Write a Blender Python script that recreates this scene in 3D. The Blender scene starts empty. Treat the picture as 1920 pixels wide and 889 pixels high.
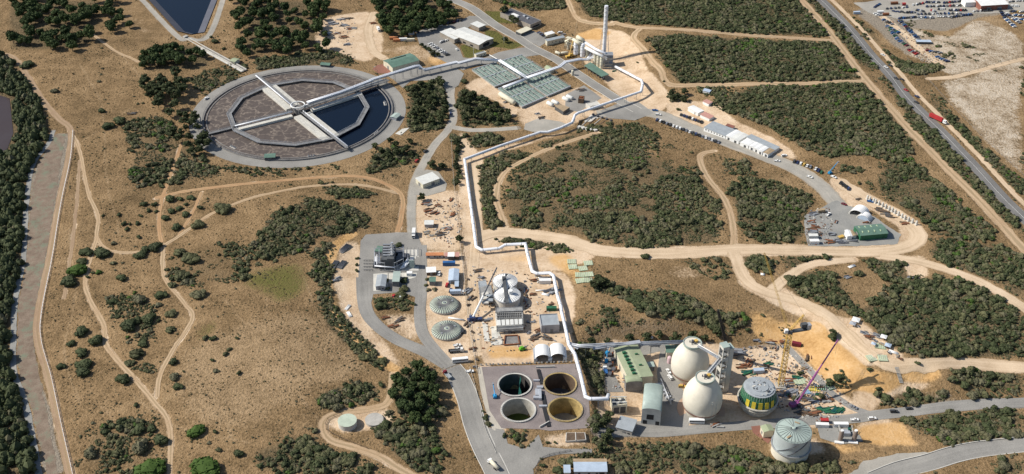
import bpy, bmesh, math, random
import numpy as np
from mathutils import Vector, Matrix
from mathutils.geometry import delaunay_2d_cdt

random.seed(7)
RNG = np.random.default_rng(11)
SC = bpy.context.scene
COL = SC.collection
PI = math.pi

# ------------------------------------------------------------------ camera
F, CH, PITCH = 2150.0, 490.0, math.radians(34.5)
CP, SP = math.cos(PITCH), math.sin(PITCH)
cam = bpy.data.cameras.new('camera')
camo = bpy.data.objects.new('camera', cam)
COL.objects.link(camo)
camo.location = (0, 0, CH)
camo.rotation_euler = (PI / 2 - PITCH, 0, 0)
cam.sensor_width = 36.0
cam.lens = 36.0 * F / 1920.0
cam.clip_start = 1.0
cam.clip_end = 20000.0
SC.camera = camo

# ------------------------------------------------------------------ sun and sky
SUN_AZ, SUN_EL = math.radians(-7.0), math.radians(41.0)     # direction the light travels, height
sl = bpy.data.lights.new('sun', 'SUN')
sl.energy = 4.6
sl.angle = math.radians(0.5)
sl.color = (1.0, 0.945, 0.855)
so = bpy.data.objects.new('sun', sl)
COL.objects.link(so)
ld = Vector((math.cos(SUN_EL) * math.cos(SUN_AZ), math.cos(SUN_EL) * math.sin(SUN_AZ), -math.sin(SUN_EL)))
so.rotation_euler = ld.to_track_quat('-Z', 'Y').to_euler()
so.location = (-300, 0, 600)
W = bpy.data.worlds.new('World')
SC.world = W
W.use_nodes = True
nt = W.node_tree
nt.nodes.clear()
wo = nt.nodes.new('ShaderNodeOutputWorld')
bg = nt.nodes.new('ShaderNodeBackground')
sk = nt.nodes.new('ShaderNodeTexSky')
sk.sky_type = 'NISHITA'
sk.sun_disc = False
sk.sun_elevation = SUN_EL
sk.sun_rotation = math.atan2(-ld.x, -ld.y)
bg.inputs['Strength'].default_value = 0.085
nt.links.new(sk.outputs[0], bg.inputs[0])
nt.links.new(bg.outputs[0], wo.inputs[0])
SC.view_settings.view_transform = 'Standard'
SC.view_settings.look = 'None'
SC.view_settings.exposure = 0.26
SC.view_settings.gamma = 1.0
SC.view_settings.use_curve_mapping = False
SC.cycles.max_bounces = 5
SC.cycles.diffuse_bounces = 2
SC.cycles.glossy_bounces = 2
SC.cycles.transparent_max_bounces = 6

# ------------------------------------------------------------------ noise
def _hash(ix, iy, seed):
    n = (ix.astype(np.int64) * 374761393 + iy.astype(np.int64) * 668265263 + seed * 1442695041) & 0x7fffffff
    n = ((n ^ (n >> 13)) * 1274126177) & 0x7fffffff
    n = n ^ (n >> 16)
    return (n & 0xffff) / 65535.0

def vnoise(x, y, seed=0):
    x = np.asarray(x, float); y = np.asarray(y, float)
    ix, iy = np.floor(x), np.floor(y)
    fx, fy = x - ix, y - iy
    fx = fx * fx * (3 - 2 * fx); fy = fy * fy * (3 - 2 * fy)
    a = _hash(ix, iy, seed); b = _hash(ix + 1, iy, seed)
    c = _hash(ix, iy + 1, seed); d = _hash(ix + 1, iy + 1, seed)
    return (a * (1 - fx) + b * fx) * (1 - fy) + (c * (1 - fx) + d * fx) * fy

def fbm(x, y, seed=0, n=3):
    s, a, t = 0, 1.0, 0
    for k in range(n):
        s = s + a * vnoise(x * 2 ** k, y * 2 ** k, seed + k * 17); t += a; a *= 0.5
    return s / t

# ------------------------------------------------------------------ pixel rays
def ray(u, v):
    xc = (u - 960.0) / F; yc = -(v - 444.5) / F
    return np.array([xc, CP + yc * SP, -SP + yc * CP])

def Q(u, v, z=0.0):
    """the point at height z seen at photograph position (u, v)"""
    d = ray(u, v)
    t = (z - CH) / d[2]
    return Vector((d[0] * t, d[1] * t, z))

# ------------------------------------------------------------------ relief: spot heights
SPOT = """0 0 2;0 200 0;0 444 -2;0 700 -2;0 888 -2;100 150 3;200 60 3;60 500 -1;100 700 -1;130 888 -1;200 300 2;200 500 1;200 700 1
320 888 0;320 560 3;440 520 2;400 700 4;520 640 5;560 430 7;520 400 5;620 400 4;470 350 2;590 560 3;600 500 4;620 700 4;560 800 3;500 888 1;700 650 0;740 720 2
780 760 3;800 850 0;300 170 1;250 380 2;700 400 1;660 470 0;640 560 0;640 790 1;720 790 1
357 210 0;560 122 0;757 210 0;560 312 0;560 215 0;450 160 0;660 160 0;450 270 0;660 270 0
480 80 1;600 60 1;700 60 0;760 20 2;860 20 1;960 80 0;1000 30 0;830 90 0;1060 20 6;1050 60 0;1100 95 0;1140 112 0;1120 130 0
1105 58 3;1160 62 8;1130 72 4;1195 72 12;1212 88 12;1218 140 7;1165 130 0;1200 180 0;1240 180 3;1225 60 13;1155 104 1;1185 100 7;1190 130 1;1100 30 8;1080 60 1
1300 30 14;1300 110 13;1400 60 13;1450 130 12;1550 60 10;1600 150 10;1650 100 8;1760 220 7;1919 400 6;1550 0 10;1700 0 9;1800 100 10;1919 0 10;1919 200 8;1340 160 6
1420 200 8;1500 250 8;1580 290 7;1700 400 5;1220 215 0;1290 235 1;1300 210 2;1400 260 3;1460 300 3;1520 330 3;1580 380 3;1540 430 3;1630 440 3;1700 450 3;1580 460 3;1660 400 3
1000 330 5;1130 330 8;1250 330 6;1200 250 3;1100 420 4;1300 420 5;1420 400 5;1350 320 4;910 290 0;925 420 0;1000 440 0;1000 270 1;1100 243 1;1240 260 3
840 220 0;850 350 0;860 450 0;880 550 0;950 500 0;1000 560 0;1050 600 0;1000 650 0;900 700 0;700 520 0;780 520 0;720 600 0;800 650 0;870 800 0;900 150 0;1000 150 0;1060 200 0;1130 200 0
1150 470 3;1300 480 4;1450 465 4;1380 530 3;1480 575 3;1580 600 5;1640 660 5;1700 685 5;1100 500 2;1200 530 3;1300 540 3
1130 658 -7;1200 652 -7;1290 648 -7;1390 655 -7;1450 655 -7;1080 600 1;1140 603 3;1220 596 4;1290 590 5;1390 592 4;1440 596 3;1260 630 -3;1180 634 -3;1340 632 -3;1420 632 -3
1490 655 -6;1520 720 -7;1550 745 -7;1560 650 1;1600 690 2;1600 622 5;1540 597 5;1660 703 2;1530 664 -3;1580 722 -4
1640 742 -5;1690 722 -4;1720 688 5;1765 700 4;1730 716 -3;1640 780 -7;1700 775 -7;1800 765 -6;1919 755 -5;1850 720 -2;1850 682 2;1919 690 3;1800 660 4;1760 560 5;1919 560 6;1650 560 4;1600 500 4;1750 480 4
1240 700 -7;1300 790 -7;1200 800 -7;1400 780 -7;1500 770 -7;1580 800 -7;1480 850 -9;1400 830 -7;1430 870 -6;1300 850 -6;1150 830 -5;1180 740 -7
1085 640 0;1118 652 -6;1100 700 0;1128 700 -6;1112 760 -1;1138 755 -6;1105 800 -2;1050 830 -1;1530 860 -6;1565 840 -7
960 860 -1;1060 870 -2;1200 888 -4;1560 870 -5;1600 850 -6;1750 850 -5;1850 850 -5;1919 840 -4;1900 888 -5;1650 888 -5
930 690 0;1090 690 0;940 800 0;1010 740 0;1090 800 0;980 830 0"""
SPOTS = [tuple(float(a) for a in s.split()) for s in SPOT.replace('\n', ';').split(';') if s.strip()]
_pts = np.array([list(Q(u, v, z)) for u, v, z in SPOTS])
_r = np.hypot(_pts[:, None, 0] - _pts[None, :, 0], _pts[:, None, 1] - _pts[None, :, 1])
_n = len(_pts)
_A = np.zeros((_n + 1, _n + 1)); _A[:_n, :_n] = _r; _A[:_n, _n] = 1; _A[_n, :_n] = 1
_A[:_n, :_n] -= np.eye(_n) * 1.0
_w = np.linalg.solve(_A, np.append(_pts[:, 2], 0))
HX0, HX1, HY0, HY1, HS = -720.0, 720.0, 360.0, 1400.0, 2.0
gx = np.arange(HX0, HX1 + 1, HS); gy = np.arange(HY0, HY1 + 1, HS)
GX, GY = np.meshgrid(gx, gy)
HG = np.full(GX.shape, _w[_n])
for i in range(_n):
    HG += _w[i] * np.hypot(GX - _pts[i, 0], GY - _pts[i, 1])
HG += (fbm(GX / 38, GY / 38, 3, 3) - 0.5) * 1.2

def blur(a, k):
    for ax in (0, 1):
        for _ in range(2):
            c = np.cumsum(np.concatenate([np.repeat(np.take(a, [0], ax), k + 1, ax), a, np.repeat(np.take(a, [-1], ax), k, ax)], ax), ax)
            hi = np.take(c, np.arange(2 * k + 1, c.shape[ax]), ax); lo = np.take(c, np.arange(0, c.shape[ax] - 2 * k - 1), ax)
            a = (hi - lo) / (2 * k + 1)
    return a
# benches and gullies of the cut banks
_tm = np.zeros(GX.shape)
for _s in ("1375,585 1500,585 1620,598 1705,685 1770,685 1770,722 1640,748 1560,735 1500,662 1400,652", "1100,590 1380,585 1390,650 1110,650"):
    _P = [Q(*[float(a) for a in q.split(',')], 0) for q in _s.split()]
    _c = np.zeros(GX.shape, bool); _j = len(_P) - 1
    for _i in range(len(_P)):
        x1, y1, x2, y2 = _P[_i].x, _P[_i].y, _P[_j].x, _P[_j].y; _j = _i
        if y1 != y2: _c ^= ((y1 > GY) != (y2 > GY)) & (GX < (x2 - x1) * (GY - y1) / (y2 - y1) + x1)
    _tm = np.maximum(_tm, _c * 1.0)
_tm = np.maximum(_tm - 0, 0)
def _soft(a, k):
    for _ in range(k): a = (a + np.roll(a, 1, 0) + np.roll(a, -1, 0) + np.roll(a, 1, 1) + np.roll(a, -1, 1)) / 5
    return a
_tm = _soft(_tm, 8)
_z = HG + (fbm(GX / 16, GY / 16, 61, 2) - .5) * 2.4
HG += _tm * (np.sin(_z * 2 * PI / 3.6) * .5 + (fbm(GX / 8, GY / 16, 62, 2) - .5) * .8)
HG = blur(HG, 1)

def h(x, y):
    fx = min(max((x - HX0) / HS, 0), len(gx) - 1.001); fy = min(max((y - HY0) / HS, 0), len(gy) - 1.001)
    i, j = int(fx), int(fy); fx -= i; fy -= j
    return float((HG[j, i] * (1 - fx) + HG[j, i + 1] * fx) * (1 - fy) + (HG[j + 1, i] * (1 - fx) + HG[j + 1, i + 1] * fx) * fy)

def hv(x, y):
    fx = np.clip((x - HX0) / HS, 0, len(gx) - 1.001); fy = np.clip((y - HY0) / HS, 0, len(gy) - 1.001)
    i = fx.astype(int); j = fy.astype(int); fx = fx - i; fy = fy - j
    return (HG[j, i] * (1 - fx) + HG[j, i + 1] * fx) * (1 - fy) + (HG[j + 1, i] * (1 - fx) + HG[j + 1, i + 1] * fx) * fy

def T(u, v):
    """the ground point seen at photograph position (u, v)"""
    d = ray(u, v)
    t = (40.0 - CH) / d[2]; dt = 3.0; prev = t
    for _ in range(400):
        if CH + d[2] * t <= h(d[0] * t, d[1] * t): break
        prev = t; t += dt
    lo, hi = prev, t
    for _ in range(14):
        m = (lo + hi) / 2
        if CH + d[2] * m <= h(d[0] * m, d[1] * m): hi = m
        else: lo = m
    return Vector((d[0] * hi, d[1] * hi, h(d[0] * hi, d[1] * hi)))

def inpoly(px, py, poly):
    """vectorised point in polygon (poly: list of xy)"""
    r = np.zeros(np.shape(px), bool)
    n = len(poly)
    for i in range(n):
        x1, y1 = poly[i][0], poly[i][1]; x2, y2 = poly[(i + 1) % n][0], poly[(i + 1) % n][1]
        if y1 == y2: continue
        c = ((y1 > py) != (y2 > py)) & (px < (x2 - x1) * (py - y1) / (y2 - y1) + x1)
        r ^= c
    return r

def segdist(px, py, line):
    d = np.full(np.shape(px), 1e9)
    for (x1, y1), (x2, y2) in zip(line[:-1], line[1:]):
        dx, dy = x2 - x1, y2 - y1
        t = np.clip(((px - x1) * dx + (py - y1) * dy) / (dx * dx + dy * dy + 1e-9), 0, 1)
        d = np.minimum(d, np.hypot(px - x1 - t * dx, py - y1 - t * dy))
    return d

def PX(s):
    return [tuple(float(a) for a in p.split(',')) for p in s.split()]

def TP(s):
    """string of photograph positions -> ground points"""
    return [T(*p) for p in PX(s)]

def smooth_line(pts, step=3.0):
    """Catmull-Rom through 2-D/3-D points, resampled"""
    P = [Vector((p[0], p[1], 0)) for p in pts]
    if len(P) < 3: ctl = [P[0], *P, P[-1]]
    else: ctl = [P[0] * 2 - P[1], *P, P[-1] * 2 - P[-2]]
    out = []
    for i in range(1, len(ctl) - 2):
        a, b, c, d = ctl[i - 1:i + 3]
        n = max(2, int((c - b).length / step))
        for k in range(n):
            t = k / n
            out.append(0.5 * ((2 * b) + (c - a) * t + (2 * a - 5 * b + 4 * c - d) * t * t + (3 * b - a - 3 * c + d) * t ** 3))
    out.append(P[-1])
    return out

# reservoir pit and the four open clarifier pits are sunk into the relief
RES = [T(u, v) for u, v in PX("250,-30 330,58 358,66 385,62 420,-30")]
RES_Z = 1.0
m = inpoly(GX, GY, [(p.x, p.y) for p in RES])
md = segdist(GX, GY, [(p.x, p.y) for p in RES] )
HG = np.where(m, np.maximum(2.2 - md * 0.55, -6.0), np.where(md < 12, HG * np.clip((md - 4) / 8, 0, 1) + 2.2 * (1 - np.clip((md - 4) / 8, 0, 1)), HG))
# ------------------------------------------------------------------ object helpers
def tag(o, label=None, cat=None, group=None, kind=None):
    if label: o['label'] = label
    if cat: o['category'] = cat
    if group: o['group'] = group
    if kind: o['kind'] = kind
    return o

def thing(name, label, cat, loc, rz=0.0, group=None):
    o = bpy.data.objects.new(name, None)
    COL.objects.link(o)
    o.empty_display_size = 1.0
    o.location = loc
    o.rotation_euler = (0, 0, rz)
    return tag(o, label, cat, group)

def copy_tree(o, parent=None):
    c = o.copy(); COL.objects.link(c)
    if parent is not None: c.parent = parent
    for ch in list(o.children): copy_tree(ch, c)
    return c

class MB:
    """collects faces; build() links them as ONE mesh object"""
    def __init__(s): s.v = []; s.f = []; s.mi = []; s.sm = []; s.m = 0
    def add(s, vs, fs, smooth=False):
        o = len(s.v); s.v += [tuple(a) for a in vs]
        for f in fs: s.f.append([o + i for i in f]); s.mi.append(s.m); s.sm.append(smooth)
        return s
    def box(s, c, size, rz=0.0, rx=0.0):
        x, y, z = size[0] / 2, size[1] / 2, size[2] / 2
        M = Matrix.Rotation(rz, 3, 'Z') @ Matrix.Rotation(rx, 3, 'X')
        vs = [M @ Vector((a * x, b * y, d * z)) + Vector(c) for d in (-1, 1) for a, b in ((-1, -1), (1, -1), (1, 1), (-1, 1))]
        return s.add(vs, [(3, 2, 1, 0), (4, 5, 6, 7), (0, 1, 5, 4), (1, 2, 6, 5), (2, 3, 7, 6), (3, 0, 4, 7)])
    def prism(s, poly, z0, z1):
        n = len(poly)
        a = sum(poly[i][0] * poly[(i + 1) % n][1] - poly[(i + 1) % n][0] * poly[i][1] for i in range(n))
        if a < 0: poly = poly[::-1]
        vs = [(p[0], p[1], z0) for p in poly] + [(p[0], p[1], z1) for p in poly]
        return s.add(vs, [list(range(n))[::-1], list(range(n, 2 * n))] + [(i, (i + 1) % n, n + (i + 1) % n, n + i) for i in range(n)])
    def quad(s, a, b, c, d): return s.add([a, b, c, d], [(0, 1, 2, 3)])
    def lathe(s, prof, c=(0, 0, 0), n=32, smooth=True, cap=True, a0=0.0):
        vs = []; fs = []
        for r, z in prof:
            for k in range(n):
                a = a0 + 2 * PI * k / n
                vs.append((c[0] + r * math.cos(a), c[1] + r * math.sin(a), c[2] + z))
        for i in range(len(prof) - 1):
            for k in range(n):
                fs.append((i * n + k, i * n + (k + 1) % n, (i + 1) * n + (k + 1) % n, (i + 1) * n + k))
        s.add(vs, fs, smooth)
        if cap:
            s.add(vs[-n:], [list(range(n))]); s.add(vs[:n], [list(range(n))[::-1]])
        return s
    def cyl(s, c, r, hh, n=20, r2=None):
        return s.lathe([(r, 0), (r2 if r2 is not None else r, hh)], c, n)
    def tube(s, pts, r, n=8, smooth=True):
        P = [Vector(p) for p in pts]; vs = []; fs = []
        for i, p in enumerate(P):
            t = Vector((0, 0, 0))
            if i: t += (p - P[i - 1]).normalized()
            if i < len(P) - 1: t += (P[i + 1] - p).normalized()
            if t.length < 1e-6: t = Vector((0, 0, 1))
            t.normalize()
            up = Vector((0, 0, 1)) if abs(t.z) < 0.95 else Vector((1, 0, 0))
            a = t.cross(up).normalized(); b = a.cross(t)
            k = 1.0
            if 0 < i < len(P) - 1:
                cs = (p - P[i - 1]).normalized().dot(t); k = min(1 / max(cs, 0.4), 1.8)
            rr = r[i] if isinstance(r, (list, tuple)) else r
            for q in range(n):
                an = 2 * PI * (q + 0.5) / n
                vs.append(p + a * math.cos(an) * rr * k + b * math.sin(an) * rr)
        for i in range(len(P) - 1):
            for q in range(n): fs.append((i * n + q, i * n + (q + 1) % n, (i + 1) * n + (q + 1) % n, (i + 1) * n + q))
        fs += [list(range(n))[::-1], list(range((len(P) - 1) * n, len(P) * n))]
        return s.add(vs, fs, smooth)
    def bar(s, a, b, w):
        return s.tube([a, b], w * 0.7071, 4, False)
    def build(s, name, mats, parent=None):
        if not isinstance(mats, (list, tuple)): mats = [mats]
        me = bpy.data.meshes.new(name)
        off = parent.matrix_basis.translation if parent is not None and parent.get('_w', 1) else Vector((0, 0, 0))
        pp = parent.parent if parent is not None else None
        if pp is not None: off = off + pp.matrix_basis.translation
        me.from_pydata([(v[0] - off.x, v[1] - off.y, v[2] - off.z) for v in s.v], [], s.f)
        for mt in mats: me.materials.append(mt)
        me.polygons.foreach_set('material_index', s.mi)
        me.polygons.foreach_set('use_smooth', s.sm)
        me.update()
        o = bpy.data.objects.new(name, me)
        COL.objects.link(o)
        if parent is not None: o.parent = parent
        return o

def solo(mb, name, mats, label, cat, group=None):
    """a thing that is one mesh, its origin at its base"""
    n = len(mb.v)
    c = Vector((sum(v[0] for v in mb.v) / n, sum(v[1] for v in mb.v) / n, min(v[2] for v in mb.v)))
    mb.v = [(v[0] - c.x, v[1] - c.y, v[2] - c.z) for v in mb.v]
    o = mb.build(name, mats)
    o.location = c
    return tag(o, label, cat, group)

# ------------------------------------------------------------------ materials
def _nodes(name):
    m = bpy.data.materials.new(name); m.use_nodes = True
    nt = m.node_tree; b = nt.nodes['Principled BSDF']
    return m, nt, b

def _ramp(nt, fac, stops):
    r = nt.nodes.new('ShaderNodeValToRGB')
    e = r.color_ramp.elements
    while len(e) < len(stops): e.new(0.5)
    for el, (p, c) in zip(e, stops): el.position = p; el.color = (*c, 1)
    nt.links.new(fac, r.inputs[0])
    return r.outputs[0]

def _noise(nt, scale, detail=3, rough=0.55, vec=None, dist=0.0):
    n = nt.nodes.new('ShaderNodeTexNoise')
    n.inputs['Scale'].default_value = scale; n.inputs['Detail'].default_value = detail
    n.inputs['Roughness'].default_value = rough; n.inputs['Distortion'].default_value = dist
    if vec is not None: nt.links.new(vec, n.inputs['Vector'])
    return n.outputs['Fac']

def _math(nt, op, a, b=None, c=None, clamp=False):
    n = nt.nodes.new('ShaderNodeMath'); n.operation = op; n.use_clamp = clamp
    for i, x in enumerate((a, b, c)):
        if x is None: continue
        if isinstance(x, (int, float)): n.inputs[i].default_value = x
        else: nt.links.new(x, n.inputs[i])
    return n.outputs[0]

def _mix(nt, fac, a, b, mode='MIX'):
    n = nt.nodes.new('ShaderNodeMix'); n.data_type = 'RGBA'; n.blend_type = mode
    for i, x in ((0, fac), (6, a), (7, b)):
        if isinstance(x, (int, float)): n.inputs[i].default_value = x
        elif isinstance(x, tuple): n.inputs[i].default_value = (*x, 1)
        else: nt.links.new(x, n.inputs[i])
    return n.outputs[2]

def _pos(nt):
    return nt.nodes.new('ShaderNodeNewGeometry').outputs['Position']

def mat(name, col, rough=0.7, var=0.18, scale=0.25, metal=0.0, spec=0.3, streak=False):
    """painted, concrete or metal surface with wear: broad and fine noise in world metres"""
    m, nt, b = _nodes(name)
    P = _pos(nt)
    n1 = _noise(nt, scale, 4, 0.6, P); n2 = _noise(nt, scale * 9, 2, 0.5, P)
    f = _math(nt, 'ADD', _math(nt, 'MULTIPLY', n1, 0.65), _math(nt, 'MULTIPLY', n2, 0.35))
    lo = tuple(c * (1 - var * 1.6) for c in col); hi = tuple(min(c * (1 + var * 1.2), 0.92) for c in col)
    c = _ramp(nt, f, [(0.32, lo), (0.68, hi)])
    nt.links.new(c, b.inputs['Base Color'])
    b.inputs['Roughness'].default_value = rough; b.inputs['Metallic'].default_value = metal
    b.inputs['Specular IOR Level'].default_value = spec
    return m

M = {}
def defmats():
    D = dict(
        white=((0.78, 0.78, 0.76), .55, .08), cream=((0.62, 0.58, 0.45), .7, .10), egg=((0.66, 0.62, 0.52), .6, .07),
        concrete=((0.42, 0.40, 0.36), .85, .16), paleconc=((0.56, 0.54, 0.49), .85, .12), darkconc=((0.22, 0.21, 0.2), .9, .2),
        greenroof=((0.12, 0.2, 0.155), .5, .14), paleroof=((0.33, 0.37, 0.24), .5, .10), bluegreen=((0.36, 0.43, 0.39), .45, .10), domegreen=((0.46, 0.52, 0.42), .45, .12),
        greyroof=((0.33, 0.36, 0.38), .5, .12), darkroof=((0.10, 0.10, 0.11), .7, .2), whiteroof=((0.66, 0.66, 0.62), .45, .10),
        greywall=((0.36, 0.36, 0.37), .75, .12), brickwall=((0.33, 0.29, 0.24), .8, .15), darkgrey=((0.09, 0.095, 0.10), .6, .25),
        steel=((0.42, 0.43, 0.44), .45, .15, .5), galv=((0.5, 0.52, 0.55), .45, .15, .35), darksteel=((0.12, 0.125, 0.14), .5, .25, .3),
        yellow=((0.6, 0.39, 0.1), .5, .12), brightyellow=((0.62, 0.49, 0.05), .6, .2), purple=((0.27, 0.08, 0.22), .45, .12), blue=((0.04, 0.13, 0.32), .5, .15),
        brightblue=((0.02, 0.25, 0.5), .5, .15), green=((0.03, 0.13, 0.065), .6, .3), palegreen=((0.42, 0.5, 0.32), .6, .15), red=((0.42, 0.04, 0.04), .5, .12), rust=((0.22, 0.09, 0.045), .85, .3),
        orange=((0.55, 0.23, 0.1), .6, .15), pink=((0.5, 0.27, 0.22), .6, .12), brown=((0.13, 0.09, 0.06), .85, .3), timber=((0.36, 0.27, 0.17), .8, .2),
        black=((0.03, 0.03, 0.032), .6, .2), glass=((0.02, 0.024, 0.03), .15, .1), tyre=((0.02, 0.02, 0.02), .9, .1), foil=((0.76, 0.78, 0.82), .4, .05, .1),
        lightblue=((0.42, 0.5, 0.6), .5, .10), teal=((0.012, 0.085, 0.075), .7, .2), pitdark=((0.10, 0.095, 0.09), .9, .3), algae=((0.05, 0.075, 0.012), .4, .35), pitwall=((0.42, 0.4, 0.35), .85, .22), pitochre=((0.42, 0.31, 0.13), .85, .3),
        pitfloor=((0.34, 0.33, 0.3), .8, .2), silver=((0.45, 0.46, 0.48), .35, .05, .6), navy=((0.03, 0.05, 0.13), .4, .05), maroon=((0.18, 0.02, 0.03), .4, .05), charcoal=((0.045, 0.047, 0.05), .4, .05),
        brickred=((0.24, 0.1, 0.075), .85, .25), trunk=((0.12, 0.09, 0.065), .9, .25), slab=((0.58, 0.56, 0.5), .8, .12), paledark=((0.2, 0.2, 0.2), .7, .25), scaff=((0.3, 0.3, 0.29), .6, .3))
    for k, d in D.items():
        M[k] = mat(k, d[0], d[1], d[2], metal=d[3] if len(d) > 3 else 0.0)
        if k in ('glass', 'silver', 'navy', 'maroon', 'charcoal', 'foil'): M[k].node_tree.nodes['Principled BSDF'].inputs['Specular IOR Level'].default_value = .5
defmats()

def leafmat(name, stops, seedscale=0.11):
    """foliage: every plant (instance) takes its own tone, patches of tone across the ground"""
    m, nt, b = _nodes(name)
    oi = nt.nodes.new('ShaderNodeObjectInfo')
    P = _pos(nt)
    n = _noise(nt, seedscale * 0.35, 2, 0.5, P)
    n2 = _noise(nt, 0.9, 2, 0.6, P)
    f = _math(nt, 'ADD', _math(nt, 'MULTIPLY', oi.outputs['Random'], 0.36), _math(nt, 'ADD', _math(nt, 'MULTIPLY', n, 0.85), _math(nt, 'MULTIPLY', n2, 0.35)))
    c = _ramp(nt, _math(nt, 'MULTIPLY', f, 0.7), stops)
    nt.links.new(c, b.inputs['Base Color'])
    b.inputs['Roughness'].default_value = 0.75
    b.inputs['Specular IOR Level'].default_value = 0.12
    return m
M['leaf_scrub'] = leafmat('leaf_scrub', [(0.2, (.05, .052, .028)), (0.42, (.078, .081, .04)), (0.6, (.105, .107, .052)), (0.75, (.135, .125, .075)), (0.95, (.17, .147, .1))])
M['leaf_dark'] = leafmat('leaf_dark', [(0.2, (.034, .041, .022)), (0.5, (.054, .066, .03)), (0.8, (.078, .091, .041)), (1.0, (.1, .102, .058))])
M['leaf_pine'] = leafmat('leaf_pine', [(0.2, (.026, .04, .016)), (0.5, (.044, .065, .024)), (0.8, (.065, .09, .03)), (1.0, (.08, .1, .04))])
M['leaf_bright'] = leafmat('leaf_bright', [(0.2, (.04, .07, .016)), (0.6, (.058, .1, .022)), (1.0, (.08, .12, .03))])
M['tuft'] = leafmat('tuft', [(0.2, (.18, .13, .06)), (0.5, (.26, .19, .095)), (0.8, (.34, .25, .13)), (1.0, (.22, .17, .085))])
M['leaf_grey'] = leafmat('leaf_grey', [(0.2, (.08, .08, .046)), (0.6, (.115, .108, .064)), (1.0, (.16, .14, .09))])
# ------------------------------------------------------------------ clarifier pits: centre px, radius px
PITS = []
for u, v, r in ((965.2, 722.6, 29.6), (1050.2, 721, 28.7), (972, 769.8, 30.3), (1059.8, 769, 30.2)):
    c = Q(u, v - 1.0, 0.4); e = Q(u + r, v, 0.4)
    PITS.append((c.x, c.y, (e - Q(u, v, 0.4)).length))
PLAT = [Q(u, v, 0) for u, v in PX("903,688 1082,682 1092,720 1104,750 1107,795 1100,803 1030,808 1010,805 940,803 918,770")]
PLAT_XY = [(p.x, p.y) for p in PLAT]
mm = inpoly(GX, GY, PLAT_XY) | (segdist(GX, GY, PLAT_XY + PLAT_XY[:1]) < 4)
HG[mm] = -0.05
for x, y, r in PITS: HG[np.hypot(GX - x, GY - y) < r + 1.2] = -13.5

# ------------------------------------------------------------------ ground sheet and its soils
FX0, FX1, FY0, FY1, FS = -640.0, 640.0, 400.0, 1270.0, 1.5
xs = np.arange(FX0, FX1 + .1, FS); ys = np.arange(FY0, FY1 + .1, FS)
NX, NY = len(xs), len(ys)
ZX, ZY = np.meshgrid(xs, ys)
Z = {k: np.zeros(ZX.shape, np.float32) for k in ('sand', 'orange', 'scrub', 'lush', 'white', 'mud', 'dry', 'grey')}
WB = (fbm(ZX / 14, ZY / 14, 41, 3) - .5)                  # wobble for natural outlines

def zone(key, poly, val=1.0, feather=3, wob=6.0):
    P = TP(poly) if isinstance(poly, str) else poly
    P = [(p[0], p[1]) for p in P]
    a = inpoly(ZX + WB * wob, ZY + np.roll(WB, 37, 0) * wob, P).astype(np.float32)
    if feather: a = blur(a, feather)
    Z[key] = np.maximum(Z[key], a * val) if val > 0 else np.clip(Z[key] + a * val, 0, 1)
def zline(key, line, width, val=1.0, feather=2.0):
    L = [(p[0], p[1]) for p in (smooth_line(TP(line), 8) if isinstance(line, str) else line)]
    d = segdist(ZX + WB * 2.5, ZY + np.roll(WB, 23, 1) * 2.5, L)
    a = np.clip((width / 2 + feather - d) / (2 * feather), 0, 1).astype(np.float32)
    Z[key] = np.maximum(Z[key], a * val)

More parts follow.
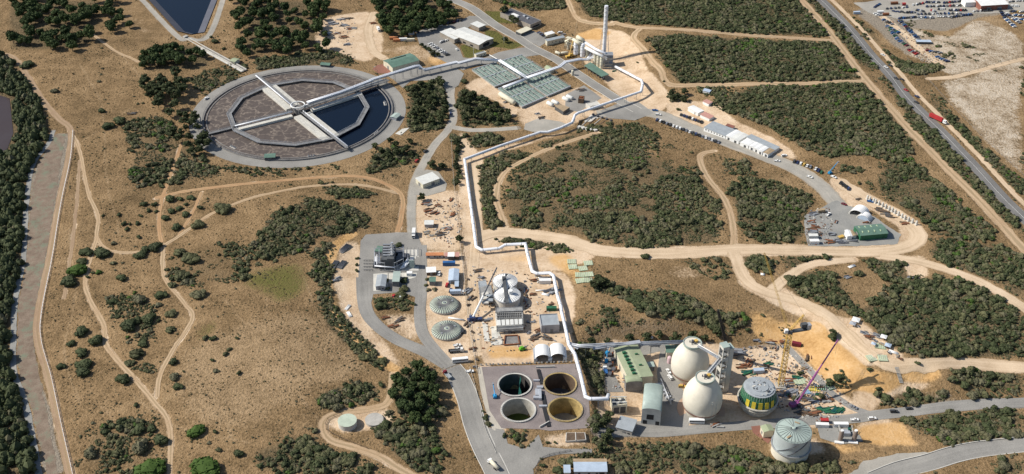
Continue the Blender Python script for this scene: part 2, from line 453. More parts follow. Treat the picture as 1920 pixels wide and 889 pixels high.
SCRUB = [("-80,-55 235,-55 240,-10 -80,-8", .6, 4.5), ("440,-55 820,-55 830,-8 440,-6", .8, 4.5), ("870,-55 1450,-55 1490,-8 900,-6", .9, 4), ("1925,130 2010,130 2060,480 1925,400", .5, 3.4), ("1925,600 2010,600 2010,680 1925,680", .9, 3.6),
   # outline, density, mean size (m)
 ("945,340 985,300 1060,268 1120,250 1165,232 1195,232 1218,245 1222,262 1215,285 1240,296 1290,318 1325,345 1345,380 1355,440 1340,455 1250,464 1160,463 1100,452 1050,435 990,433 955,418 940,380", .56, 2.4),
 ("1060,400 1120,370 1200,372 1260,392 1200,420 1150,455 1080,440", .6, 2.8),
 ("1165,420 1230,400 1300,395 1345,410 1350,445 1335,456 1250,464 1165,463", .75, 3.6),
 ("895,320 930,292 980,282 1000,288 965,308 938,338 932,395 935,425 915,432 903,400 898,360", .9, 3.0),
 ("1000,270 1060,256 1110,242 1150,230 1140,242 1080,258 1020,278", .8, 2.6),
 ("930,452 950,438 1000,445 1045,452 1085,464 1080,470 1040,466 960,458", .9, 2.2),
 ("1378,345 1420,335 1470,345 1520,365 1535,380 1510,395 1503,410 1503,440 1498,455 1420,455 1395,440 1382,400", .9, 3.4),
 ("1210,70 1270,64 1400,74 1560,82 1597,105 1613,150 1500,156 1330,158 1272,158 1258,135 1235,105", .93, 3.4),
 ("1085,2 1200,-8 1500,-8 1540,40 1560,68 1400,62 1290,52 1215,46 1150,40 1100,28", .93, 3.6),
 ("920,0 1060,-5 1062,15 1010,22 960,12", .8, 3.4),
 ("1340,185 1400,168 1620,157 1650,190 1690,240 1715,285 1690,298 1600,290 1560,300 1500,276 1440,240 1400,222 1345,205", .93, 3.4),
 ("1508,-6 1528,-6 1600,60 1648,115 1640,135 1618,120 1570,62", .97, 3.4),
 ("1655,150 1668,150 1700,190 1740,225 1800,285 1860,345 1919,405 1919,440 1860,395 1800,335 1745,280 1700,220", .95, 3.4),
 ("1600,30 1625,48 1660,95 1700,118 1765,122 1780,130 1740,136 1695,138 1650,92 1612,50", .97, 3.2),
 ("1738,165 1752,178 1800,230 1860,290 1919,340 1919,372 1870,325 1800,255 1755,212", .9, 3.2),
 ("1655,300 1715,300 1760,340 1815,395 1862,432 1855,448 1800,448 1760,440 1715,405 1665,375 1640,350", .72, 3.2),
 ("1580,310 1650,320 1700,345 1680,380 1620,350 1575,335", .3, 2.6),
 ("1745,448 1830,455 1880,462 1919,480 1919,570 1870,530 1810,506 1770,495 1738,480", .85, 3.3),
 ("1620,490 1690,486 1692,505 1700,525 1740,520 1800,524 1850,545 1919,592 1919,668 1850,672 1740,668 1692,660 1655,630 1620,600 1590,590 1630,575 1665,560 1668,530 1645,515", .97, 3.8),
 ("1472,528 1485,510 1530,508 1575,520 1580,545 1600,575 1620,590 1612,600 1575,580 1500,560", .95, 3.6),
 ("1375,482 1420,474 1445,484 1440,500 1400,502", .9, 3.4), ("1465,480 1510,478 1565,482 1560,494 1500,505 1470,500", .8, 3.2),
 ("1110,523 1150,530 1190,550 1250,542 1290,556 1330,575 1300,580 1250,565 1200,575 1150,556 1112,545", .85, 3.4),
 ("1190,560 1260,570 1330,580 1385,585 1390,605 1365,640 1325,612 1260,598 1200,590", .85, 3.2),
 ("1090,590 1130,575 1200,600 1250,612 1180,625 1110,625 1085,610", .4, 2.4),
 ("1240,475 1340,478 1370,500 1360,520 1330,520 1290,500", .35, 2.6),
 ("1775,686 1850,692 1919,692 1919,742 1850,735 1790,722", .8, 3.3),
 ("1650,742 1700,732 1760,742 1800,745 1780,764 1700,766 1648,760", .92, 3.3), ("1800,740 1919,742 1919,755 1820,762", .55, 2.6),
 ("1690,790 1740,776 1850,770 1919,764 1919,828 1850,832 1800,848 1775,836 1740,815", .78, 3.3),
 ("1880,862 1919,858 1919,889 1870,889", .8, 3.0),
 ("1140,842 1220,836 1400,838 1440,860 1500,878 1560,868 1600,860 1570,889 1140,889", .62, 3.0),
 ("1030,855 1100,848 1140,846 1140,860 1060,862", .75, 3.0), ("1108,790 1132,770 1140,800 1150,840 1120,846 1105,820", .85, 3.4),
 ("1092,650 1118,650 1130,690 1135,740 1120,745 1100,700", .8, 3.0),
 ("590,475 605,455 620,460 615,540 640,590 690,640 722,690 705,692 650,645 612,605 598,560", .85, 2.6),
 ("485,440 520,395 580,372 640,385 695,405 680,430 640,432 590,450 560,480 500,490 470,475", .88, 3.0),
 ("600,345 660,350 700,360 690,372 620,368", .7, 2.4),
 ("300,480 400,450 470,455 490,500 420,540 350,540 310,520", .42, 2.6), ("200,560 260,555 300,580 300,640 230,640", .45, 2.4),
 ("480,112 560,104 660,100 665,118 560,126 480,129", .92, 2.8),
 ("768,168 800,156 832,150 840,200 836,235 800,245 766,245 765,200", .97, 4.0),
 ("862,178 880,172 930,196 965,222 960,234 870,236 858,210", .96, 3.4),
 ("870,258 920,245 948,260 940,270 880,277", .92, 3.0),
 ("690,290 760,265 790,270 780,300 740,320 700,330", .6, 3.6), ("330,300 420,315 520,318 640,312 640,322 500,330 350,320", .4, 2.6),
 ("235,225 290,215 340,240 385,300 420,330 300,350 240,345 245,280", .5, 3.4),
 ("440,120 470,125 400,190 375,180 350,150", .5, 2.6),
 ("200,660 300,660 300,700 240,690", .2, 2.0), ("170,790 290,770 310,889 140,889", .45, 2.6),
 ("470,850 560,805 610,835 660,850 720,885 480,889", .7, 3.2),
 ("690,800 735,770 790,840 790,889 740,850", .92, 3.8), ("740,700 800,690 835,780 810,800 760,790 735,740", .97, 4.2), ("735,790 810,790 840,850 810,889 780,860", .6, 3.2),
 ("590,745 640,722 700,718 705,740 660,765 600,768", .95, 3.6),
 ("895,745 905,740 918,790 938,850 930,856 905,800", .75, 2.4),
 ("705,555 775,555 780,575 705,580", .35, 2.4), ("945,808 1000,808 985,828 950,825", .5, 2.4),
 ("850,255 862,255 862,350 852,350", .7, 2.6), ("1255,172 1285,172 1285,195 1258,195", .55, 3.6), ("1290,160 1420,158 1400,168 1340,182 1300,176", .3, 2.8),
 ("1225,250 1300,300 1335,335 1325,360 1290,320 1230,290", .28, 2.8), ("1335,290 1420,310 1420,335 1370,330", .3, 2.6),
 ("1690,30 1919,130 1850,138 1720,100", .10, 2.0), ("1660,115 1780,125 1760,135 1690,138", .9, 3.0),
 ("1540,690 1600,700 1590,725 1555,725", .45, 2.2), ("1380,600 1470,600 1480,640 1390,640", .12, 2.0),
]
WOODS = "0,100 20,118 58,165 84,228 90,264 60,305 47,380 41,470 38,500 25,560 19,620 19,690 27,722 38,750 52,810 62,900 -60,900 -60,100"
LAGOON = "-40,165 18,185 25,250 12,285 -40,300"
for s, dn, sz in SCRUB: zone('scrub', s, min(1, dn * 1.05), 3, 9)
zone('scrub', WOODS, 1.0, 3, 8)
for s in ("10,0 190,0 190,60 150,95 20,95", "260,85 400,85 400,130 270,135", "440,0 600,0 610,90 460,105", "690,0 850,0 860,50 760,70 720,60"): zone('scrub', s, .75, 5, 10)
# construction ground and pipe corridors
zone('sand', "862,240 890,280 905,300 897,380 900,455 985,455 1000,505 1060,512 1078,560 1068,620 1098,682 905,684 893,640 880,560 868,460 858,300", 1, 2, 4)
zone('sand', "770,350 800,345 868,360 870,470 800,470 780,440 765,430", .85, 3); zone('sand', "800,470 868,470 885,680 840,680 800,640 795,540", .95, 2)
zone('sand', "640,450 675,450 690,600 760,690 730,690 640,590 625,520", .9, 3); zone('sand', "700,585 790,580 795,640 740,640", .6, 3)
zone('sand', "870,160 900,142 940,170 975,205 960,225 935,195 890,175", .85, 2); zone('sand', "960,205 1090,160 1160,190 1120,215 1060,240 985,248", .7, 2)
zone('sand', "1075,75 1120,50 1170,60 1195,80 1215,130 1250,170 1262,190 1240,210 1200,205 1150,170 1100,120", 1, 2, 5); zone('orange', "1075,62 1120,50 1150,60 1130,75 1090,75", .8, 2)
zone('sand', "870,290 1000,262 1090,238 1200,200 1215,212 1130,222 1080,245 960,280 880,305", 1, 2, 3)
zone('sand', "885,440 940,432 1050,445 1130,470 1100,490 1050,510 1000,505 985,460 900,462", 1, 2, 4); zone('orange', "920,475 1000,470 1040,485 980,500 920,495", .5, 3)
zone('orange', "1010,482 1075,470 1095,510 1085,560 1060,520", .7, 3); zone('orange', "905,645 1000,650 1000,672 910,675", .75, 2)
zone('sand', "600,35 640,28 690,20 715,60 720,95 690,118 640,100 600,100 590,60", .95, 3); zone('sand', "690,95 790,80 850,120 800,120 730,100", .5, 3); zone('orange', "800,100 860,120 850,130 800,122", .6, 2)
zone('sand', "1255,190 1340,190 1380,225 1480,275 1500,300 1440,290 1300,240 1250,220", .95, 2)
zone('sand', "1560,330 1640,375 1700,400 1735,440 1720,470 1600,480 1400,480 1250,482 1120,475 1120,468 1400,460 1500,458 1560,463 1680,455 1690,430 1640,395 1560,380", 1, 2, 4)
zone('sand', "1365,480 1400,520 1440,545 1470,535 1500,560 1560,590 1612,600 1660,640 1700,675 1600,690 1560,650 1520,600 1440,565 1390,540", .95, 2, 4)
zone('sand', "1590,485 1620,490 1640,512 1668,535 1660,560 1630,575 1600,570 1580,530", .3, 3); zone('sand', "1690,480 1740,480 1740,520 1700,525", .95, 2)
zone('sand', "1220,500 1290,488 1350,495 1350,530 1250,530", .45, 4); zone('sand', "1120,640 1250,640 1300,640 1390,655 1480,640 1560,725 1640,780 1560,800 1360,800 1120,805", .9, 2, 3)
zone('orange', "1400,610 1470,605 1500,605 1540,600 1570,640 1620,690 1690,700 1700,720 1640,740 1560,730 1520,680 1490,650 1420,640", 1, 2, 5)
zone('orange', "1395,570 1440,580 1480,600 1460,640 1400,640", .6, 3); zone('orange', "1680,690 1765,688 1768,715 1690,720", .85, 2)
zone('sand', "1600,735 1690,720 1760,710 1745,730 1680,735 1640,760 1640,780 1600,765", 1, 2, 4); zone('orange', "1600,800 1690,790 1720,830 1740,840 1650,840 1610,830", .8, 2); zone('sand', "1600,795 1670,785 1690,830 1620,830", .9, 2)
zone('sand', "1430,820 1540,820 1560,850 1440,860", .6, 2); zone('orange', "1540,825 1650,838 1740,842 1640,850 1560,855", .6, 2)
zone('sand', "895,690 918,688 940,805 930,850 905,790", .5, 2); zone('sand', "1015,812 1105,806 1110,835 1020,838", .8, 2); zone('orange', "840,690 858,715 885,800 912,880 895,880 870,800 845,740", .75, 2)
zone('sand', "605,790 640,770 735,765 735,740 750,730 735,795 700,810 640,815", .85, 2); zone('sand', "600,740 735,690 745,700 720,770 640,775", .35, 4)
zone('sand', "380,60 440,10 470,0 430,0 400,40 390,70 420,110 450,130", .4, 3); zone('sand', "180,0 250,0 330,65 300,85 210,60", .35, 5)
zone('sand', "1145,655 1180,655 1170,760 1140,740", .7, 2); zone('orange', "1150,655 1180,655 1190,740 1160,740", .5, 2); zone('sand', "945,808 1010,808 990,835 950,830", .5, 2)
zline('orange', '660,438 628,462 612,520 625,590 680,650 738,692', 10, .6); zone('orange', '640,460 672,455 680,540 700,610 690,620 640,560', .5, 4)
# white shell sand beyond the highway
zone('white', "1690,48 1780,70 1830,35 1900,60 1919,80 1919,130 1780,140 1740,120 1705,105 1715,85", .85, 3, 9); zone('white', "1760,150 1919,118 1919,340 1850,270 1790,200", .7, 4, 12); zone('dry', "1840,28 1870,25 1900,65 1890,75 1840,65 1800,50", .8, 3); zone('dry', "1770,165 1860,140 1870,155 1800,180", .7, 3)
# lawns and damp grass
for s in ("862,85 880,82 905,95 910,103 870,110", "905,20 940,22 960,25 1000,40 960,45 930,42", "905,55 930,58 960,78 990,82 960,93 920,88"): zone('lush', s, .9, 1, 3)
zone('lush', "440,505 520,490 575,480 585,530 570,575 500,565 440,530", .62, 6, 18); zone('lush', "350,620 410,580 400,640 350,650", .65, 4, 12); zone('lush', "45,450 100,260 130,255 85,470 60,620", .0, 1)
# darker, weedier fields and bare brown earth
zone('mud', "480,570 560,560 540,640 490,660", .3, 5, 12); zone('mud', "1080,590 1300,585 1320,640 1090,650", .55, 4, 12); zone('mud', "590,470 650,450 625,520 640,600 610,580", .4, 4)
zone('mud', "130,560 300,540 330,700 300,889 140,889 110,640", .28, 8, 20); zone('dry', "330,640 560,560 640,600 720,700 600,740 480,820 330,800", .7, 8, 20); zone('dry', "60,100 250,70 300,160 230,220 130,230", .3, 8, 20)
zone('grey', "105,250 132,250 120,350 92,500 72,600 64,640 72,700 92,760 122,889 85,889 60,760 36,655 46,560 60,330", .95, 1, 2)
zone('grey', "1640,735 1700,728 1800,735 1919,742 1919,752 1780,758", .5, 2)
zone('grey', "1600,20 1700,0 1919,0 1919,20 1830,35 1780,60 1700,55 1720,110 1760,122 1700,105 1660,75", .8, 3)
for s in ('150,120 190,200 200,330 225,440', '60,330 250,200', '420,560 520,690 600,790', '130,430 140,560 120,660 150,760', '500,560 492,700 500,760', '360,690 470,660 560,600 640,640', '250,740 330,800 470,830', '190,760 240,820 250,889', '340,300 300,420', '560,500 610,610 690,700', '230,105 300,190', '410,720 430,820'): zline('dry', s, 2.2, .75, 1.2)
# ------------------------------------------------------------------ roads, tracks, pads (structure)
AVOID = np.zeros(ZX.shape, bool)
def sheet(name, poly, material, off=0.08, step=4.0, holes=(), flat=None, edge=2.5, jit=0.0):
    """a draped sheet inside a ground outline"""
    global AVOID
    P = [Vector((p[0], p[1])) for p in poly]
    if 'ring' in name: AVOID |= np.hypot(ZX - SBR_C.x, ZY - SBR_C.y) < SBR_R + 13
    else: AVOID |= inpoly(ZX, ZY, P)
    def rs(P):
        out = []
        for i, a in enumerate(P):
            b = P[(i + 1) % len(P)]
            n = max(1, int((b - a).length / edge))
            out += [a.lerp(b, k / n) for k in range(n)]
        return out
    B = rs(P)
    if jit: B = [p + Vector((fbm(p.x / 5, p.y / 5, 5) - .5, fbm(p.x / 5, p.y / 5, 9) - .5)) * jit for p in B]
    loops = [B] + [rs([Vector((q[0], q[1])) for q in H]) for H in holes]
    vs = []; es = []
    for L in loops:
        o = len(vs); vs += L; es += [(o + i, o + (i + 1) % len(L)) for i in range(len(L))]
    x0, x1 = min(p.x for p in B), max(p.x for p in B); y0, y1 = min(p.y for p in B), max(p.y for p in B)
    ax, ay = np.meshgrid(np.arange(x0 + step / 2, x1, step), np.arange(y0 + step / 2, y1, step))
    ok = inpoly(ax, ay, B) & (segdist(ax, ay, B + B[:1]) > step * .4)
    for L in loops[1:]: ok &= ~inpoly(ax, ay, L) & (segdist(ax, ay, L + L[:1]) > step * .4)
    if flat is None: vs = vs + [Vector((x, y)) for x, y in zip(ax[ok], ay[ok])]
    r = delaunay_2d_cdt(vs, es, [], 0, 1e-4)
    V = r[0]
    mb = MB(); fs = []
    for f in r[2]:
        c = sum((V[i] for i in f), Vector((0, 0))) / len(f)
        if not inpoly(np.array([c.x]), np.array([c.y]), B)[0]: continue
        if any(inpoly(np.array([c.x]), np.array([c.y]), L)[0] for L in loops[1:]): continue
        a = (V[f[1]] - V[f[0]]).cross(V[f[2]] - V[f[0]])
        fs.append(f if a > 0 else f[::-1])
    zz = [flat] * len(V) if flat is not None else [h(p.x, p.y) + off for p in V]
    mb.add([(p.x, p.y, z) for p, z in zip(V, zz)], fs)
    o = mb.build(name, material)
    return tag(o, kind='structure')

def strip(name, line, width, material, off=0.1, step=3.0, jit=0.0, kind='structure', nc=None):
    L = smooth_line(TP(line) if isinstance(line, str) else line, step)
    global AVOID
    AVOID |= segdist(ZX, ZY, [(p.x, p.y) for p in L]) < width / 2 + .8
    w = width; nc = nc or max(4, int(w / 1.5))
    mb = MB(); vs = []; fs = []; st = []; al = 0.0
    for i, p in enumerate(L):
        t = (L[min(i + 1, len(L) - 1)] - L[max(i - 1, 0)]); t = Vector((-t.y, t.x, 0)).normalized()
        for k in range(nc + 1):
            s = (k / nc - .5) * w
            if jit and k in (0, nc): s += (fbm(p.x / 4, p.y / 4, 3 + k) - .5) * 2 * jit
            q = p - t * s
            vs.append((q.x, q.y, h(q.x, q.y) + off)); st += [k / nc * 2 - 1, i * step, 0]
    for i in range(len(L) - 1):
        for k in range(nc):
            a = i * (nc + 1) + k
            fs.append((a, a + nc + 1, a + nc + 2, a + 1)[::-1])
    mb.add(vs, fs, True)
    o = mb.build(name, material); a = o.data.attributes.new('st', 'FLOAT_VECTOR', 'POINT'); a.data.foreach_set('vector', st)
    return tag(o, kind=kind)

def surf(name, stops, sc=0.05, fine=1.4, rough=0.9, edge=None, crown=0.0, wear=.35):
    """ground surface; along a strip it carries wheel wear, a grassy crown and a frayed edge"""
    m, nt, b = _nodes(name)
    P = _pos(nt)
    A = nt.nodes.new('ShaderNodeAttribute'); A.attribute_name = 'st'
    S = nt.nodes.new('ShaderNodeSeparateXYZ'); nt.links.new(A.outputs['Vector'], S.inputs[0])
    V = nt.nodes.new('ShaderNodeVectorMath'); V.operation = 'MULTIPLY'; V.inputs[1].default_value = (2.6, .012, 0); nt.links.new(A.outputs['Vector'], V.inputs[0])
    nf = _noise(nt, fine, 3, .6, P); nm = _noise(nt, sc, 4, .6, P)
    f = _math(nt, 'ADD', _math(nt, 'MULTIPLY', nm, .6), _math(nt, 'MULTIPLY', nf, .4))
    f = _math(nt, 'ADD', f, _math(nt, 'MULTIPLY', _math(nt, 'SUBTRACT', _noise(nt, 1.0, 2, .5, V.outputs[0]), .5), wear))
    c = _ramp(nt, f, stops)
    ac = _math(nt, 'ABSOLUTE', S.outputs[0])
    if crown:
        x = _math(nt, 'ADD', _math(nt, 'SUBTRACT', .34, ac), _math(nt, 'MULTIPLY', _math(nt, 'SUBTRACT', nm, .5), 1.6))
        c = _mix(nt, _math(nt, 'MULTIPLY', _math(nt, 'MULTIPLY', x, 4.0, None, True), crown), c, (.25, .185, .1))
    if edge:
        x = _math(nt, 'ADD', _math(nt, 'SUBTRACT', ac, .82), _math(nt, 'MULTIPLY', _math(nt, 'SUBTRACT', nf, .5), 1.3))
        c = _mix(nt, _math(nt, 'MULTIPLY', x, 4.0, None, True), c, edge)
    nt.links.new(c, b.inputs['Base Color'])
    b.inputs['Roughness'].default_value = rough; b.inputs['Specular IOR Level'].default_value = .2
    bp = nt.nodes.new('ShaderNodeBump'); bp.inputs['Strength'].default_value = .5; bp.inputs['Distance'].default_value = .25
    nt.links.new(_noise(nt, .8, 3, .6, P), bp.inputs['Height']); nt.links.new(bp.outputs[0], b.inputs['Normal'])
    return m
M['asphalt'] = surf('asphalt', [(.28, (.175, .168, .155)), (.5, (.26, .25, .23)), (.75, (.35, .335, .305))], .045)
M['asphalt_dark'] = surf('asphalt_dark', [(.3, (.13, .127, .122)), (.55, (.18, .174, .166)), (.75, (.25, .24, .225))])
M['gravel'] = surf('gravel', [(.3, (.25, .235, .205)), (.5, (.34, .32, .28)), (.72, (.45, .41, .35))], .07, edge=(.36, .28, .19))
M['bluegravel'] = surf('bluegravel', [(.3, (.19, .19, .178)), (.5, (.265, .262, .245)), (.72, (.36, .345, .31))], .06)
G_ = (.255, .18, .095)
M['dirt'] = surf('dirt', [(.28, (.33, .22, .125)), (.5, (.46, .33, .205)), (.72, (.57, .43, .29))], .06, edge=G_, crown=.6)
M['dirt_pale'] = surf('dirt_pale', [(.28, (.42, .31, .2)), (.5, (.57, .435, .295)), (.72, (.66, .52, .37))], .06, edge=(.4, .29, .18), wear=.6)
M['dirt_orange'] = surf('dirt_orange', [(.28, (.31, .175, .085)), (.5, (.43, .265, .14)), (.72, (.52, .35, .2))], .06, edge=G_, crown=.5)
M['dirt_brown'] = surf('dirt_brown', [(.28, (.24, .16, .1)), (.5, (.34, .235, .15)), (.72, (.45, .33, .22))], .06, edge=G_, crown=.5)
M['paving'] = surf('paving', [(.3, (.17, .145, .138)), (.5, (.235, .2, .19)), (.72, (.32, .28, .255))], .09)
M['conc_path'] = surf('conc_path', [(.3, (.38, .345, .285)), (.5, (.46, .42, .35)), (.72, (.54, .49, .41))], .08)
M['line'] = mat('line', (.75, .75, .72), .7, .1)

KERBED = ('plant_road', 'access_road', 'country_road')
def R(name, line, w, m, off=.1, jit=.0):
    zline('grey' if m.startswith(('asph', 'grav', 'blue')) else 'sand', line, w + .5, .8, 1.5)
    if name in KERBED:
        L = smooth_line(TP(line), 3.0)
        for sg in (-1, 1):
            mb = MB(); vs = []; fs = []
            for i, p in enumerate(L):
                t = L[min(i + 1, len(L) - 1)] - L[max(i - 1, 0)]; t = Vector((-t.y, t.x, 0)).normalized()
                for d, z in ((0, 0), (0, .14), (.45, .14), (.45, -.2)): q = p + t * sg * (w / 2 + d); vs.append((q.x, q.y, h(p.x, p.y) + off + z))
            for i in range(len(L) - 1):
                for k in range(3): a = i * 4 + k; f = (a, a + 1, a + 5, a + 4); fs.append(f if sg > 0 else f[::-1])
            mb.add(vs, fs); tag(mb.build('kerb', M['paleconc']), kind='structure')
    return strip(name, line, w, M[m], off, jit=jit)

SBR_C = (Q(560, 133, .5) + Q(560, 300, .5)) / 2
SBR_R = abs(Q(560, 133, .5).y - Q(560, 300, .5).y) / 2
def ringpts(r, n=72): return [(SBR_C.x + r * math.cos(2 * PI * k / n), SBR_C.y + r * math.sin(2 * PI * k / n)) for k in range(n)]
HG[np.hypot(GX - SBR_C.x, GY - SBR_C.y) < SBR_R + 14] *= .15
sheet('ring_road', ringpts(SBR_R + 12.5), M['asphalt'], .1, holes=[ringpts(SBR_R + 1.0)])
R('highway', "1462,-72 1525,-14 1555,15 1600,62 1640,110 1668,140 1698,180 1730,213 1768,250 1830,315 1880,370 1940,428", 10.5, 'asphalt_dark', .14)
R('road_shoulder', "1482,-72 1545,-14 1575,15 1618,58 1660,105 1690,140 1722,178 1752,208 1790,246 1850,308 1900,362 1950,410", 4.5, 'dirt_pale', .08, .8)
strip('lane_marking', "1462,-72 1525,-14 1555,15 1600,62 1640,110 1668,140 1698,180 1730,213 1768,250 1830,315 1880,370 1940,428", .2, M['line'], .19, nc=1)
R('plant_road', "825,-12 850,0 880,13 905,30 930,48 965,68 1000,90 1045,113 1085,140 1120,163 1160,188 1195,207", 10, 'asphalt')
sheet('car_park', TP("780,62 800,52 850,46 880,30 905,30 940,52 915,48 880,50 865,66 848,80 862,92 868,108 900,112 935,98 975,90 1000,88 1020,102 975,108 935,116 890,124 868,132 845,122 808,102 786,82"), M['asphalt'], .12)
sheet('side_car_park', TP("985,62 1000,58 1030,75 1012,88 985,74 968,64"), M['asphalt'], .13)
sheet('junction', TP("700,125 745,118 790,128 850,122 870,138 860,160 838,175 820,150 770,152 755,165 738,150"), M['asphalt'], .13)
R('service_road', "848,140 845,180 850,222 838,246 815,272 795,305 778,340 772,380 772,420 774,450", 7.5, 'gravel', .11, .5)
R('service_road', "846,238 880,244 930,243 970,240", 7, 'gravel', .13, .5)
sheet('loop_pavement', TP("770,345 785,325 800,318 822,322 838,345 835,358 800,368 775,365"), M['gravel'], .15)
sheet('yard_pavement', TP("676,452 686,440 745,436 782,436 794,470 797,540 795,580 785,560 755,548 700,552 688,600 672,520"), M['asphalt'], .12)
R('yard_road', "680,520 682,560 690,590 712,615 750,640 800,662 838,685", 9.5, 'asphalt', .14)
R('yard_road', "790,460 790,540 787,590 793,625 812,652 845,688", 8, 'asphalt', .15)
R('access_road', "846,690 860,708 876,745 890,795 906,836 928,880 945,920", 13, 'asphalt', .17)
sheet('entrance_pavement', TP("900,800 945,806 952,832 985,842 1010,815 1018,838 1060,842 1110,842 1110,850 1050,852 1015,860 1000,880 1002,905 930,905 915,850"), M['asphalt'], .15)
R('concrete_path', "907,688 912,725 922,765 936,806", 8, 'conc_path', .12)
R('digester_road', "1120,812 1180,810 1230,812 1300,806 1370,800 1440,795 1510,789 1590,786 1640,779 1700,773 1760,765 1840,758 1935,754", 8, 'asphalt', .14)
sheet('digester_yard', TP("1238,655 1262,655 1275,720 1300,775 1290,800 1240,812 1165,812 1160,795 1240,780 1232,700"), M['asphalt'], .11)
sheet('lower_yard', TP("1128,690 1145,650 1250,640 1262,655 1200,668 1155,672 1150,700 1170,735 1140,735"), M['asphalt'], .12)
R('ramp', "1474,648 1500,676 1535,712 1565,742 1600,765 1640,779", 4.5, 'asphalt', .12)
R('country_road', "1640,900 1690,880 1745,866 1790,852 1840,842 1935,832", 12, 'asphalt', .13)
sheet('gravel_apron', TP("1570,905 1620,866 1680,850 1740,848 1790,850 1740,875 1700,905"), M['gravel'], .1, jit=4)
R('compound_road', "1120,214 1180,210 1230,214 1290,238 1360,266 1430,292 1490,316 1540,350 1572,385", 15, 'gravel', .1, 1)
sheet('plant_pad', TP("1125,208 1165,192 1195,190 1225,212 1190,226 1140,222"), M['asphalt'], .12)
sheet('compound_pad', TP("1568,375 1590,385 1620,395 1690,440 1680,458 1600,462 1515,462 1508,435 1508,405 1540,390"), M['bluegravel'], .11, jit=3)
sheet('tanker_pad', TP("985,232 1010,222 1050,228 1070,236 1040,246 1000,248 982,243"), M['gravel'], .12)
sheet('blower_pad', TP("1060,178 1095,160 1128,184 1085,210 1060,205"), M['asphalt'], .12)
M['mulch'] = surf('mulch', [(.3, (.13, .095, .07)), (.5, (.21, .16, .12)), (.72, (.3, .235, .18))], .2)
nt = M['mulch'].node_tree; b = nt.nodes['Principled BSDF']; P = _pos(nt); c0 = b.inputs['Base Color'].links[0].from_socket
gp = _math(nt, 'MULTIPLY', _math(nt, 'SUBTRACT', _noise(nt, .1, 5, .75, P), .5), 7.0, None, True)
nt.links.new(_mix(nt, _math(nt, 'MULTIPLY', gp, .55), c0, (.105, .19, .125)), b.inputs['Base Color'])
sheet('mulch_strip', TP("104,252 122,252 108,350 82,500 66,578 62,640 70,690 86,770 110,889 90,889 68,800 56,760 40,715 32,684 34,580 48,500 52,470 58,380 70,310"), M['mulch'], .07, jit=3)
# unsealed tracks
R('dirt_track', "-10,98 25,108 50,140 78,185 110,222 133,245 128,300 112,375 92,490 72,590 72,640 92,710 112,800 135,905", 5.5, 'dirt_brown', .1, .5)
R('footpath', "100,245 90,270 62,310 50,380 45,470 42,500 33,540 27,580 25,684 34,720 48,760 60,820 76,905", 3.8, 'bluegravel', .11, .5)
R('dirt_track', "133,245 150,285 165,360 184,405 182,445 205,470 250,473 300,466", 2.8, 'dirt', .1, .6)
R('dirt_track', "182,445 160,520 168,560 195,610 200,650 250,708 288,752 318,800 318,910", 3.4, 'dirt', .11, .6)
R('dirt_track', "305,462 308,520 345,568 361,597 325,655 300,705 295,745", 3, 'dirt', .12, .6)
R('dirt_track', "305,462 340,440 395,402 470,372 560,352 650,346 705,352 745,362", 3.2, 'dirt', .12, .6)
R('dirt_track', "290,372 340,360 400,352 470,344 560,336 650,330 705,338 752,365 752,410 745,435", 4, 'dirt_orange', .13, .8)
R('dirt_track', "303,462 298,420 302,380 312,350 330,300 340,270", 3, 'dirt_orange', .11, .6)
R('dirt_track', "335,442 360,400 378,360", 2.6, 'dirt_orange', .11, .6)
R('dirt_track', "168,60 215,95 260,115", 3, 'dirt', .1, .6)
R('dirt_track', "948,425 930,370 945,325 1000,292 1060,268 1120,248", 5, 'dirt', .1, .8)
R('dirt_track', "1340,283 1312,292 1325,330 1358,372 1374,420 1375,470", 5, 'dirt', .1, .8)
R('haul_road', "880,452 940,436 1050,448 1130,470 1250,476 1400,468 1520,470 1640,472 1702,462 1722,440 1690,408 1630,375 1570,340", 13, 'dirt_pale', .12, 2)
R('haul_road', "1375,472 1395,520 1430,545 1500,566 1560,598 1610,648 1660,680 1730,684 1820,682 1940,692", 9.5, 'dirt_pale', .14, 1.5)
R('dirt_track', "1440,548 1475,522 1515,498 1600,486", 8, 'dirt_pale', .1, 1.5)
R('dirt_track', "1650,480 1720,490 1800,514 1850,535 1940,590", 9, 'dirt_pale', .13, 1.2)
R('dirt_track', "1150,42 1200,52 1290,56 1400,66 1560,76", 6, 'dirt', .1, 1)
R('dirt_track', "1200,54 1187,70 1208,95 1238,130 1256,158 1330,160 1480,157 1622,152", 6, 'dirt', .12, 1)
R('dirt_track', "1062,-5 1078,30 1100,42 1150,46", 5, 'dirt', .1, 1)
R('dirt_track', "1440,-60 1495,-8 1560,66 1620,145 1680,215 1760,300 1840,380 1940,490", 8, 'dirt', .11, 1.2)
R('dirt_track', "1740,148 1790,144 1850,128 1940,105", 6, 'dirt_pale', .1, 1.2)
R('salvage_lane', "1640,20 1690,60 1720,88 1760,118", 8, 'dirt_pale', .1, 1)
sheet('sales_yard', TP("1600,6 1640,2 1700,-10 1935,-14 1935,18 1900,24 1830,26 1770,32 1700,40 1660,30 1640,30"), M['gravel'], .14, jit=4)
R('dirt_track', "700,25 690,60 700,95 720,110", 9, 'dirt_pale', .1, 1.5)
R('dirt_track', "800,905 750,880 710,855 660,838 620,826 606,805 612,785 645,772 700,766 730,750 738,700", 5.5, 'dirt', .1, .8)
R('reservoir_path', "248,-20 330,66 352,72 392,66 425,-20", 6, 'gravel', .1, .5)
R('dirt_track', "150,300 140,420 120,560", 2.5, 'dirt_brown', .09, .6)
R('dirt_track', "885,300 895,420 890,470 885,560 893,660", 8, 'dirt_pale', .09, 1)

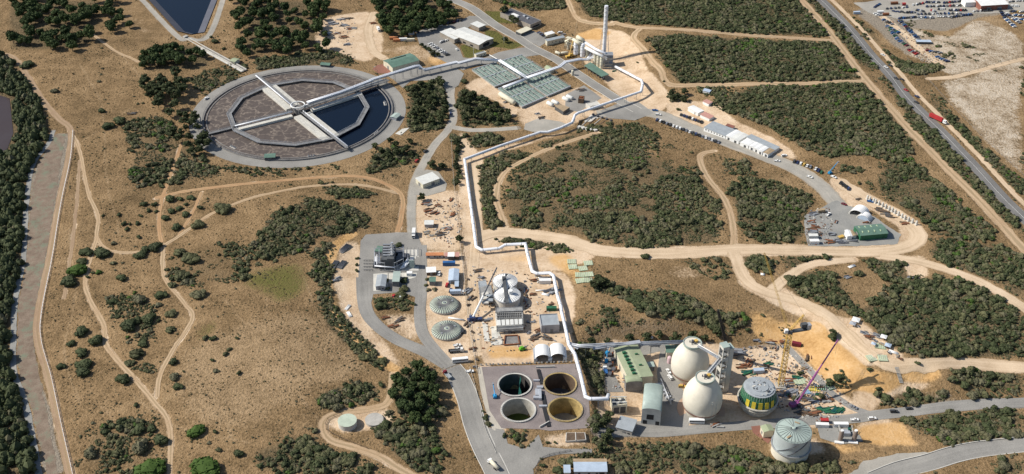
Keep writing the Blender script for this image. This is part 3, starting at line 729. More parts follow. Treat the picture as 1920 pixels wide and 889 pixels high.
# ------------------------------------------------------------------ ground sheet
def ground():
    ext = np.array([40, 100, 220, 480, 1000, 2200, 6000.0])
    X = np.concatenate([FX0 - ext[::-1], xs, FX1 + ext]); Y = np.concatenate([FY0 - ext[:5][::-1], ys, FY1 + ext])
    AX, AY = np.meshgrid(X, Y)
    AZ = hv(AX, AY)
    nx, ny = len(X), len(Y)
    co = np.stack([AX, AY, AZ], -1).reshape(-1, 3).astype(np.float32)
    i = np.arange((ny - 1) * (nx - 1)); r = i // (nx - 1); c = i % (nx - 1)
    a = r * nx + c
    q = np.stack([a, a + 1, a + nx + 1, a + nx], -1).astype(np.int32)
    me = bpy.data.meshes.new('ground')
    me.vertices.add(len(co)); me.vertices.foreach_set('co', co.ravel())
    me.loops.add(q.size); me.loops.foreach_set('vertex_index', q.ravel())
    me.polygons.add(len(q)); me.polygons.foreach_set('loop_start', np.arange(0, q.size, 4, dtype=np.int32))
    me.polygons.foreach_set('use_smooth', np.ones(len(q), bool))
    me.update(calc_edges=True)
    nl = 7; nb = 5
    for nm, ks in (('za', ('sand', 'orange', 'scrub', 'lush')), ('zb', ('white', 'mud', 'dry', 'grey'))):
        at = me.color_attributes.new(nm, 'FLOAT_COLOR', 'POINT')
        A = np.stack([np.pad(Z[k], ((nb, nl), (nl, nl)), mode='edge') for k in ks], -1).astype(np.float32)
        at.data.foreach_set('color', A.ravel())
    o = bpy.data.objects.new('ground', me); COL.objects.link(o)
    m, nt, b = _nodes('earth')
    P = _pos(nt)
    def att(n):
        x = nt.nodes.new('ShaderNodeAttribute'); x.attribute_name = n
        s = nt.nodes.new('ShaderNodeSeparateColor'); nt.links.new(x.outputs['Color'], s.inputs[0])
        return s.outputs[0], s.outputs[1], s.outputs[2], x.outputs['Alpha']
    sand, orange, scrub, lush = att('za'); white, mud, dry, grey = att('zb')
    big = _noise(nt, .012, 4, .6, P); mid = _noise(nt, .07, 4, .65, P); fine = _noise(nt, .55, 3, .7, P); vfine = _noise(nt, .85, 2, .65, P)
    edge = _math(nt, 'ADD', _math(nt, 'MULTIPLY', mid, .45), _math(nt, 'MULTIPLY', fine, .55))
    def soft(a, amp=.9):
        x = _math(nt, 'ADD', a, _math(nt, 'MULTIPLY', _math(nt, 'SUBTRACT', edge, .5), amp))
        n = nt.nodes.new('ShaderNodeMapRange'); n.interpolation_type = 'SMOOTHSTEP'
        nt.links.new(x, n.inputs['Value']); n.inputs['From Min'].default_value = .34; n.inputs['From Max'].default_value = .66
        return n.outputs[0]
    g = _math(nt, 'ADD', _math(nt, 'MULTIPLY', big, .4), _math(nt, 'ADD', _math(nt, 'MULTIPLY', mid, .22), _math(nt, 'MULTIPLY', fine, .4)))
    base = _ramp(nt, g, [(.36, (.135, .092, .046)), (.46, (.225, .15, .077)), (.55, (.305, .203, .107)), (.66, (.385, .268, .148))])
    tus = _ramp(nt, _math(nt, 'ADD', _math(nt, 'MULTIPLY', vfine, .7), _math(nt, 'MULTIPLY', mid, .3)), [(.4, (.42, .41, .36)), (.52, (1, 1, 1))])
    c = _mix(nt, _math(nt, 'MULTIPLY', soft(dry), .75), base, _ramp(nt, g, [(.38, (.27, .183, .1)), (.62, (.43, .305, .18))]))
    c = _mix(nt, .62, c, tus, 'MULTIPLY')
    c = _mix(nt, _math(nt, 'MULTIPLY', soft(mud), .8), c, _ramp(nt, g, [(.38, (.1, .08, .055)), (.62, (.22, .17, .115))]))
    c = _mix(nt, soft(lush), c, _ramp(nt, fine, [(.3, (.085, .085, .022)), (.7, (.15, .14, .045))]))
    c = _mix(nt, soft(scrub), c, _ramp(nt, fine, [(.32, (.075, .06, .034)), (.5, (.135, .1, .055)), (.7, (.25, .178, .1))]))
    c = _mix(nt, soft(grey), c, _ramp(nt, fine, [(.3, (.2, .17, .135)), (.7, (.34, .29, .225))]))
    c = _mix(nt, soft(white), c, _ramp(nt, _math(nt, 'ADD', _math(nt, 'MULTIPLY', mid, .5), _math(nt, 'MULTIPLY', fine, .5)), [(.38, (.2, .145, .09)), (.47, (.38, .3, .21)), (.56, (.52, .44, .34)), (.7, (.63, .55, .45))]))
    sd = _math(nt, 'ADD', _math(nt, 'MULTIPLY', mid, .6), _math(nt, 'MULTIPLY', fine, .4))
    c = _mix(nt, soft(sand, .7), c, _ramp(nt, sd, [(.34, (.39, .27, .165)), (.48, (.55, .41, .275)), (.64, (.66, .52, .375))]))
    c = _mix(nt, soft(orange, .7), c, _ramp(nt, sd, [(.33, (.4, .225, .085)), (.5, (.56, .345, .15)), (.68, (.64, .44, .245))]))
    nt.links.new(c, b.inputs['Base Color'])
    b.inputs['Roughness'].default_value = .95; b.inputs['Specular IOR Level'].default_value = .1
    bp = nt.nodes.new('ShaderNodeBump'); bp.inputs['Strength'].default_value = 1.0; bp.inputs['Distance'].default_value = 1.1
    nt.links.new(_math(nt, 'MULTIPLY', _math(nt, 'ADD', fine, _math(nt, 'MULTIPLY', vfine, .5)), _math(nt, 'SUBTRACT', 1.0, _math(nt, 'MULTIPLY', _math(nt, 'MAXIMUM', sand, orange), .8))), bp.inputs['Height'])
    nt.links.new(bp.outputs[0], b.inputs['Normal'])
    me.materials.append(m)
    tag(o, kind='structure')
ground()
# water: reservoir, lagoon
def watermat(name, col, rough, bump=.15, spec=.5):
    m, nt, b = _nodes(name); P = _pos(nt)
    b.inputs['Base Color'].default_value = (*col, 1); b.inputs['Roughness'].default_value = rough; b.inputs['Specular IOR Level'].default_value = spec
    bp = nt.nodes.new('ShaderNodeBump'); bp.inputs['Strength'].default_value = bump; bp.inputs['Distance'].default_value = .1
    nt.links.new(_noise(nt, .5, 3, .6, P), bp.inputs['Height']); nt.links.new(bp.outputs[0], b.inputs['Normal'])
    return m
M['deepwater'] = watermat('deepwater', (.004, .009, .02), .1, .1, .18)
M['lagoonwater'] = watermat('lagoonwater', (.05, .032, .026), .3)
w = sheet('water', [(p.x, p.y) for p in RES], M['deepwater'], flat=-1.6)
zl = TP(LAGOON); zz = min(p.z for p in zl)
sheet('water', zl, M['lagoonwater'], .25)
liner = surf('liner', [(.3, (.07, .075, .095)), (.6, (.1, .105, .13))])
mb = MB()
for i in range(1, len(RES) - 2):
    pass
ctr = sum((Vector((p.x, p.y, 0)) for p in RES), Vector()) / len(RES)
def inset(P, d):
    n = len(P); out = []
    for i in range(n):
        a, b_, c_ = P[i - 1], P[i], P[(i + 1) % n]
        t1 = Vector((b_.x - a.x, b_.y - a.y, 0)).normalized(); t2 = Vector((c_.x - b_.x, c_.y - b_.y, 0)).normalized()
        n1 = Vector((-t1.y, t1.x, 0)); n2 = Vector((-t2.y, t2.x, 0)); k = (n1 + n2); k = k / max(k.length_squared / 2, .3)
        s = 1 if (ctr - Vector((b_.x, b_.y, 0))).dot(n1) > 0 else -1
        out.append(Vector((b_.x, b_.y, 0)) + k * d * s)
    return out
I1 = inset(RES, 1.0); I2 = inset(RES, 11)
for i in range(len(RES) - 1):
    mb.quad((I1[i].x, I1[i].y, 2.5), (I1[i + 1].x, I1[i + 1].y, 2.5), (I2[i + 1].x, I2[i + 1].y, -2.4), (I2[i].x, I2[i].y, -2.4))
tag(mb.build('reservoir_liner', liner), kind='structure')
# ------------------------------------------------------------------ plants
def ico(sub):
    bm = bmesh.new(); bmesh.ops.create_icosphere(bm, subdivisions=sub, radius=1)
    v = np.array([x.co[:] for x in bm.verts]); f = [[q.index for q in x.verts] for x in bm.faces]; bm.free()
    return v, f
ICO1, ICO2 = ico(1), ico(2)

def cards(rng, n, cen, rad, size, squash=1.0):
    """n small bent leaf clumps spread through the shell of an ellipsoid"""
    vs = []; fs = []
    for _ in range(n):
        d = rng.normal(size=3); d /= np.linalg.norm(d)
        if d[2] < -.35: d[2] *= -.6
        p = np.array(cen) + d * np.array(rad) * rng.uniform(.72, 1.12)
        nrm = d * .75 + rng.normal(size=3) * .5; nrm /= np.linalg.norm(nrm)
        a = np.cross(nrm, rng.normal(size=3)); a /= np.linalg.norm(a); b = np.cross(nrm, a)
        s = size * rng.uniform(.6, 1.4)
        o = len(vs)
        k = rng.integers(4, 6)
        for q in range(k):
            an = 2 * PI * q / k + rng.uniform(-.3, .3); rr = s * rng.uniform(.6, 1.1)
            vs.append(p + a * math.cos(an) * rr + b * math.sin(an) * rr + nrm * rng.uniform(-.25, .25) * s)
        fs.append([o + q for q in range(k)])
    return vs, fs

def lump(rng, cen, rad, base=ICO1, rough=.22):
    v, f = base
    s = rng.integers(0, 999)
    k = 1 + (fbm(v[:, 0] * 2.3 + s, v[:, 1] * 2.3 + v[:, 2] * 1.7, int(s), 2) - .5) * rough * 4
    return v * k[:, None] * np.array(rad) + np.array(cen), f

def bush_mesh(name, material, seed, n=5, flat=.62, card=.085, nc=16):
    """unit bush: about 1 wide, sitting on z = 0"""
    rng = np.random.default_rng(seed); mb = MB()
    for k in range(n):
        a = rng.uniform(0, 2 * PI); r = 0 if k == 0 else rng.uniform(.16, .34)
        R_ = rng.uniform(.2, .3) * (1.2 if k == 0 else .85)
        c = (r * math.cos(a), r * math.sin(a), R_ * flat * 1.0 + rng.uniform(0, .1))
        v, f = lump(rng, c, (R_, R_, R_ * flat * 1.25)); mb.add(v, f, False)
        v, f = cards(rng, nc, c, (R_, R_, R_ * flat * 1.25), card); mb.add(v, f)
    me = bpy.data.meshes.new(name)
    me.from_pydata(mb.v, [], mb.f); me.materials.append(material); me.update()
    return me

BUSH = [bush_mesh('bush', M[k], 100 + i, n, fl) for i, (k, n, fl) in enumerate((('leaf_scrub', 5, .62), ('leaf_scrub', 6, .55), ('leaf_scrub', 4, .75), ('leaf_dark', 5, .7), ('leaf_dark', 6, .62), ('leaf_grey', 5, .5), ('leaf_grey', 4, .55), ('leaf_bright', 5, .6)))]

def crown_mesh(name, material, seed, rad, zc, zr, n, nc, card, spread=.75, lumps=True):
    rng = np.random.default_rng(seed); mb = MB()
    for k in range(n):
        d = rng.normal(size=3); d /= np.linalg.norm(d); d *= rng.uniform(.35, 1) ** .6
        c = np.array((d[0] * rad * spread, d[1] * rad * spread, zc + d[2] * zr * spread))
        R_ = rad * rng.uniform(.28, .46)
        if lumps:
            v, f = lump(rng, c, (R_ * .88, R_ * .88, R_ * .66), ICO1, .25); mb.add(v, f)
        v, f = cards(rng, nc, c, (R_, R_, R_ * .8), card); mb.add(v, f)
    me = bpy.data.meshes.new(name); me.from_pydata(mb.v, [], mb.f); me.materials.append(material); me.update()
    return me

def trunk_mesh(seed, hgt, r, crown_r):
    rng = np.random.default_rng(seed); mb = MB()
    mb.tube([(0, 0, -.8), (rng.uniform(-.2, .2), rng.uniform(-.2, .2), hgt * .5), (rng.uniform(-.4, .4), rng.uniform(-.4, .4), hgt)], [r, r * .75, r * .35], 7)
    for k in range(5):
        a = 2 * PI * k / 5 + rng.uniform(-.4, .4); z = hgt * rng.uniform(.45, .75)
        e = crown_r * rng.uniform(.45, .7)
        mb.tube([(0, 0, z), (e * .5 * math.cos(a), e * .5 * math.sin(a), z + e * .3), (e * math.cos(a), e * math.sin(a), z + e * .75)], [r * .5, r * .35, r * .12], 5)
    me = bpy.data.meshes.new('trunk'); me.from_pydata(mb.v, [], mb.f); me.materials.append(M['trunk']); me.update()
    return me

TREES = {}
def deftree(kind, i, material, rad, hgt, n, nc, card, spread, lumps=True, low=.42):
    zr = hgt * (1 - low) / 2; zc = hgt - zr
    TREES.setdefault(kind, []).append((crown_mesh('crown', M[material], 500 + i, rad, zc, zr, n, nc, card, spread, lumps), trunk_mesh(600 + i, hgt * .8, .3, rad)))
for i in range(4): deftree('pine', i, 'leaf_pine', 5.8, 10.5, 20, 34, .66, .74, low=.22)
for i in range(3): deftree('gum', 10 + i, 'leaf_dark', 5.2, 12, 16, 34, .56, .85, low=.3)
for i in range(3): deftree('olive', 20 + i, 'leaf_dark', 3.6, 6, 13, 30, .45, .78, low=.1)

def pxm(u, v):
    a = T(u, v); d = (a - Vector((0, 0, CH))).dot(Vector((0, CP, -SP)))
    return F / d

def leaf_obj(o):
    return o
BIG = {b: bush_mesh('bush', M[k], 300 + b, 16, .6, .04, 60) for b, k in ((7, 'leaf_bright'), (3, 'leaf_dark'), (0, 'leaf_scrub'), (5, 'leaf_grey'))}
PLANTS = []    # (object, anchor, sortkey, adjective, noun)
def tree(kind, p, s, adj, anchor, noun):
    cm, tm = TREES[kind][RNG.integers(len(TREES[kind]))]
    t = bpy.data.objects.new({'pine': 'pine_tree', 'gum': 'gum_tree', 'olive': 'small_tree'}[kind], None); COL.objects.link(t)
    t.location = (p.x, p.y, h(p.x, p.y)); t.rotation_euler = (0, 0, RNG.uniform(0, 6.28)); t.scale = (s, s, s * RNG.uniform(.88, 1.12))
    for nm, me in (('crown', cm), ('trunk', tm)):
        c = bpy.data.objects.new(nm, me); COL.objects.link(c); c.parent = t
    t['category'] = 'tree'
    PLANTS.append((t, anchor, p, adj, noun))
    return t
def shrub(bi, p, d, adj, anchor, noun='shrub'):
    o = bpy.data.objects.new('shrub', BIG[{7: 7, 3: 3, 4: 3, 5: 5, 6: 5}.get(bi, 0)] if d > 6.2 else BUSH[bi]); COL.objects.link(o)
    o.location = (p.x, p.y, h(p.x, p.y) - .05); o.rotation_euler = (0, 0, RNG.uniform(0, 6.28)); o.scale = (d, d * RNG.uniform(.85, 1.15), d * RNG.uniform(.75, 1.0))
    o['category'] = 'shrub'
    PLANTS.append((o, anchor, p, adj, noun))
    return o

def fill(poly, n, mind):
    P = [(p.x, p.y) for p in TP(poly)]
    x0, x1 = min(p[0] for p in P), max(p[0] for p in P); y0, y1 = min(p[1] for p in P), max(p[1] for p in P)
    out = []; t = 0
    while len(out) < n and t < 6000:
        t += 1
        x, y = RNG.uniform(x0, x1), RNG.uniform(y0, y1)
        if inpoly(np.array([x]), np.array([y]), P)[0] and all(math.hypot(x - a, y - b) > mind for a, b in out): out.append((x, y))
    return [Vector((a, b, 0)) for a, b in out]

for kind, poly, n, mind, s0, s1, anchor, noun in (
    ('pine', "20,0 190,0 186,45 165,88 130,98 60,90 22,86 45,55", 56, 6, .8, 1.25, 'in the grove left of the reservoir', 'pine tree'),
    ('pine', "190,0 218,0 246,58 200,64", 12, 6, .8, 1.1, 'in the small clump left of the reservoir', 'pine tree'),
    ('pine', "262,108 330,92 388,100 378,122 300,132 262,128", 22, 5.5, .8, 1.15, 'beside the outlet channel', 'dense tree'),
    ('gum', "265,148 330,142 352,172 325,212 290,205 270,165", 22, 5.5, .8, 1.15, 'in the clump left of the basin', 'tall grey-green tree'),
    ('gum', "318,212 380,232 398,292 345,300 322,255", 20, 6, .55, .95, 'on sand below left of the basin', 'small gum tree'),
    ('pine', "430,0 560,0 612,18 612,75 560,92 500,102 470,90 440,50", 56, 6.2, .7, 1.2, 'in the wood right of the reservoir', 'dark pine tree'),
    ('pine', "695,0 790,0 855,12 860,42 800,62 740,80 720,62 700,30", 60, 5.8, .75, 1.2, 'in the woodland above the car park', 'dense pine tree'),
    ('pine', "440,85 500,90 600,82 600,102 520,108 450,108", 14, 7, .7, 1.0, 'at the edge by the scrub strip', 'pine tree'),
    ('pine', "738,705 800,692 832,770 806,800 760,792 736,745", 20, 6, .62, .85, 'in the thicket by the small tanks', 'bushy green tree'),
    ('olive', "695,270 770,265 785,285 740,318 705,310", 12, 6, .8, 1.2, 'in the thicket below the round basin', 'bushy tree'),
    ('olive', "770,170 832,152 838,200 832,232 770,238", 26, 6, .9, 1.35, 'in the thicket right of the basin', 'bushy tree'),
    ('olive', "864,182 880,175 930,198 962,222 955,232 872,234 862,210", 22, 5.5, .9, 1.3, 'in the thicket left of the covered tanks', 'bushy tree'),
    ('olive', "853,262 861,262 861,348 853,348", 12, 4, .55, .85, 'in the row beside the pipeline', 'narrow tree'),
    ('olive', "786,86 800,90 825,108 815,112", 7, 4, .6, .9, 'in the planted row beside the car park', 'clipped tree'),
    ('olive', "1110,528 1130,530 1140,540 1115,540", 3, 5, 1.2, 1.5, 'left in the band above the digesters', 'rounded tree'),
    ('olive', "1090,645 1135,650 1350,640 1352,628 1230,630", 13, 8, .8, 1.25, 'on the bank behind the digester yard', 'round dark tree'),
    ('olive', "1112,800 1140,785 1150,840 1125,845", 8, 6, .9, 1.3, 'beside the low grey shed', 'dark tree'),
    ('olive', "1256,175 1284,175 1284,192 1258,196", 5, 5, .9, 1.2, 'on the sand beside the first site huts', 'small tree')):
    pts = fill(poly, n, mind)
    for p in pts: tree(kind, p, RNG.uniform(s0, s1), RNG.choice(['', '', 'large ', 'smaller ']) if False else '', anchor, noun)
for u, v, s, k, anchor in ((612, 92, 1.0, 'pine', 'beside the stored machinery in the sandy yard'), (945, 30, .9, 'gum', 'on the lawn beside the dark roofed office'), (965, 48, .8, 'gum', 'in front of the dark roofed office'), (958, 42, .7, 'gum', 'in the forecourt garden of the dark roofed office'), (947, 80, 1.1, 'olive', 'on the lawn by the white roofed building'), (812, 316, 1.3, 'olive', 'above the square pale shed'), (829, 318, 1.1, 'olive', 'above right of the square pale shed'), (790, 376, 1.1, 'olive', 'below the square pale shed'), (862, 455, 1.0, 'olive', 'alone on the fence line near the site huts'), (1560, 632, 1.0, 'olive', 'alone on the orange slope by the crane tip'), (1112, 205, .6, 'olive', 'beside the pipe trestle')):
    tree(k, T(u, v), s, '', anchor, 'single tree')

SH = """51 120 24 3;191 207 14 3;203 235 24 3;224 225 25 3;251 251 10 3;403 77 14 3;420 91 9 3;396 69 8 3;103 170 14 5;184 152 9 6
270 382 14 3;290 383 13 3;280 394 12 4;293 396 10 3;223 402 12 3;193 404 8 3;264 404 8 4;233 419 13 3;244 420 8 3;259 418 12 4;238 429 13 3;261 444 11 3;213 455 12 5;310 408 15 3;321 395 16 4;336 390 15 3;348 401 17 3;331 425 20 4;375 389 13 3;319 372 20 3;338 372 13 4;358 370 15 3;349 383 10 3
162 471 25 4;192 472 30 3;154 489 20 3;145 505 33 7;130 526 30 3;263 477 22 3;292 462 25 4;272 467 20 4;228 520 20 3;213 493 13 0;185 509 13 7;174 511 9 3;164 519 9 3;213 565 18 3;302 552 23 3;263 560 25 5;322 533 16 0;297 571 15 5;337 472 20 0;358 482 30 0;341 513 28 0;371 550 26 0;418 390 28 0;371 420 24 0
153 620 27 3;181 637 27 4;134 643 17 3;153 660 23 4;158 681 28 3;156 696 26 3;115 686 17 3;231 710 27 3;243 679 18 0;257 662 25 0;269 643 20 4;243 608 33 4;280 596 28 3;320 587 20 0;320 617 17 0;325 677 18 3;334 724 17 3;327 705 18 6;384 633 15 0;400 634 15 3;398 675 10 3;429 654 12 0;422 663 13 0;406 694 13 5;448 699 12 3
368 806 33 7;403 809 11 3;255 759 12 3;233 794 15 3;224 806 12 3;261 803 27 3;285 803 18 3;302 823 28 3;282 876 50 7;386 875 55 7;448 849 20 3;170 848 26 5;264 835 34 5;714 720 16 3;741 721 16 3;592 807 14 0;692 671 12 3;704 682 12 3;713 690 13 3
712 562 16 3;714 573 21 3;737 570 11 0;764 564 14 3;775 569 12 3;760 552 9 3;757 541 17 0;758 525 15 3;727 541 12 0;726 525 10 0;747 459 16 3;732 459 10 3;670 484 9 3;669 496 8 3;669 507 9 3;800 523 9 0;798 534 9 0;803 543 10 5;815 542 10 5
960 807 13 3;971 814 12 3;969 823 14 3;982 814 12 0;985 807 9 0;946 816 13 3;1027 829 9 3;1041 829 8 3;1017 872 13 3;1046 881 20 3;1560 632 16 3;1500 699 14 3;1528 747 13 0;1540 743 15 0;1630 692 12 3;1572 707 20 4;1555 716 18 4;1245 152 6 0;1195 117 6 0
870 152 13 3;1272 205 9 3;1210 480 16 3;1440 505 20 0;1395 605 14 3;1402 618 12 3;1430 590 10 0;1480 520 18 0;1610 512 16 0;1655 505 14 3;1720 680 12 3;1490 745 16 0"""
SHP = [tuple(float(a) for a in s.split()) for s in SH.replace('\n', ';').split(';') if s.strip()]
ADJ = {0: 'olive green', 1: 'olive green', 2: 'olive green', 3: 'dark green', 4: 'dark green', 5: 'grey', 6: 'dry grey', 7: 'bright green'}
def anchor_of(u, v):
    A = (((0, 0), (130, 250), 'on the dry field beside the left track'), ((130, 0), (450, 100), 'on the bare ground by the reservoir'), ((130, 100), (300, 350), 'left of the round basin'), ((180, 350), (300, 460), 'in grassland left of the track fork'), ((300, 350), (450, 450), 'among the sandy track branches'), ((100, 450), (310, 530), 'along the looping field track'), ((300, 450), (450, 600), 'right of the field track'), ((100, 530), (240, 720), 'between the two left tracks'), ((240, 580), (345, 740), 'in the grassland where two tracks meet'), ((345, 600), (480, 720), 'on the pale bare hillside'), ((140, 740), (480, 889), 'near the lower field track'), ((550, 640), (760, 830), 'by the two small round tanks'), ((655, 440), (790, 590), 'in the planted beds of the power yard'), ((790, 500), (830, 560), 'beside the small green roofed hut'), ((935, 790), (1060, 889), 'in the beds below the open clarifiers'), ((1370, 560), (1660, 760), 'on the orange sand slope'), ((860, 100), (1290, 250), 'on bare sand near the covered tanks'))
    for (a, b), (c, d), t in A:
        if a <= u <= c and b <= v <= d: return t
    return 'among the sand tracks right of centre'
for u, v, d, b in SHP:
    s = pxm(u, v); p = T(u, v + d * .18)
    shrub(int(b), p, d / s * 1.12, ADJ[int(b)], anchor_of(u, v))

# scrub points
pts = []; sizes = []; kinds = []
NEAR = []
road = AVOID
def onroad(x, y):
    i = np.clip(((x - FX0) / FS + .5).astype(int), 0, NX - 1); j = np.clip(((y - FY0) / FS + .5).astype(int), 0, NY - 1)
    return road[j, i]
for s, dn, sz in SCRUB:
    P = [(p.x, p.y) for p in TP(s)]
    x0, x1 = min(p[0] for p in P) - 4, max(p[0] for p in P) + 4; y0, y1 = min(p[1] for p in P) - 4, max(p[1] for p in P) + 4
    n = int((x1 - x0) * (y1 - y0) / (sz * sz * .36))
    x = RNG.uniform(x0, x1, n); y = RNG.uniform(y0, y1, n)
    wob = (fbm(x / 9, y / 9, 77, 2) - .5) * 11 + (fbm(x / 30, y / 30, 79, 2) - .5) * 14
    ok = inpoly(x + wob, y - wob, P) & ~onroad(x, y)
    # clearings: the sparser the patch the more of them
    nf = fbm(x / 13, y / 13, 31, 3) * .65 + fbm(x / 45, y / 45, 13, 2) * .35
    ok &= nf < .36 + .36 * dn
    ok &= RNG.uniform(0, 1, n) < .35 + .65 * dn
    x, y, nf = x[ok], y[ok], nf[ok]
    sc = sz * RNG.lognormal(0, .36, len(x)) * (.7 + .75 * fbm(x / 16, y / 16, 66, 2))
    kf = fbm(x / 22, y / 22, 57, 2); kr = RNG.uniform(0, 1, len(x))
    k = np.where(kr < .14 + .5 * np.clip(kf - .52, 0, 1) * 3, RNG.integers(5, 7, len(x)), np.where(kr < .45 + (sz > 3.1) * .2, RNG.integers(3, 5, len(x)), RNG.integers(0, 3, len(x))))
    k = np.where((kr > .99) | ((kf > .7) & (kr > .8)), 7, k)
    pts.append(np.stack([x, y], -1)); sizes.append(sc); kinds.append(k)
# low heath between the bushes
for s, dn, sz in SCRUB:
    P = [(p.x, p.y) for p in TP(s)]
    x0, x1 = min(p[0] for p in P) - 6, max(p[0] for p in P) + 6; y0, y1 = min(p[1] for p in P) - 6, max(p[1] for p in P) + 6
    n = int((x1 - x0) * (y1 - y0) / 2.0); x = RNG.uniform(x0, x1, n); y = RNG.uniform(y0, y1, n)
    wob = (fbm(x / 7, y / 7, 78, 2) - .5) * 16
    ok = inpoly(x + wob, y - wob, P) & ~onroad(x, y) & (fbm(x / 8, y / 8, 33, 3) < .26 + .34 * dn)
    x, y = x[ok], y[ok]; pts.append(np.stack([x, y], -1)); sizes.append(RNG.lognormal(.25, .3, len(x))); kinds.append(RNG.choice([0, 1, 2, 0, 1, 5, 6, 3], len(x)))
# loose shrubs over the open fields
x = RNG.uniform(-420, 360, 9000); y = RNG.uniform(470, 1160, 9000)
dr = Z['sand'] + Z['white'] * .4 + Z['grey'] + Z['orange'] * .6
i = np.clip(((x - FX0) / FS).astype(int), 0, NX - 1); j = np.clip(((y - FY0) / FS).astype(int), 0, NY - 1)
nf = fbm(x / 26, y / 26, 91, 3)
ok = (nf > .47 + .12 * np.clip(Z['dry'][j, i], 0, 1)) & ~onroad(x, y) & (dr[j, i] < .2) & ~inpoly(x, y, PLAT_XY) & ~inpoly(x, y, [(p.x, p.y) for p in RES]) & (np.hypot(x - SBR_C.x, y - SBR_C.y) > SBR_R + 16)
x, y = x[ok], y[ok]
pts.append(np.stack([x, y], -1)); sizes.append(RNG.lognormal(.25, .4, len(x))); kinds.append(RNG.choice([0, 1, 3, 5, 6, 5, 0], len(x)))
PT = np.concatenate(pts); SZ = np.concatenate(sizes); KD = np.concatenate(kinds)
SZ = np.clip(SZ, .6, 7.5)
# the ones that show largest become shrubs of their own
dist = np.sqrt(PT[:, 0] ** 2 + PT[:, 1] ** 2 + CH ** 2)
vis = np.abs(PT[:, 0] / (PT[:, 1] * CP + CH * SP)) < .44
near = np.argsort(-(SZ / dist) * vis * (PT[:, 1] > 478))
nown = 300 - len(SHP)
own = near[:nown]
def region_anchor(x, y):
    c = (('by the country road bend', (270, 520)), ('in the scrub above the lower access road', (250, 590)), ('in the right edge scrub block', (270, 660)), ('below the digester road', (110, 480)), ('by the low grey shed', (60, 490)), ('beside the small round tanks', (-90, 540)), ('left of the access road', (-130, 480)), ('on the bank above the digesters', (110, 640)), ('on the hill inside the pipeline loop', (60, 760)), ('left of the haul road', (170, 650)), ('in the scrub right of the compound', (300, 760)), ('on the scrub hill above the power yard', (-170, 710)), ('in the scrub by the left field tracks', (-260, 620)), ('in the scrub beside the highway', (400, 900)), ('in the scrub near the round basin', (-200, 800)), ('below the gravel compound', (215, 720)))
    return min(c, key=lambda a: math.hypot(x - a[1][0], y - a[1][1]))[0]
for q in own:
    shrub(int(KD[q]), Vector((PT[q, 0], PT[q, 1], 0)), float(SZ[q]), ADJ[int(KD[q])], region_anchor(PT[q, 0], PT[q, 1]))
keep = np.ones(len(PT), bool); keep[own] = False
PT, SZ, KD = PT[keep], SZ[keep], KD[keep]

def ordinal(n): return {1: 'first', 2: 'second', 3: 'third'}.get(n, f"{n}{'th' if 10 < n % 100 < 14 else {1: 'st', 2: 'nd', 3: 'rd'}.get(n % 10, 'th')}")
def label_plants():
    from collections import defaultdict
    g = defaultdict(list)
    for o, a, p, adj, noun in PLANTS: g[(adj, noun, a)].append((p.x / (p.y * CP + CH * SP), o))
    for (adj, noun, a), L in g.items():
        L.sort(key=lambda t: t[0]); n = len(L)
        base = f"{adj} {noun}".strip()
        for i, (_, o) in enumerate(L):
            if n == 1: o['label'] = f"{base} {a}"
            elif i == 0: o['label'] = f"leftmost {base} {a}"
            elif i == n - 1: o['label'] = f"rightmost {base} {a}"
            else: o['label'] = f"{ordinal(i + 1)} {base} from the left {a}"
            o['group'] = (f"{noun}s {a}").strip()
label_plants()

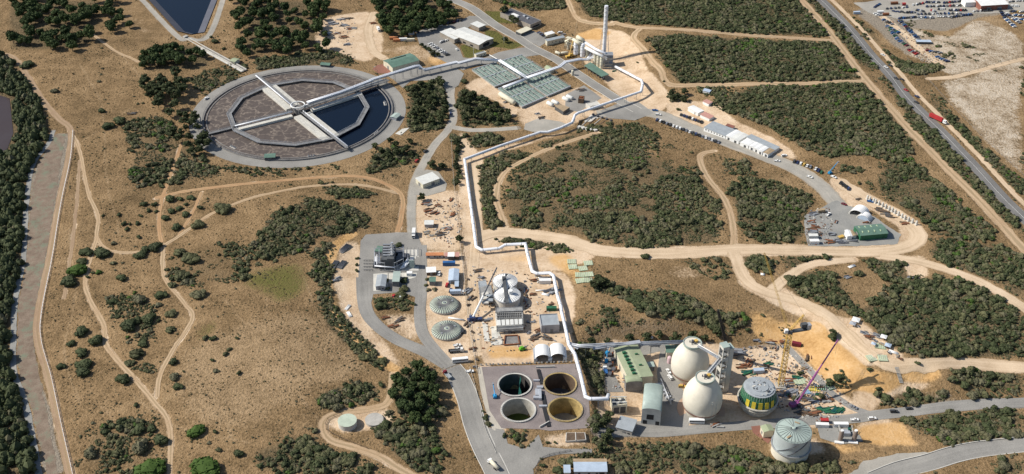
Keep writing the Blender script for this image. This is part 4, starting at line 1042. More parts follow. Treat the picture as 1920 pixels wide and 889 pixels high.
def scatter(name, label, cat, pts, size, kind, protos, group_name, zscale=(.75, 1.0), sink=.05):
    """one stuff object: points carrying size, turn and kind, each an instance of one of the plant meshes"""
    col = bpy.data.collections.new(group_name)
    for k, me in enumerate(protos):
        o = bpy.data.objects.new('plant_%02d' % k, me); col.objects.link(o)
    me = bpy.data.meshes.new(name)
    z = hv(pts[:, 0], pts[:, 1]) - sink
    me.vertices.add(len(pts)); me.vertices.foreach_set('co', np.stack([pts[:, 0], pts[:, 1], z], -1).astype(np.float32).ravel())
    a = me.attributes.new('turn', 'FLOAT_VECTOR', 'POINT'); rt = np.zeros((len(pts), 3), np.float32); rt[:, 2] = RNG.uniform(0, 6.28, len(pts)); a.data.foreach_set('vector', rt.ravel())
    a = me.attributes.new('size', 'FLOAT_VECTOR', 'POINT'); sv = np.stack([size, size * RNG.uniform(.85, 1.15, len(pts)), size * RNG.uniform(*zscale, len(pts))], -1).astype(np.float32); a.data.foreach_set('vector', sv.ravel())
    a = me.attributes.new('kind_index', 'INT', 'POINT'); a.data.foreach_set('value', kind.astype(np.int32))
    o = bpy.data.objects.new(name, me); COL.objects.link(o)
    ng = bpy.data.node_groups.new(name + '_nodes', 'GeometryNodeTree')
    ng.interface.new_socket('Geometry', in_out='INPUT', socket_type='NodeSocketGeometry'); ng.interface.new_socket('Geometry', in_out='OUTPUT', socket_type='NodeSocketGeometry')
    N = ng.nodes; gi = N.new('NodeGroupInput'); go = N.new('NodeGroupOutput')
    ip = N.new('GeometryNodeInstanceOnPoints'); ci = N.new('GeometryNodeCollectionInfo')
    ci.inputs['Collection'].default_value = col; ci.inputs['Separate Children'].default_value = True; ci.inputs['Reset Children'].default_value = True
    ip.inputs['Pick Instance'].default_value = True
    def at(nm, ty):
        x = N.new('GeometryNodeInputNamedAttribute'); x.data_type = ty; x.inputs['Name'].default_value = nm; return x.outputs['Attribute']
    L = ng.links.new
    L(gi.outputs[0], ip.inputs['Points']); L(ci.outputs[0], ip.inputs['Instance']); L(at('kind_index', 'INT'), ip.inputs['Instance Index'])
    L(at('turn', 'FLOAT_VECTOR'), ip.inputs['Rotation']); L(at('size', 'FLOAT_VECTOR'), ip.inputs['Scale']); L(ip.outputs[0], go.inputs[0])
    md = o.modifiers.new('plants', 'NODES'); md.node_group = ng
    return tag(o, label, cat, None, 'stuff')
print('scrub', len(PT))
scatter('coastal_scrub', 'low dark green coastal scrub covering the dunes between the sand tracks', 'scrub', PT, SZ, KD, BUSH, 'scrub_plants')
# dry tufts over the grassland
x = RNG.uniform(-560, 420, 90000); y = RNG.uniform(465, 1180, 90000)
i = np.clip(((x - FX0) / FS).astype(int), 0, NX - 1); j = np.clip(((y - FY0) / FS).astype(int), 0, NY - 1)
ok = (fbm(x / 17, y / 17, 95, 3) + RNG.uniform(-.18, .18, len(x)) > .5) & ~onroad(x, y) & (dr[j, i] < .2) & ~inpoly(x, y, PLAT_XY) & ~inpoly(x, y, [(p.x, p.y) for p in RES]) & (np.hypot(x - SBR_C.x, y - SBR_C.y) > SBR_R + 14)
x, y = x[ok], y[ok]
scatter('dry_grass', 'tufts of dry straw coloured grass over the open fields', 'grass', np.stack([x, y], -1), RNG.lognormal(-.05, .3, len(x)), RNG.choice([0, 1, 2, 2], len(x)), [bush_mesh('tuft', M['tuft'], 950, 2, .5, .2, 8), bush_mesh('tuft', M['tuft'], 951, 2, .6, .2, 8), bush_mesh('tuft', M['leaf_grey'], 952, 2, .5, .2, 8)], 'grass_plants')
# woodland at the left edge
P = [(p.x, p.y) for p in TP(WOODS)]; LG = [(p.x, p.y) for p in TP(LAGOON)]
x = RNG.uniform(min(p[0] for p in P), max(p[0] for p in P), 12000); y = RNG.uniform(min(p[1] for p in P), max(p[1] for p in P), 12000)
ok = inpoly(x, y, P) & ~inpoly(x, y, LG) & (segdist(x, y, LG + LG[:1]) > 4) & ~onroad(x, y)
x, y = x[ok], y[ok]; sel = []
cell = {}
for a, b in zip(x, y):
    key = (int(a // 4.2), int(b // 4.2))
    if key in cell: continue
    cell[key] = 1; sel.append((a, b))
sel = np.array(sel)
protos = [bush_mesh('canopy', M['leaf_dark'], 900 + i, 6, .95, .07, 26) for i in range(4)] + [bush_mesh('canopy', M['leaf_grey'], 910, 5, .9, .07, 22)]
kd = RNG.choice([0, 1, 2, 3, 0, 1, 2, 3, 0, 1, 2, 4], len(sel))
scatter('woodland', 'dense dark woodland along the left edge around the lagoon', 'woodland', sel, RNG.uniform(6, 10.5, len(sel)), kd, protos, 'woodland_plants', (.8, 1.15), .3)
# ------------------------------------------------------------------ helpers for built things
def V3(p, z): return Vector((p[0], p[1], z))
def ang(a, b): return math.atan2(b.y - a.y, b.x - a.x)

def building(name, label, cat, A, B, D, hh, wall, roof, style='gable', ridge='x', rise=1.2, over=.35, feat=(), group=None, z=None, sink=1.2, parapet=.5):
    """A front left, B front right, D back left eave corners as seen in the photograph; hh eave height"""
    z0 = z if z is not None else T(*A).z
    for _ in range(2):
        a, b, d = Q(*A, z0 + hh), Q(*B, z0 + hh), Q(*D, z0 + hh)
        c = b + (d - a); m = (b + d) / 2
        if z is None: z0 = h(m.x, m.y)
    rz = math.atan2(b.y - a.y, b.x - a.x)
    ux = Vector((math.cos(rz), math.sin(rz), 0)); uy = Vector((-ux.y, ux.x, 0))
    L = (b - a).length; Wd = abs((d - a).dot(uy))
    ctr = a + ux * L / 2 + uy * Wd / 2
    t = thing(name, label, cat, (ctr.x, ctr.y, z0), rz, group)
    return shell(t, L, Wd, hh, wall, roof, style, ridge, rise, over, feat, sink, parapet)

def shell(t, L, Wd, hh, wall, roof, style='gable', ridge='x', rise=1.2, over=.35, feat=(), sink=1.2, parapet=.5):
    mb = MB(); x, y = L / 2, Wd / 2
    mb.add([(-x, -y, -sink), (x, -y, -sink), (x, y, -sink), (-x, y, -sink), (-x, -y, hh), (x, -y, hh), (x, y, hh), (-x, y, hh)], [(0, 1, 5, 4), (1, 2, 6, 5), (2, 3, 7, 6), (3, 0, 4, 7), (4, 5, 6, 7)])
    rf = MB(); o = over
    if style == 'gable':
        if ridge == 'x':
            mb.add([(-x, -y, hh), (-x, y, hh), (-x, 0, hh + rise)], [(2, 1, 0)]); mb.add([(x, -y, hh), (x, y, hh), (x, 0, hh + rise)], [(0, 1, 2)])
            s = rise / y; k = .14
            for sg in (-1, 1):
                e = (sg * (y + o), hh - s * o)
                rf.add([(-x - o, e[0], e[1] + .03), (x + o, e[0], e[1] + .03), (x + o, 0, hh + rise + .03), (-x - o, 0, hh + rise + .03), (-x - o, e[0], e[1] + k), (x + o, e[0], e[1] + k), (x + o, 0, hh + rise + k), (-x - o, 0, hh + rise + k)],
                       [(4, 5, 6, 7), (0, 1, 5, 4), (1, 2, 6, 5), (3, 0, 4, 7), (3, 2, 1, 0)] if sg < 0 else [(7, 6, 5, 4), (4, 5, 1, 0), (5, 6, 2, 1), (7, 4, 0, 3), (0, 1, 2, 3)])
        else:
            mb.add([(-x, -y, hh), (x, -y, hh), (0, -y, hh + rise)], [(0, 1, 2)]); mb.add([(-x, y, hh), (x, y, hh), (0, y, hh + rise)], [(2, 1, 0)])
            s = rise / x; k = .14
            for sg in (-1, 1):
                e = (sg * (x + o), hh - s * o)
                P = [(e[0], -y - o, e[1] + .03), (e[0], y + o, e[1] + .03), (0, y + o, hh + rise + .03), (0, -y - o, hh + rise + .03)]
                P += [(p[0], p[1], p[2] + k - .03) for p in P]
                rf.add(P, [(7, 6, 5, 4), (4, 5, 1, 0), (5, 6, 2, 1), (7, 4, 0, 3), (0, 1, 2, 3)] if sg < 0 else [(4, 5, 6, 7), (0, 1, 5, 4), (1, 2, 6, 5), (3, 0, 4, 7), (3, 2, 1, 0)])
    elif style == 'flat':
        rf.box((0, 0, hh + .06), (L - .5, Wd - .5, .12))
        if parapet:
            for c, s in (((0, -y + .12, hh + parapet / 2), (L + .04, .28, parapet)), ((0, y - .12, hh + parapet / 2), (L + .04, .28, parapet)), ((-x + .12, 0, hh + parapet / 2), (.28, Wd - .52, parapet)), ((x - .12, 0, hh + parapet / 2), (.28, Wd - .52, parapet))): mb.box(c, s)
    elif style == 'shed':
        P = [(-x - o, -y - o, hh + .03), (x + o, -y - o, hh + .03), (x + o, y + o, hh + rise), (-x - o, y + o, hh + rise)]
        mb.add([(-x, -y, hh), (x, -y, hh), (x, y, hh + rise), (-x, y, hh + rise)], [(1, 2, 3, 0), (0, 3, 1)][:0]); mb.add([(-x, y, hh), (-x, -y, hh), (-x, y, hh + rise - .1)], [(0, 1, 2)]); mb.add([(x, y, hh), (x, -y, hh), (x, y, hh + rise - .1)], [(2, 1, 0)]); mb.quad((x, y, hh), (-x, y, hh), (-x, y, hh + rise - .1), (x, y, hh + rise - .1))
        P += [(p[0], p[1], p[2] + .14) for p in P]
        rf.add(P, [(4, 5, 6, 7), (0, 1, 5, 4), (1, 2, 6, 5), (2, 3, 7, 6), (3, 0, 4, 7), (3, 2, 1, 0)])
    elif style == 'vault':      # arc across x (ridge along y)
        n = 12; pr = [(-(x + .1) * math.cos(PI * k / n), rise * math.sin(PI * k / n)) for k in range(n + 1)]
        for yy, sg in ((-y, 1), (y, -1)):
            f = list(range(n + 1)); mb.add([(px, yy, hh + pz) for px, pz in pr], [f[::-1] if sg > 0 else f])
        vs = [(px, yy, hh + pz + .05) for yy in (-y - o, y + o) for px, pz in pr] + [(px * 1.01, yy, hh + pz + .22) for yy in (-y - o, y + o) for px, pz in pr]
        q = n + 1; fs = []
        for k in range(n):
            fs += [(2 * q + k, 2 * q + k + 1, 3 * q + k + 1, 3 * q + k), (k, k + 1, 2 * q + k + 1, 2 * q + k), (3 * q + k, 3 * q + k + 1, q + k + 1, q + k)]
        rf.add(vs, fs, True)
    wo = mb.build('wall', M[wall], t_local(t))
    ro = rf.build('roof', M[roof], t_local(t))
    for f in feat:
        k = f[0]; q = MB()
        if k in ('door', 'window'):
            side, pos, w_, h_ = f[1], f[2], f[3], f[4]; zz = (f[5] if len(f) > 5 else (0 if k == 'door' else 1.1))
            if side in 'fb':
                sx = (pos - .5) * L; q.box((sx, (-y - .04) if side == 'f' else y + .04, zz + h_ / 2), (w_, .12, h_))
            else:
                sy = (pos - .5) * Wd; q.box(((-x - .04) if side == 'l' else x + .04, sy, zz + h_ / 2), (.12, w_, h_))
            q.build(k, M[f[6] if len(f) > 6 else ('glass' if k == 'window' else 'paledark')], t_local(t))
        elif k == 'vent':          # roof ventilator at (fx, fy) with size
            px, py = (f[1] - .5) * L, (f[2] - .5) * Wd
            zz = hh + (rise * (1 - abs(py) / y) if style == 'gable' and ridge == 'x' else rise * (1 - abs(px) / x) if style == 'gable' else rise * math.sqrt(max(0, 1 - (px / x) ** 2)) if style == 'vault' else rise * (py + y) / Wd if style == 'shed' else 0)
            s = f[3]; q.box((px, py, zz + s[2] / 2 - .1), s); q.box((px + s[0] * .1, py, zz + s[2] + .02), (s[0] * .8, s[1] * .8, .25))
            q.build(f[5] if len(f) > 5 else 'roof_vent', M[f[4]], t_local(t))
        elif k == 'awning':
            q.box((f[1], f[2], f[5]), (f[3], f[4], .15)); q.build('awning', M[f[6]], t_local(t))
    return t

class t_local:                      # parts written in the thing's own axes
    def __init__(s, o): s.o = o
def _build(self, name, mats, parent=None, _orig=MB.build):
    if isinstance(parent, t_local):
        o = _orig(self, name, mats); o.parent = parent.o; return o
    return _orig(self, name, mats, parent)
MB.build = _build

def at_eye(pts, zs): return [Q(p[0], p[1], z) for p, z in zip(pts, zs)]

def pipeline(label, pts, r, matname='foil', step=9.0, twin=0.0, leg='steel', name='pipeline', group=None, tray=False):
    """pts: (u, v, height above ground). Parts: pipe, support_frame ..."""
    P = []
    for u, v, z in pts:
        g = 0.0
        for _ in range(4): p = Q(u, v, g + z); g = h(p.x, p.y)
        P.append(p)
    t = thing(name, label, 'pipeline', (P[0].x, P[0].y, h(P[0].x, P[0].y)), 0, group)
    if twin:
        for sg in (-1, 1):
            PP = []
            for i, p in enumerate(P):
                d = (P[min(i + 1, len(P) - 1)] - P[max(i - 1, 0)]); nrm = Vector((-d.y, d.x, 0)).normalized()
                PP.append(p + nrm * twin * sg)
            m = MB(); m.tube(PP, r, 10); m.build('pipe', M[matname], t)
    else:
        m = MB(); m.tube(P, r, 12); m.build('pipe', M[matname], t)
        for a, b in zip(P[:-1], P[1:]):
            d = b - a
            if r < .8 or d.length < 6: continue
            m = MB()
            for k in range(int(d.length / 11) + 1): q = a + d.normalized() * min(.8 + 11 * k, d.length - .8); m.tube([q - d.normalized() * .22, q + d.normalized() * .22], r * 1.09, 12)
            m.build('flange', M['galv'], t)
    if tray:
        m = MB()
        for a, b in zip(P[:-1], P[1:]):
            d = (b - a); L = d.length
            if L < .5: continue
            rz = math.atan2(d.y, d.x); c = (a + b) / 2
            m.box((c.x, c.y, c.z - r - .35), (L, twin * 2 + r * 2 + .6, .25), rz)
        m.build('cable_tray', M['galv'], t)
    w = max(r, twin + r * .6)
    for a, b in zip(P[:-1], P[1:]):
        d = Vector((b.x - a.x, b.y - a.y, 0)); L = d.length
        if L < 4: continue
        n = max(1, int(L / step)); u = d.normalized(); s = Vector((-u.y, u.x, 0))
        for k in range(n):
            c = a.lerp(b, (k + .5) / n); g = h(c.x, c.y)
            m = MB()
            if c.z - g > 2.2:
                for sg in (-1, 1): q = c + s * sg * w; m.tube([(q.x, q.y, g - .4), (q.x, q.y, c.z - r * .3)], .16, 4, False)
                q0, q1 = c - s * w, c + s * w; m.bar((q0.x, q0.y, c.z - r - .15), (q1.x, q1.y, c.z - r - .15), .3)
                if c.z - g > 5: m.bar((q0.x, q0.y, g + 1), (q1.x, q1.y, c.z - r - 1), .14)
            else: m.box((c.x, c.y, (g - .4 + c.z - r) / 2), (.7, 1.6, max(.3, c.z - r - g + .5)), math.atan2(u.y, u.x))
            m.build('support_frame', M[leg], t)
    return t

# ------------------------------------------------------------------ the round settling basin
C = SBR_C; R0 = SBR_R
bz = .1
def pol(r, a, z): return Vector((C.x + r * math.cos(a), C.y + r * math.sin(a), z))
def dirang(u, v, z): q = Q(u, v, z); return math.atan2(q.y - C.y, q.x - C.x)
A_NW, A_SE, A_SW, A_NE = dirang(478, 140, 2), dirang(648, 278, 2), dirang(428, 237, 4), dirang(690, 156, 7)
basin = thing('settling_basin', 'huge round concrete settling basin with brown foam and one dark quarter', 'basin', (C.x, C.y, 0))
mb = MB(); mb.lathe([(R0 + 1.2, -.5), (R0 + 1.2, 1.0), (R0 + .2, 1.3), (R0 - .3, 1.3), (R0 - .3, -.8)], (C.x, C.y, 0), 128, False, False); mb.build('basin_wall', M['darkconc'], basin)
mb = MB(); mb.lathe([(R0 - 2.2, -.5), (R0 - 2.2, .9), (R0 - 3.0, .9), (R0 - 3.0, -.5)], (C.x, C.y, 0), 128, False, False); mb.build('overflow_channel', M['darkconc'], basin)
mb = MB()
for k in range(3):
    mb.lathe([(R0 + .9, 1.35 + .5 * k), (R0 + .98, 1.35 + .5 * k), (R0 + .98, 1.42 + .5 * k), (R0 + .9, 1.42 + .5 * k)], (C.x, C.y, 0), 96, False, False)
for k in range(96):
    a = 2 * PI * k / 96; p = pol(R0 + .94, a, 0); mb.bar((p.x, p.y, 1), (p.x, p.y, 2.45), .09)
mb.build('railing', M['darksteel'], basin)
# foam
m, nt, b = _nodes('foam'); P = _pos(nt)
vn = nt.nodes.new('ShaderNodeTexVoronoi'); vn.feature = 'DISTANCE_TO_EDGE'; vn.inputs['Scale'].default_value = .1
wn = nt.nodes.new('ShaderNodeTexNoise'); wn.inputs['Scale'].default_value = .11; wn.inputs['Detail'].default_value = 4; nt.links.new(P, wn.inputs['Vector'])
va = nt.nodes.new('ShaderNodeVectorMath'); va.operation = 'MULTIPLY_ADD'; va.inputs[1].default_value = (14, 14, 14); nt.links.new(wn.outputs['Color'], va.inputs[0]); nt.links.new(P, va.inputs[2]); nt.links.new(va.outputs[0], vn.inputs['Vector'])
br = _noise(nt, .05, 4, .65, P); fn = _noise(nt, .35, 3, .6, P)
ln = _math(nt, 'SUBTRACT', 1.0, _math(nt, 'MULTIPLY', vn.outputs['Distance'], 10.5), clamp=True)
ln = _math(nt, 'MULTIPLY', ln, _math(nt, 'MULTIPLY', _math(nt, 'SUBTRACT', fn, .3, clamp=True), 2.6), clamp=True)
bc = _ramp(nt, _math(nt, 'ADD', _math(nt, 'MULTIPLY', br, .6), _math(nt, 'MULTIPLY', fn, .4)), [(.32, (.062, .048, .042)), (.52, (.085, .066, .057)), (.72, (.12, .095, .08))])
nt.links.new(_mix(nt, ln, bc, (.27, .22, .175)), b.inputs['Base Color']); b.inputs['Roughness'].default_value = .8; M['foam'] = m
def sector(a0, a1, r, z, material):
    while a1 < a0: a1 += 2 * PI
    n = int((a1 - a0) / .06); mb = MB()
    P = [pol(0, 0, z)] + [pol(r, a0 + (a1 - a0) * k / n, z) for k in range(n + 1)]
    mb.add(P, [(0, k + 1, k + 2) for k in range(n)]); return tag(mb.build('water', M[material]), kind='structure')
sector(A_NE, A_SE, R0 - .3, .45, 'foam'); sector(A_SE, A_NE, R0 - .3, .4, 'deepwater')
bz = .45
# covered inlet channels along the arms (part of the basin)
for a, s0, s1, o0, o1 in ((A_NW, 8, 58, 1.6, 8.0), (A_NW, 8, 58, -6.6, -1.6), (A_SE, 8, 60, 2.0, 7.5), (A_SE, 8, 60, -9.0, -2.0), (A_SW, 8, 58, 2.4, 7.6), (A_NE, 10, 62, -7.6, -2.6)):
    u = Vector((math.cos(a), math.sin(a), 0)); n = Vector((-u.y, u.x, 0)); c = C + u * (s0 + s1) / 2 + n * (o0 + o1) / 2
    mb = MB(); mb.box((c.x, c.y, bz + .7), (s1 - s0, o1 - o0, 2.4), a)
    for k in range(int((s1 - s0) / 2.2)):
        q = C + u * (s0 + 1.1 + k * 2.2) + n * (o0 + o1) / 2; mb.box((q.x, q.y, bz + 1.96), (1.9, (o1 - o0) - .5, .12), a)
    mb.build('channel_cover', M['slab'], basin)
# access bridges with pipes
RWK = R0 * .735
def bridge(name, label, a, r0, r1, z, w=2.6, pipe=0.0, truss=False):
    u = Vector((math.cos(a), math.sin(a), 0)); n = Vector((-u.y, u.x, 0)); c = C + u * (r0 + r1) / 2
    t = thing(name, label, 'walkway', (c.x, c.y, 0), 0, 'walkways over the round basin')
    m = MB(); m.box((c.x, c.y, z), (r1 - r0, w, .3), a); m.build('deck', M['paledark'], t)
    for sg in (-1, 1):
        m = MB()
        for zz in (.55, 1.1):
            p, q = C + u * r0 + n * sg * w / 2, C + u * r1 + n * sg * w / 2; m.bar((p.x, p.y, z + zz), (q.x, q.y, z + zz), .1)
        for k in range(int((r1 - r0) / 3)):
            p = C + u * (r0 + 1.5 + k * 3) + n * sg * w / 2; m.bar((p.x, p.y, z), (p.x, p.y, z + 1.1), .1)
        m.build('railing', M['steel'], t)
    if pipe:
        m = MB(); p, q = C + u * r0 + n * (w / 2 + pipe), C + u * (r1 - 2) + n * (w / 2 + pipe); m.tube([(p.x, p.y, z + .4), (q.x, q.y, z + .4)], pipe, 10); m.build('pipe', M['foil'], t)
    for k in range(int((r1 - r0) / 16) + 1):
        p = C + u * min(r0 + 6 + 16 * k, r1 - 1); m = MB()
        for sg in (-1, 1): q = p + n * sg * w * .4; m.bar((q.x, q.y, -.8), (q.x, q.y, z), .4)
        m.build('pier', M['concrete'], t)
    return t
bridge('access_bridge', 'steel walkway with pipe from hub to the far left edge of the round basin', A_NW, 6, R0 + 2, 3.6, 2.0, .6)
bridge('access_bridge', 'steel walkway with pipe from hub to the near right edge of the round basin', A_SE, 6, R0 + 3, 3.6, 2.0, .6)
bridge('access_bridge', 'low dark walkway from hub to the near left edge of the round basin', A_SW, 6, RWK, 3.4, 3.0, .55)
bridge('access_bridge', 'low dark causeway from ring walkway to the near left rim', A_SW, RWK, R0 + 1, 1.9, 3.4)
bridge('access_bridge', 'wide steel walkway under the twin pipes from hub towards the green shed', A_NE, 6, R0 + 12, 3.4, 4.0, .6)
# twelve-sided ring walkway
t = thing('ring_walkway', 'twelve sided steel ring walkway standing inside the round basin', 'walkway', (C.x, C.y, 0), 0, 'walkways over the round basin')
RW = R0 * .735; md = MB(); ri = MB(); ro = MB(); pi = MB()
nn = 12; off = A_NW
for k in range(nn):
    a, b_ = off + 2 * PI * k / nn, off + 2 * PI * (k + 1) / nn
    z = 2.3
    for rr, m_ in ((RW - 2, ri), (RW + 2, ro)):
        p, q = pol(rr, a, z), pol(rr, b_, z)
        for zz in (.5, 1.15): m_.bar((p.x, p.y, z + zz), (q.x, q.y, z + zz), .13)
        for j in range(8): s_ = p.lerp(q, j / 8); m_.bar((s_.x, s_.y, z - .2), (s_.x, s_.y, z + 1.15), .12)
    p0, p1, p2, p3 = pol(RW - 2, a, z), pol(RW + 2, a, z), pol(RW + 2, b_, z), pol(RW - 2, b_, z)
    md.prism([p0, p1, p2, p3], z - .25, z)
    for j in range(3):
        s_ = pol(RW, a, 0).lerp(pol(RW, b_, 0), j / 3); pi.bar((s_.x, s_.y, -.8), (s_.x, s_.y, z - .2), .5)
md.build('deck', M['paledark'], t); ri.build('railing', M['galv'], t); ro.build('railing', M['galv'], t); pi.build('pier', M['darkconc'], t)
# hub
t = thing('pipe_hub', 'white ring pipe on a round tower at the basin centre', 'pipe hub', (C.x, C.y, 0))
m = MB(); ring = [pol(6.2, 2 * PI * k / 24, 8.2) for k in range(25)]; m.tube(ring, .55, 8); m.build('ring_pipe', M['white'], t)
m = MB(); m.lathe([(4.6, -.8), (4.6, 5.2), (5.4, 5.2), (5.4, 5.5)], (C.x, C.y, 0), 24, False); m.build('tower', M['darkconc'], t)
m = MB()
for k in range(8): p = pol(6.2, PI * k / 4 + .2, 0); m.bar((p.x, p.y, 0), (p.x, p.y, 8), .35)
m.build('support_frame', M['steel'], t)
# small plant round the rim
def kiosk(u, v, w, d, hh, rz, roof, wall, label, name='kiosk', cat='kiosk', group='kiosks round the basin rim'):
    p = T(u, v); t = thing(name, label, cat, p, rz, group)
    return shell(t, w, d, hh, wall, roof, 'gable', 'x', .7, .4, (('door', 'f', .4, 1.0, 2.0),), .6)
kiosk(507, 298, 8.5, 6, 3.2, .1, 'greenroof', 'darkgrey', 'dark green roofed kiosk at the near edge of the round basin')
kiosk(611, 124, 9, 5, 2.4, -.2, 'greenroof', 'darkgrey', 'low green roofed kiosk at the far edge of the round basin')
kiosk(742, 222, 8, 6, 2.8, 1.1, 'bluegreen', 'galv', 'pale green kiosk at the right edge of the round basin')
kiosk(441, 118, 6, 7, 3.2, -.5, 'paleroof', 'cream', 'cream kiosk with olive roof at the lower end of outlet channel')
for u, v, lab in ((584, 294, 'grey pump set on the near rim of the basin left of the right walkway'), (706, 250, 'pale pump set on the lower right rim of the basin'), (376, 226, 'grey valve set on the left rim of the basin'), (437, 277, 'grey pump set on the lower left rim of the basin'), (722, 195, 'grey valve frame on the right rim below the pipe bridge')):
    p = T(u, v); m = MB(); rz = math.atan2(p.y - C.y, p.x - C.x) + PI / 2
    M3 = Matrix.Rotation(rz, 3, 'Z')
    m.box(p + Vector((0, 0, .2)), (7, 2.6, .5), rz)
    for k in (-2.2, 0, 2.2):
        q = p + M3 @ Vector((k, 0, 0)); m.m = 1; m.cyl((q.x, q.y, q.z + .4), .55, 1.5, 10); m.m = 2; m.box(q + Vector((0, 0, 2)), (.7, .7, .5), rz)
    solo(m, 'pump_set', [M['concrete'], M['galv'], M['darksteel']], lab, 'pump')
# outlet channel from the reservoir
t_ = [T(348, 70), T(400, 103), T(460, 134)]
th = thing('outlet_channel', 'straight concrete channel running from reservoir to the round basin', 'channel', t_[0])
a, b_ = t_[0], t_[2]; d = (b_ - a).normalized(); n = Vector((-d.y, d.x, 0)); L = (b_ - a).length; c = (a + b_) / 2; rz = math.atan2(d.y, d.x)
m = MB()
for sg in (-1, 1): q = c + n * sg * 1.6; m.box((q.x, q.y, c.z + .5), (L, .5, 1.6), rz)
m.build('channel_wall', M['paleconc'], th); m = MB(); m.box((c.x, c.y, c.z + .1), (L, 2.7, .3), rz); m.build('channel_floor', M['darkconc'], th)
m = MB(); q = c - n * 3.4; m.box((q.x, q.y, c.z + .15), (L, 2.2, .5), rz); m.build('footway', M['paleconc'], th)
m = MB(); q = a; m.box((q.x, q.y, q.z + .6), (3.5, 4.5, 1.6), rz); m.build('gate_box', M['concrete'], th)
# slab on the verge
m = MB(); p0 = TP("741,251 754,242 768,240 752,254"); m.prism(p0, -.3, .25); solo(m, 'concrete_slab', M['slab'], 'bare pale concrete slab beside the right edge of the round basin', 'slab')
# ------------------------------------------------------------------ pipelines of the upper plant
pipeline('twin silver pipes on a trestle from basin hub to the covered tanks', [(576, 192, 8), (640, 172, 8), (692, 152, 8), (700, 148, 9.5), (778, 124, 9.5), (786, 123, 9.5), (795, 131, 5.5), (856, 116, 5.5), (860, 118, 5.5), (891, 109.5, 6), (936, 113, 6)], .65, 'foil', 9, .95, name='pipe_trestle', tray=True)
pipeline('large silver duct crossing the covered tanks from far left corner to their centre', [(936, 113, 6), (990, 147, 6)], .75, 'foil', 8, 1.0, name='pipe_trestle')
pipeline('large silver duct from tank centre up to the odour towers', [(988, 146, 6), (1050, 125, 6), (1060, 116.5, 8), (1087, 111, 8), (1099, 112, 6), (1112, 108, 6), (1118, 98, 6)], .85, 'foil', 9, 1.05, name='pipe_trestle')
pipeline('silver duct with white hoops along the near left side of the covered tanks', [(986, 148, 4.5), (944, 164, 4.5)], .9, 'foil', 7, .8, name='pipe_trestle')
pipeline('thin white pipe from grey hut to the corner of the covered tanks', [(918, 103, 3), (936, 113, 6)], .35, 'white', 8)
MAINP = [(1154, 125, 4), (1203, 151, 4), (1205, 158, 10), (1202, 172, 6), (1084, 212, 6), (1078, 216, 5), (1073, 230, 5), (1050, 240.5, 5), (1033, 246, 4), (1027, 248, 3.5), (1013, 248, 3.5), (940, 273, 3.5), (871, 299, 3.5), (880, 362, 3), (893, 463, 3), (903, 469, 3), (936, 466, 3), (947, 459.5, 5), (985, 457, 5), (990, 480, 4), (998, 509, 3.5), (1006, 513, 3.5), (1030, 512, 3.5), (1038, 517, 4), (1045, 553, 4), (1052, 575, 4), (1053, 584, 4), (1061, 618, 4), (1067, 647, 5), (1078, 664, 5), (1088, 700, 5), (1098, 744, 5), (1106, 748, 5), (1138, 748, 9), (1141, 740, 9)]
pipeline('long fat silver gas pipeline zigzagging from the odour plant down to the digesters', MAINP, 1.2, 'foil', 12)
pipeline('pipe rack running along the back of the digester yard above the ramp', [(1068, 645, 4), (1085, 648, 8), (1112, 647, 12), (1200, 643, 11), (1285, 640, 10)], .45, 'galv', 12, .8, name='pipe_rack', tray=True)
# ------------------------------------------------------------------ chimney and odour control towers
b = T(1132, 112); HC = 56
t = thing('chimney', 'tall silver chimney with spiral fins inside a lattice mast', 'chimney', b)
m = MB(); m.lathe([(2.0, -1), (1.9, 20), (1.8, HC)], b, 16); m.build('flue', M['foil'], t)
m = MB()
for q in range(3):
    pts = []
    for k in range(60):
        z = HC * (.38 + .6 * k / 59); a = 2 * PI * k / 22 + q * 2 * PI / 3; pts.append((b.x + 1.85 * math.cos(a), b.y + 1.85 * math.sin(a), b.z + z))
    m.tube(pts, .22, 4, False)
m.build('spiral_fin', M['white'], t)
m = MB(); cs = [(-5, -5), (5, -5), (5, 5), (-5, 5)]; HL = 34
def corner(i, z): k = 1 - .55 * z / HL; return Vector((b.x + cs[i % 4][0] * k, b.y + cs[i % 4][1] * k, b.z + z))
for i in range(4):
    m.bar(corner(i, -1), corner(i, HL), .2)
    for z in range(0, HL, 6):
        m.bar(corner(i, z), corner(i + 1, z), .12)
m.build('lattice_mast', M['steel'], t)
def tower(u, v, r, hh, matname, label, name='scrubber_tower', cone=True, group='scrubber towers of the odour plant'):
    p = T(u, v); t = thing(name, label, 'tower', p, 0, group)
    m = MB(); m.lathe([(r, -.6), (r, hh - r * .35), (r * .75, hh), (r * .3, hh + .25)], p, 20); m.build('shell', M[matname], t)
    m = MB()
    for k in range(3): m.lathe([(r + .02, hh * (.25 + .25 * k)), (r + .14, hh * (.25 + .25 * k)), (r + .14, hh * (.25 + .25 * k) + .3), (r + .02, hh * (.25 + .25 * k) + .3)], p, 20, False, False)
    m.build('band', M['steel'], t); return t
tower(1115.5, 121, 1.75, 13, 'cream', 'leftmost of three cream towers behind the green canopy')
tower(1121.5, 124.5, 1.75, 13, 'cream', 'middle of three cream towers behind the green canopy')
tower(1127.5, 128, 1.75, 13, 'cream', 'rightmost of three cream towers behind the green canopy', )
tower(1079.5, 101, 2.2, 13, 'foil', 'silver banded tower left of the big bent ducts')
tower(1092, 105.5, 2.2, 13.5, 'foil', 'silver banded tower between the bent ducts')
tower(1085, 100, 1.2, 11, 'cream', 'slim cream tower between the two silver ones'); tower(1065, 92, 1.5, 8, 'cream', 'short cream tower at the left end of the odour plant')
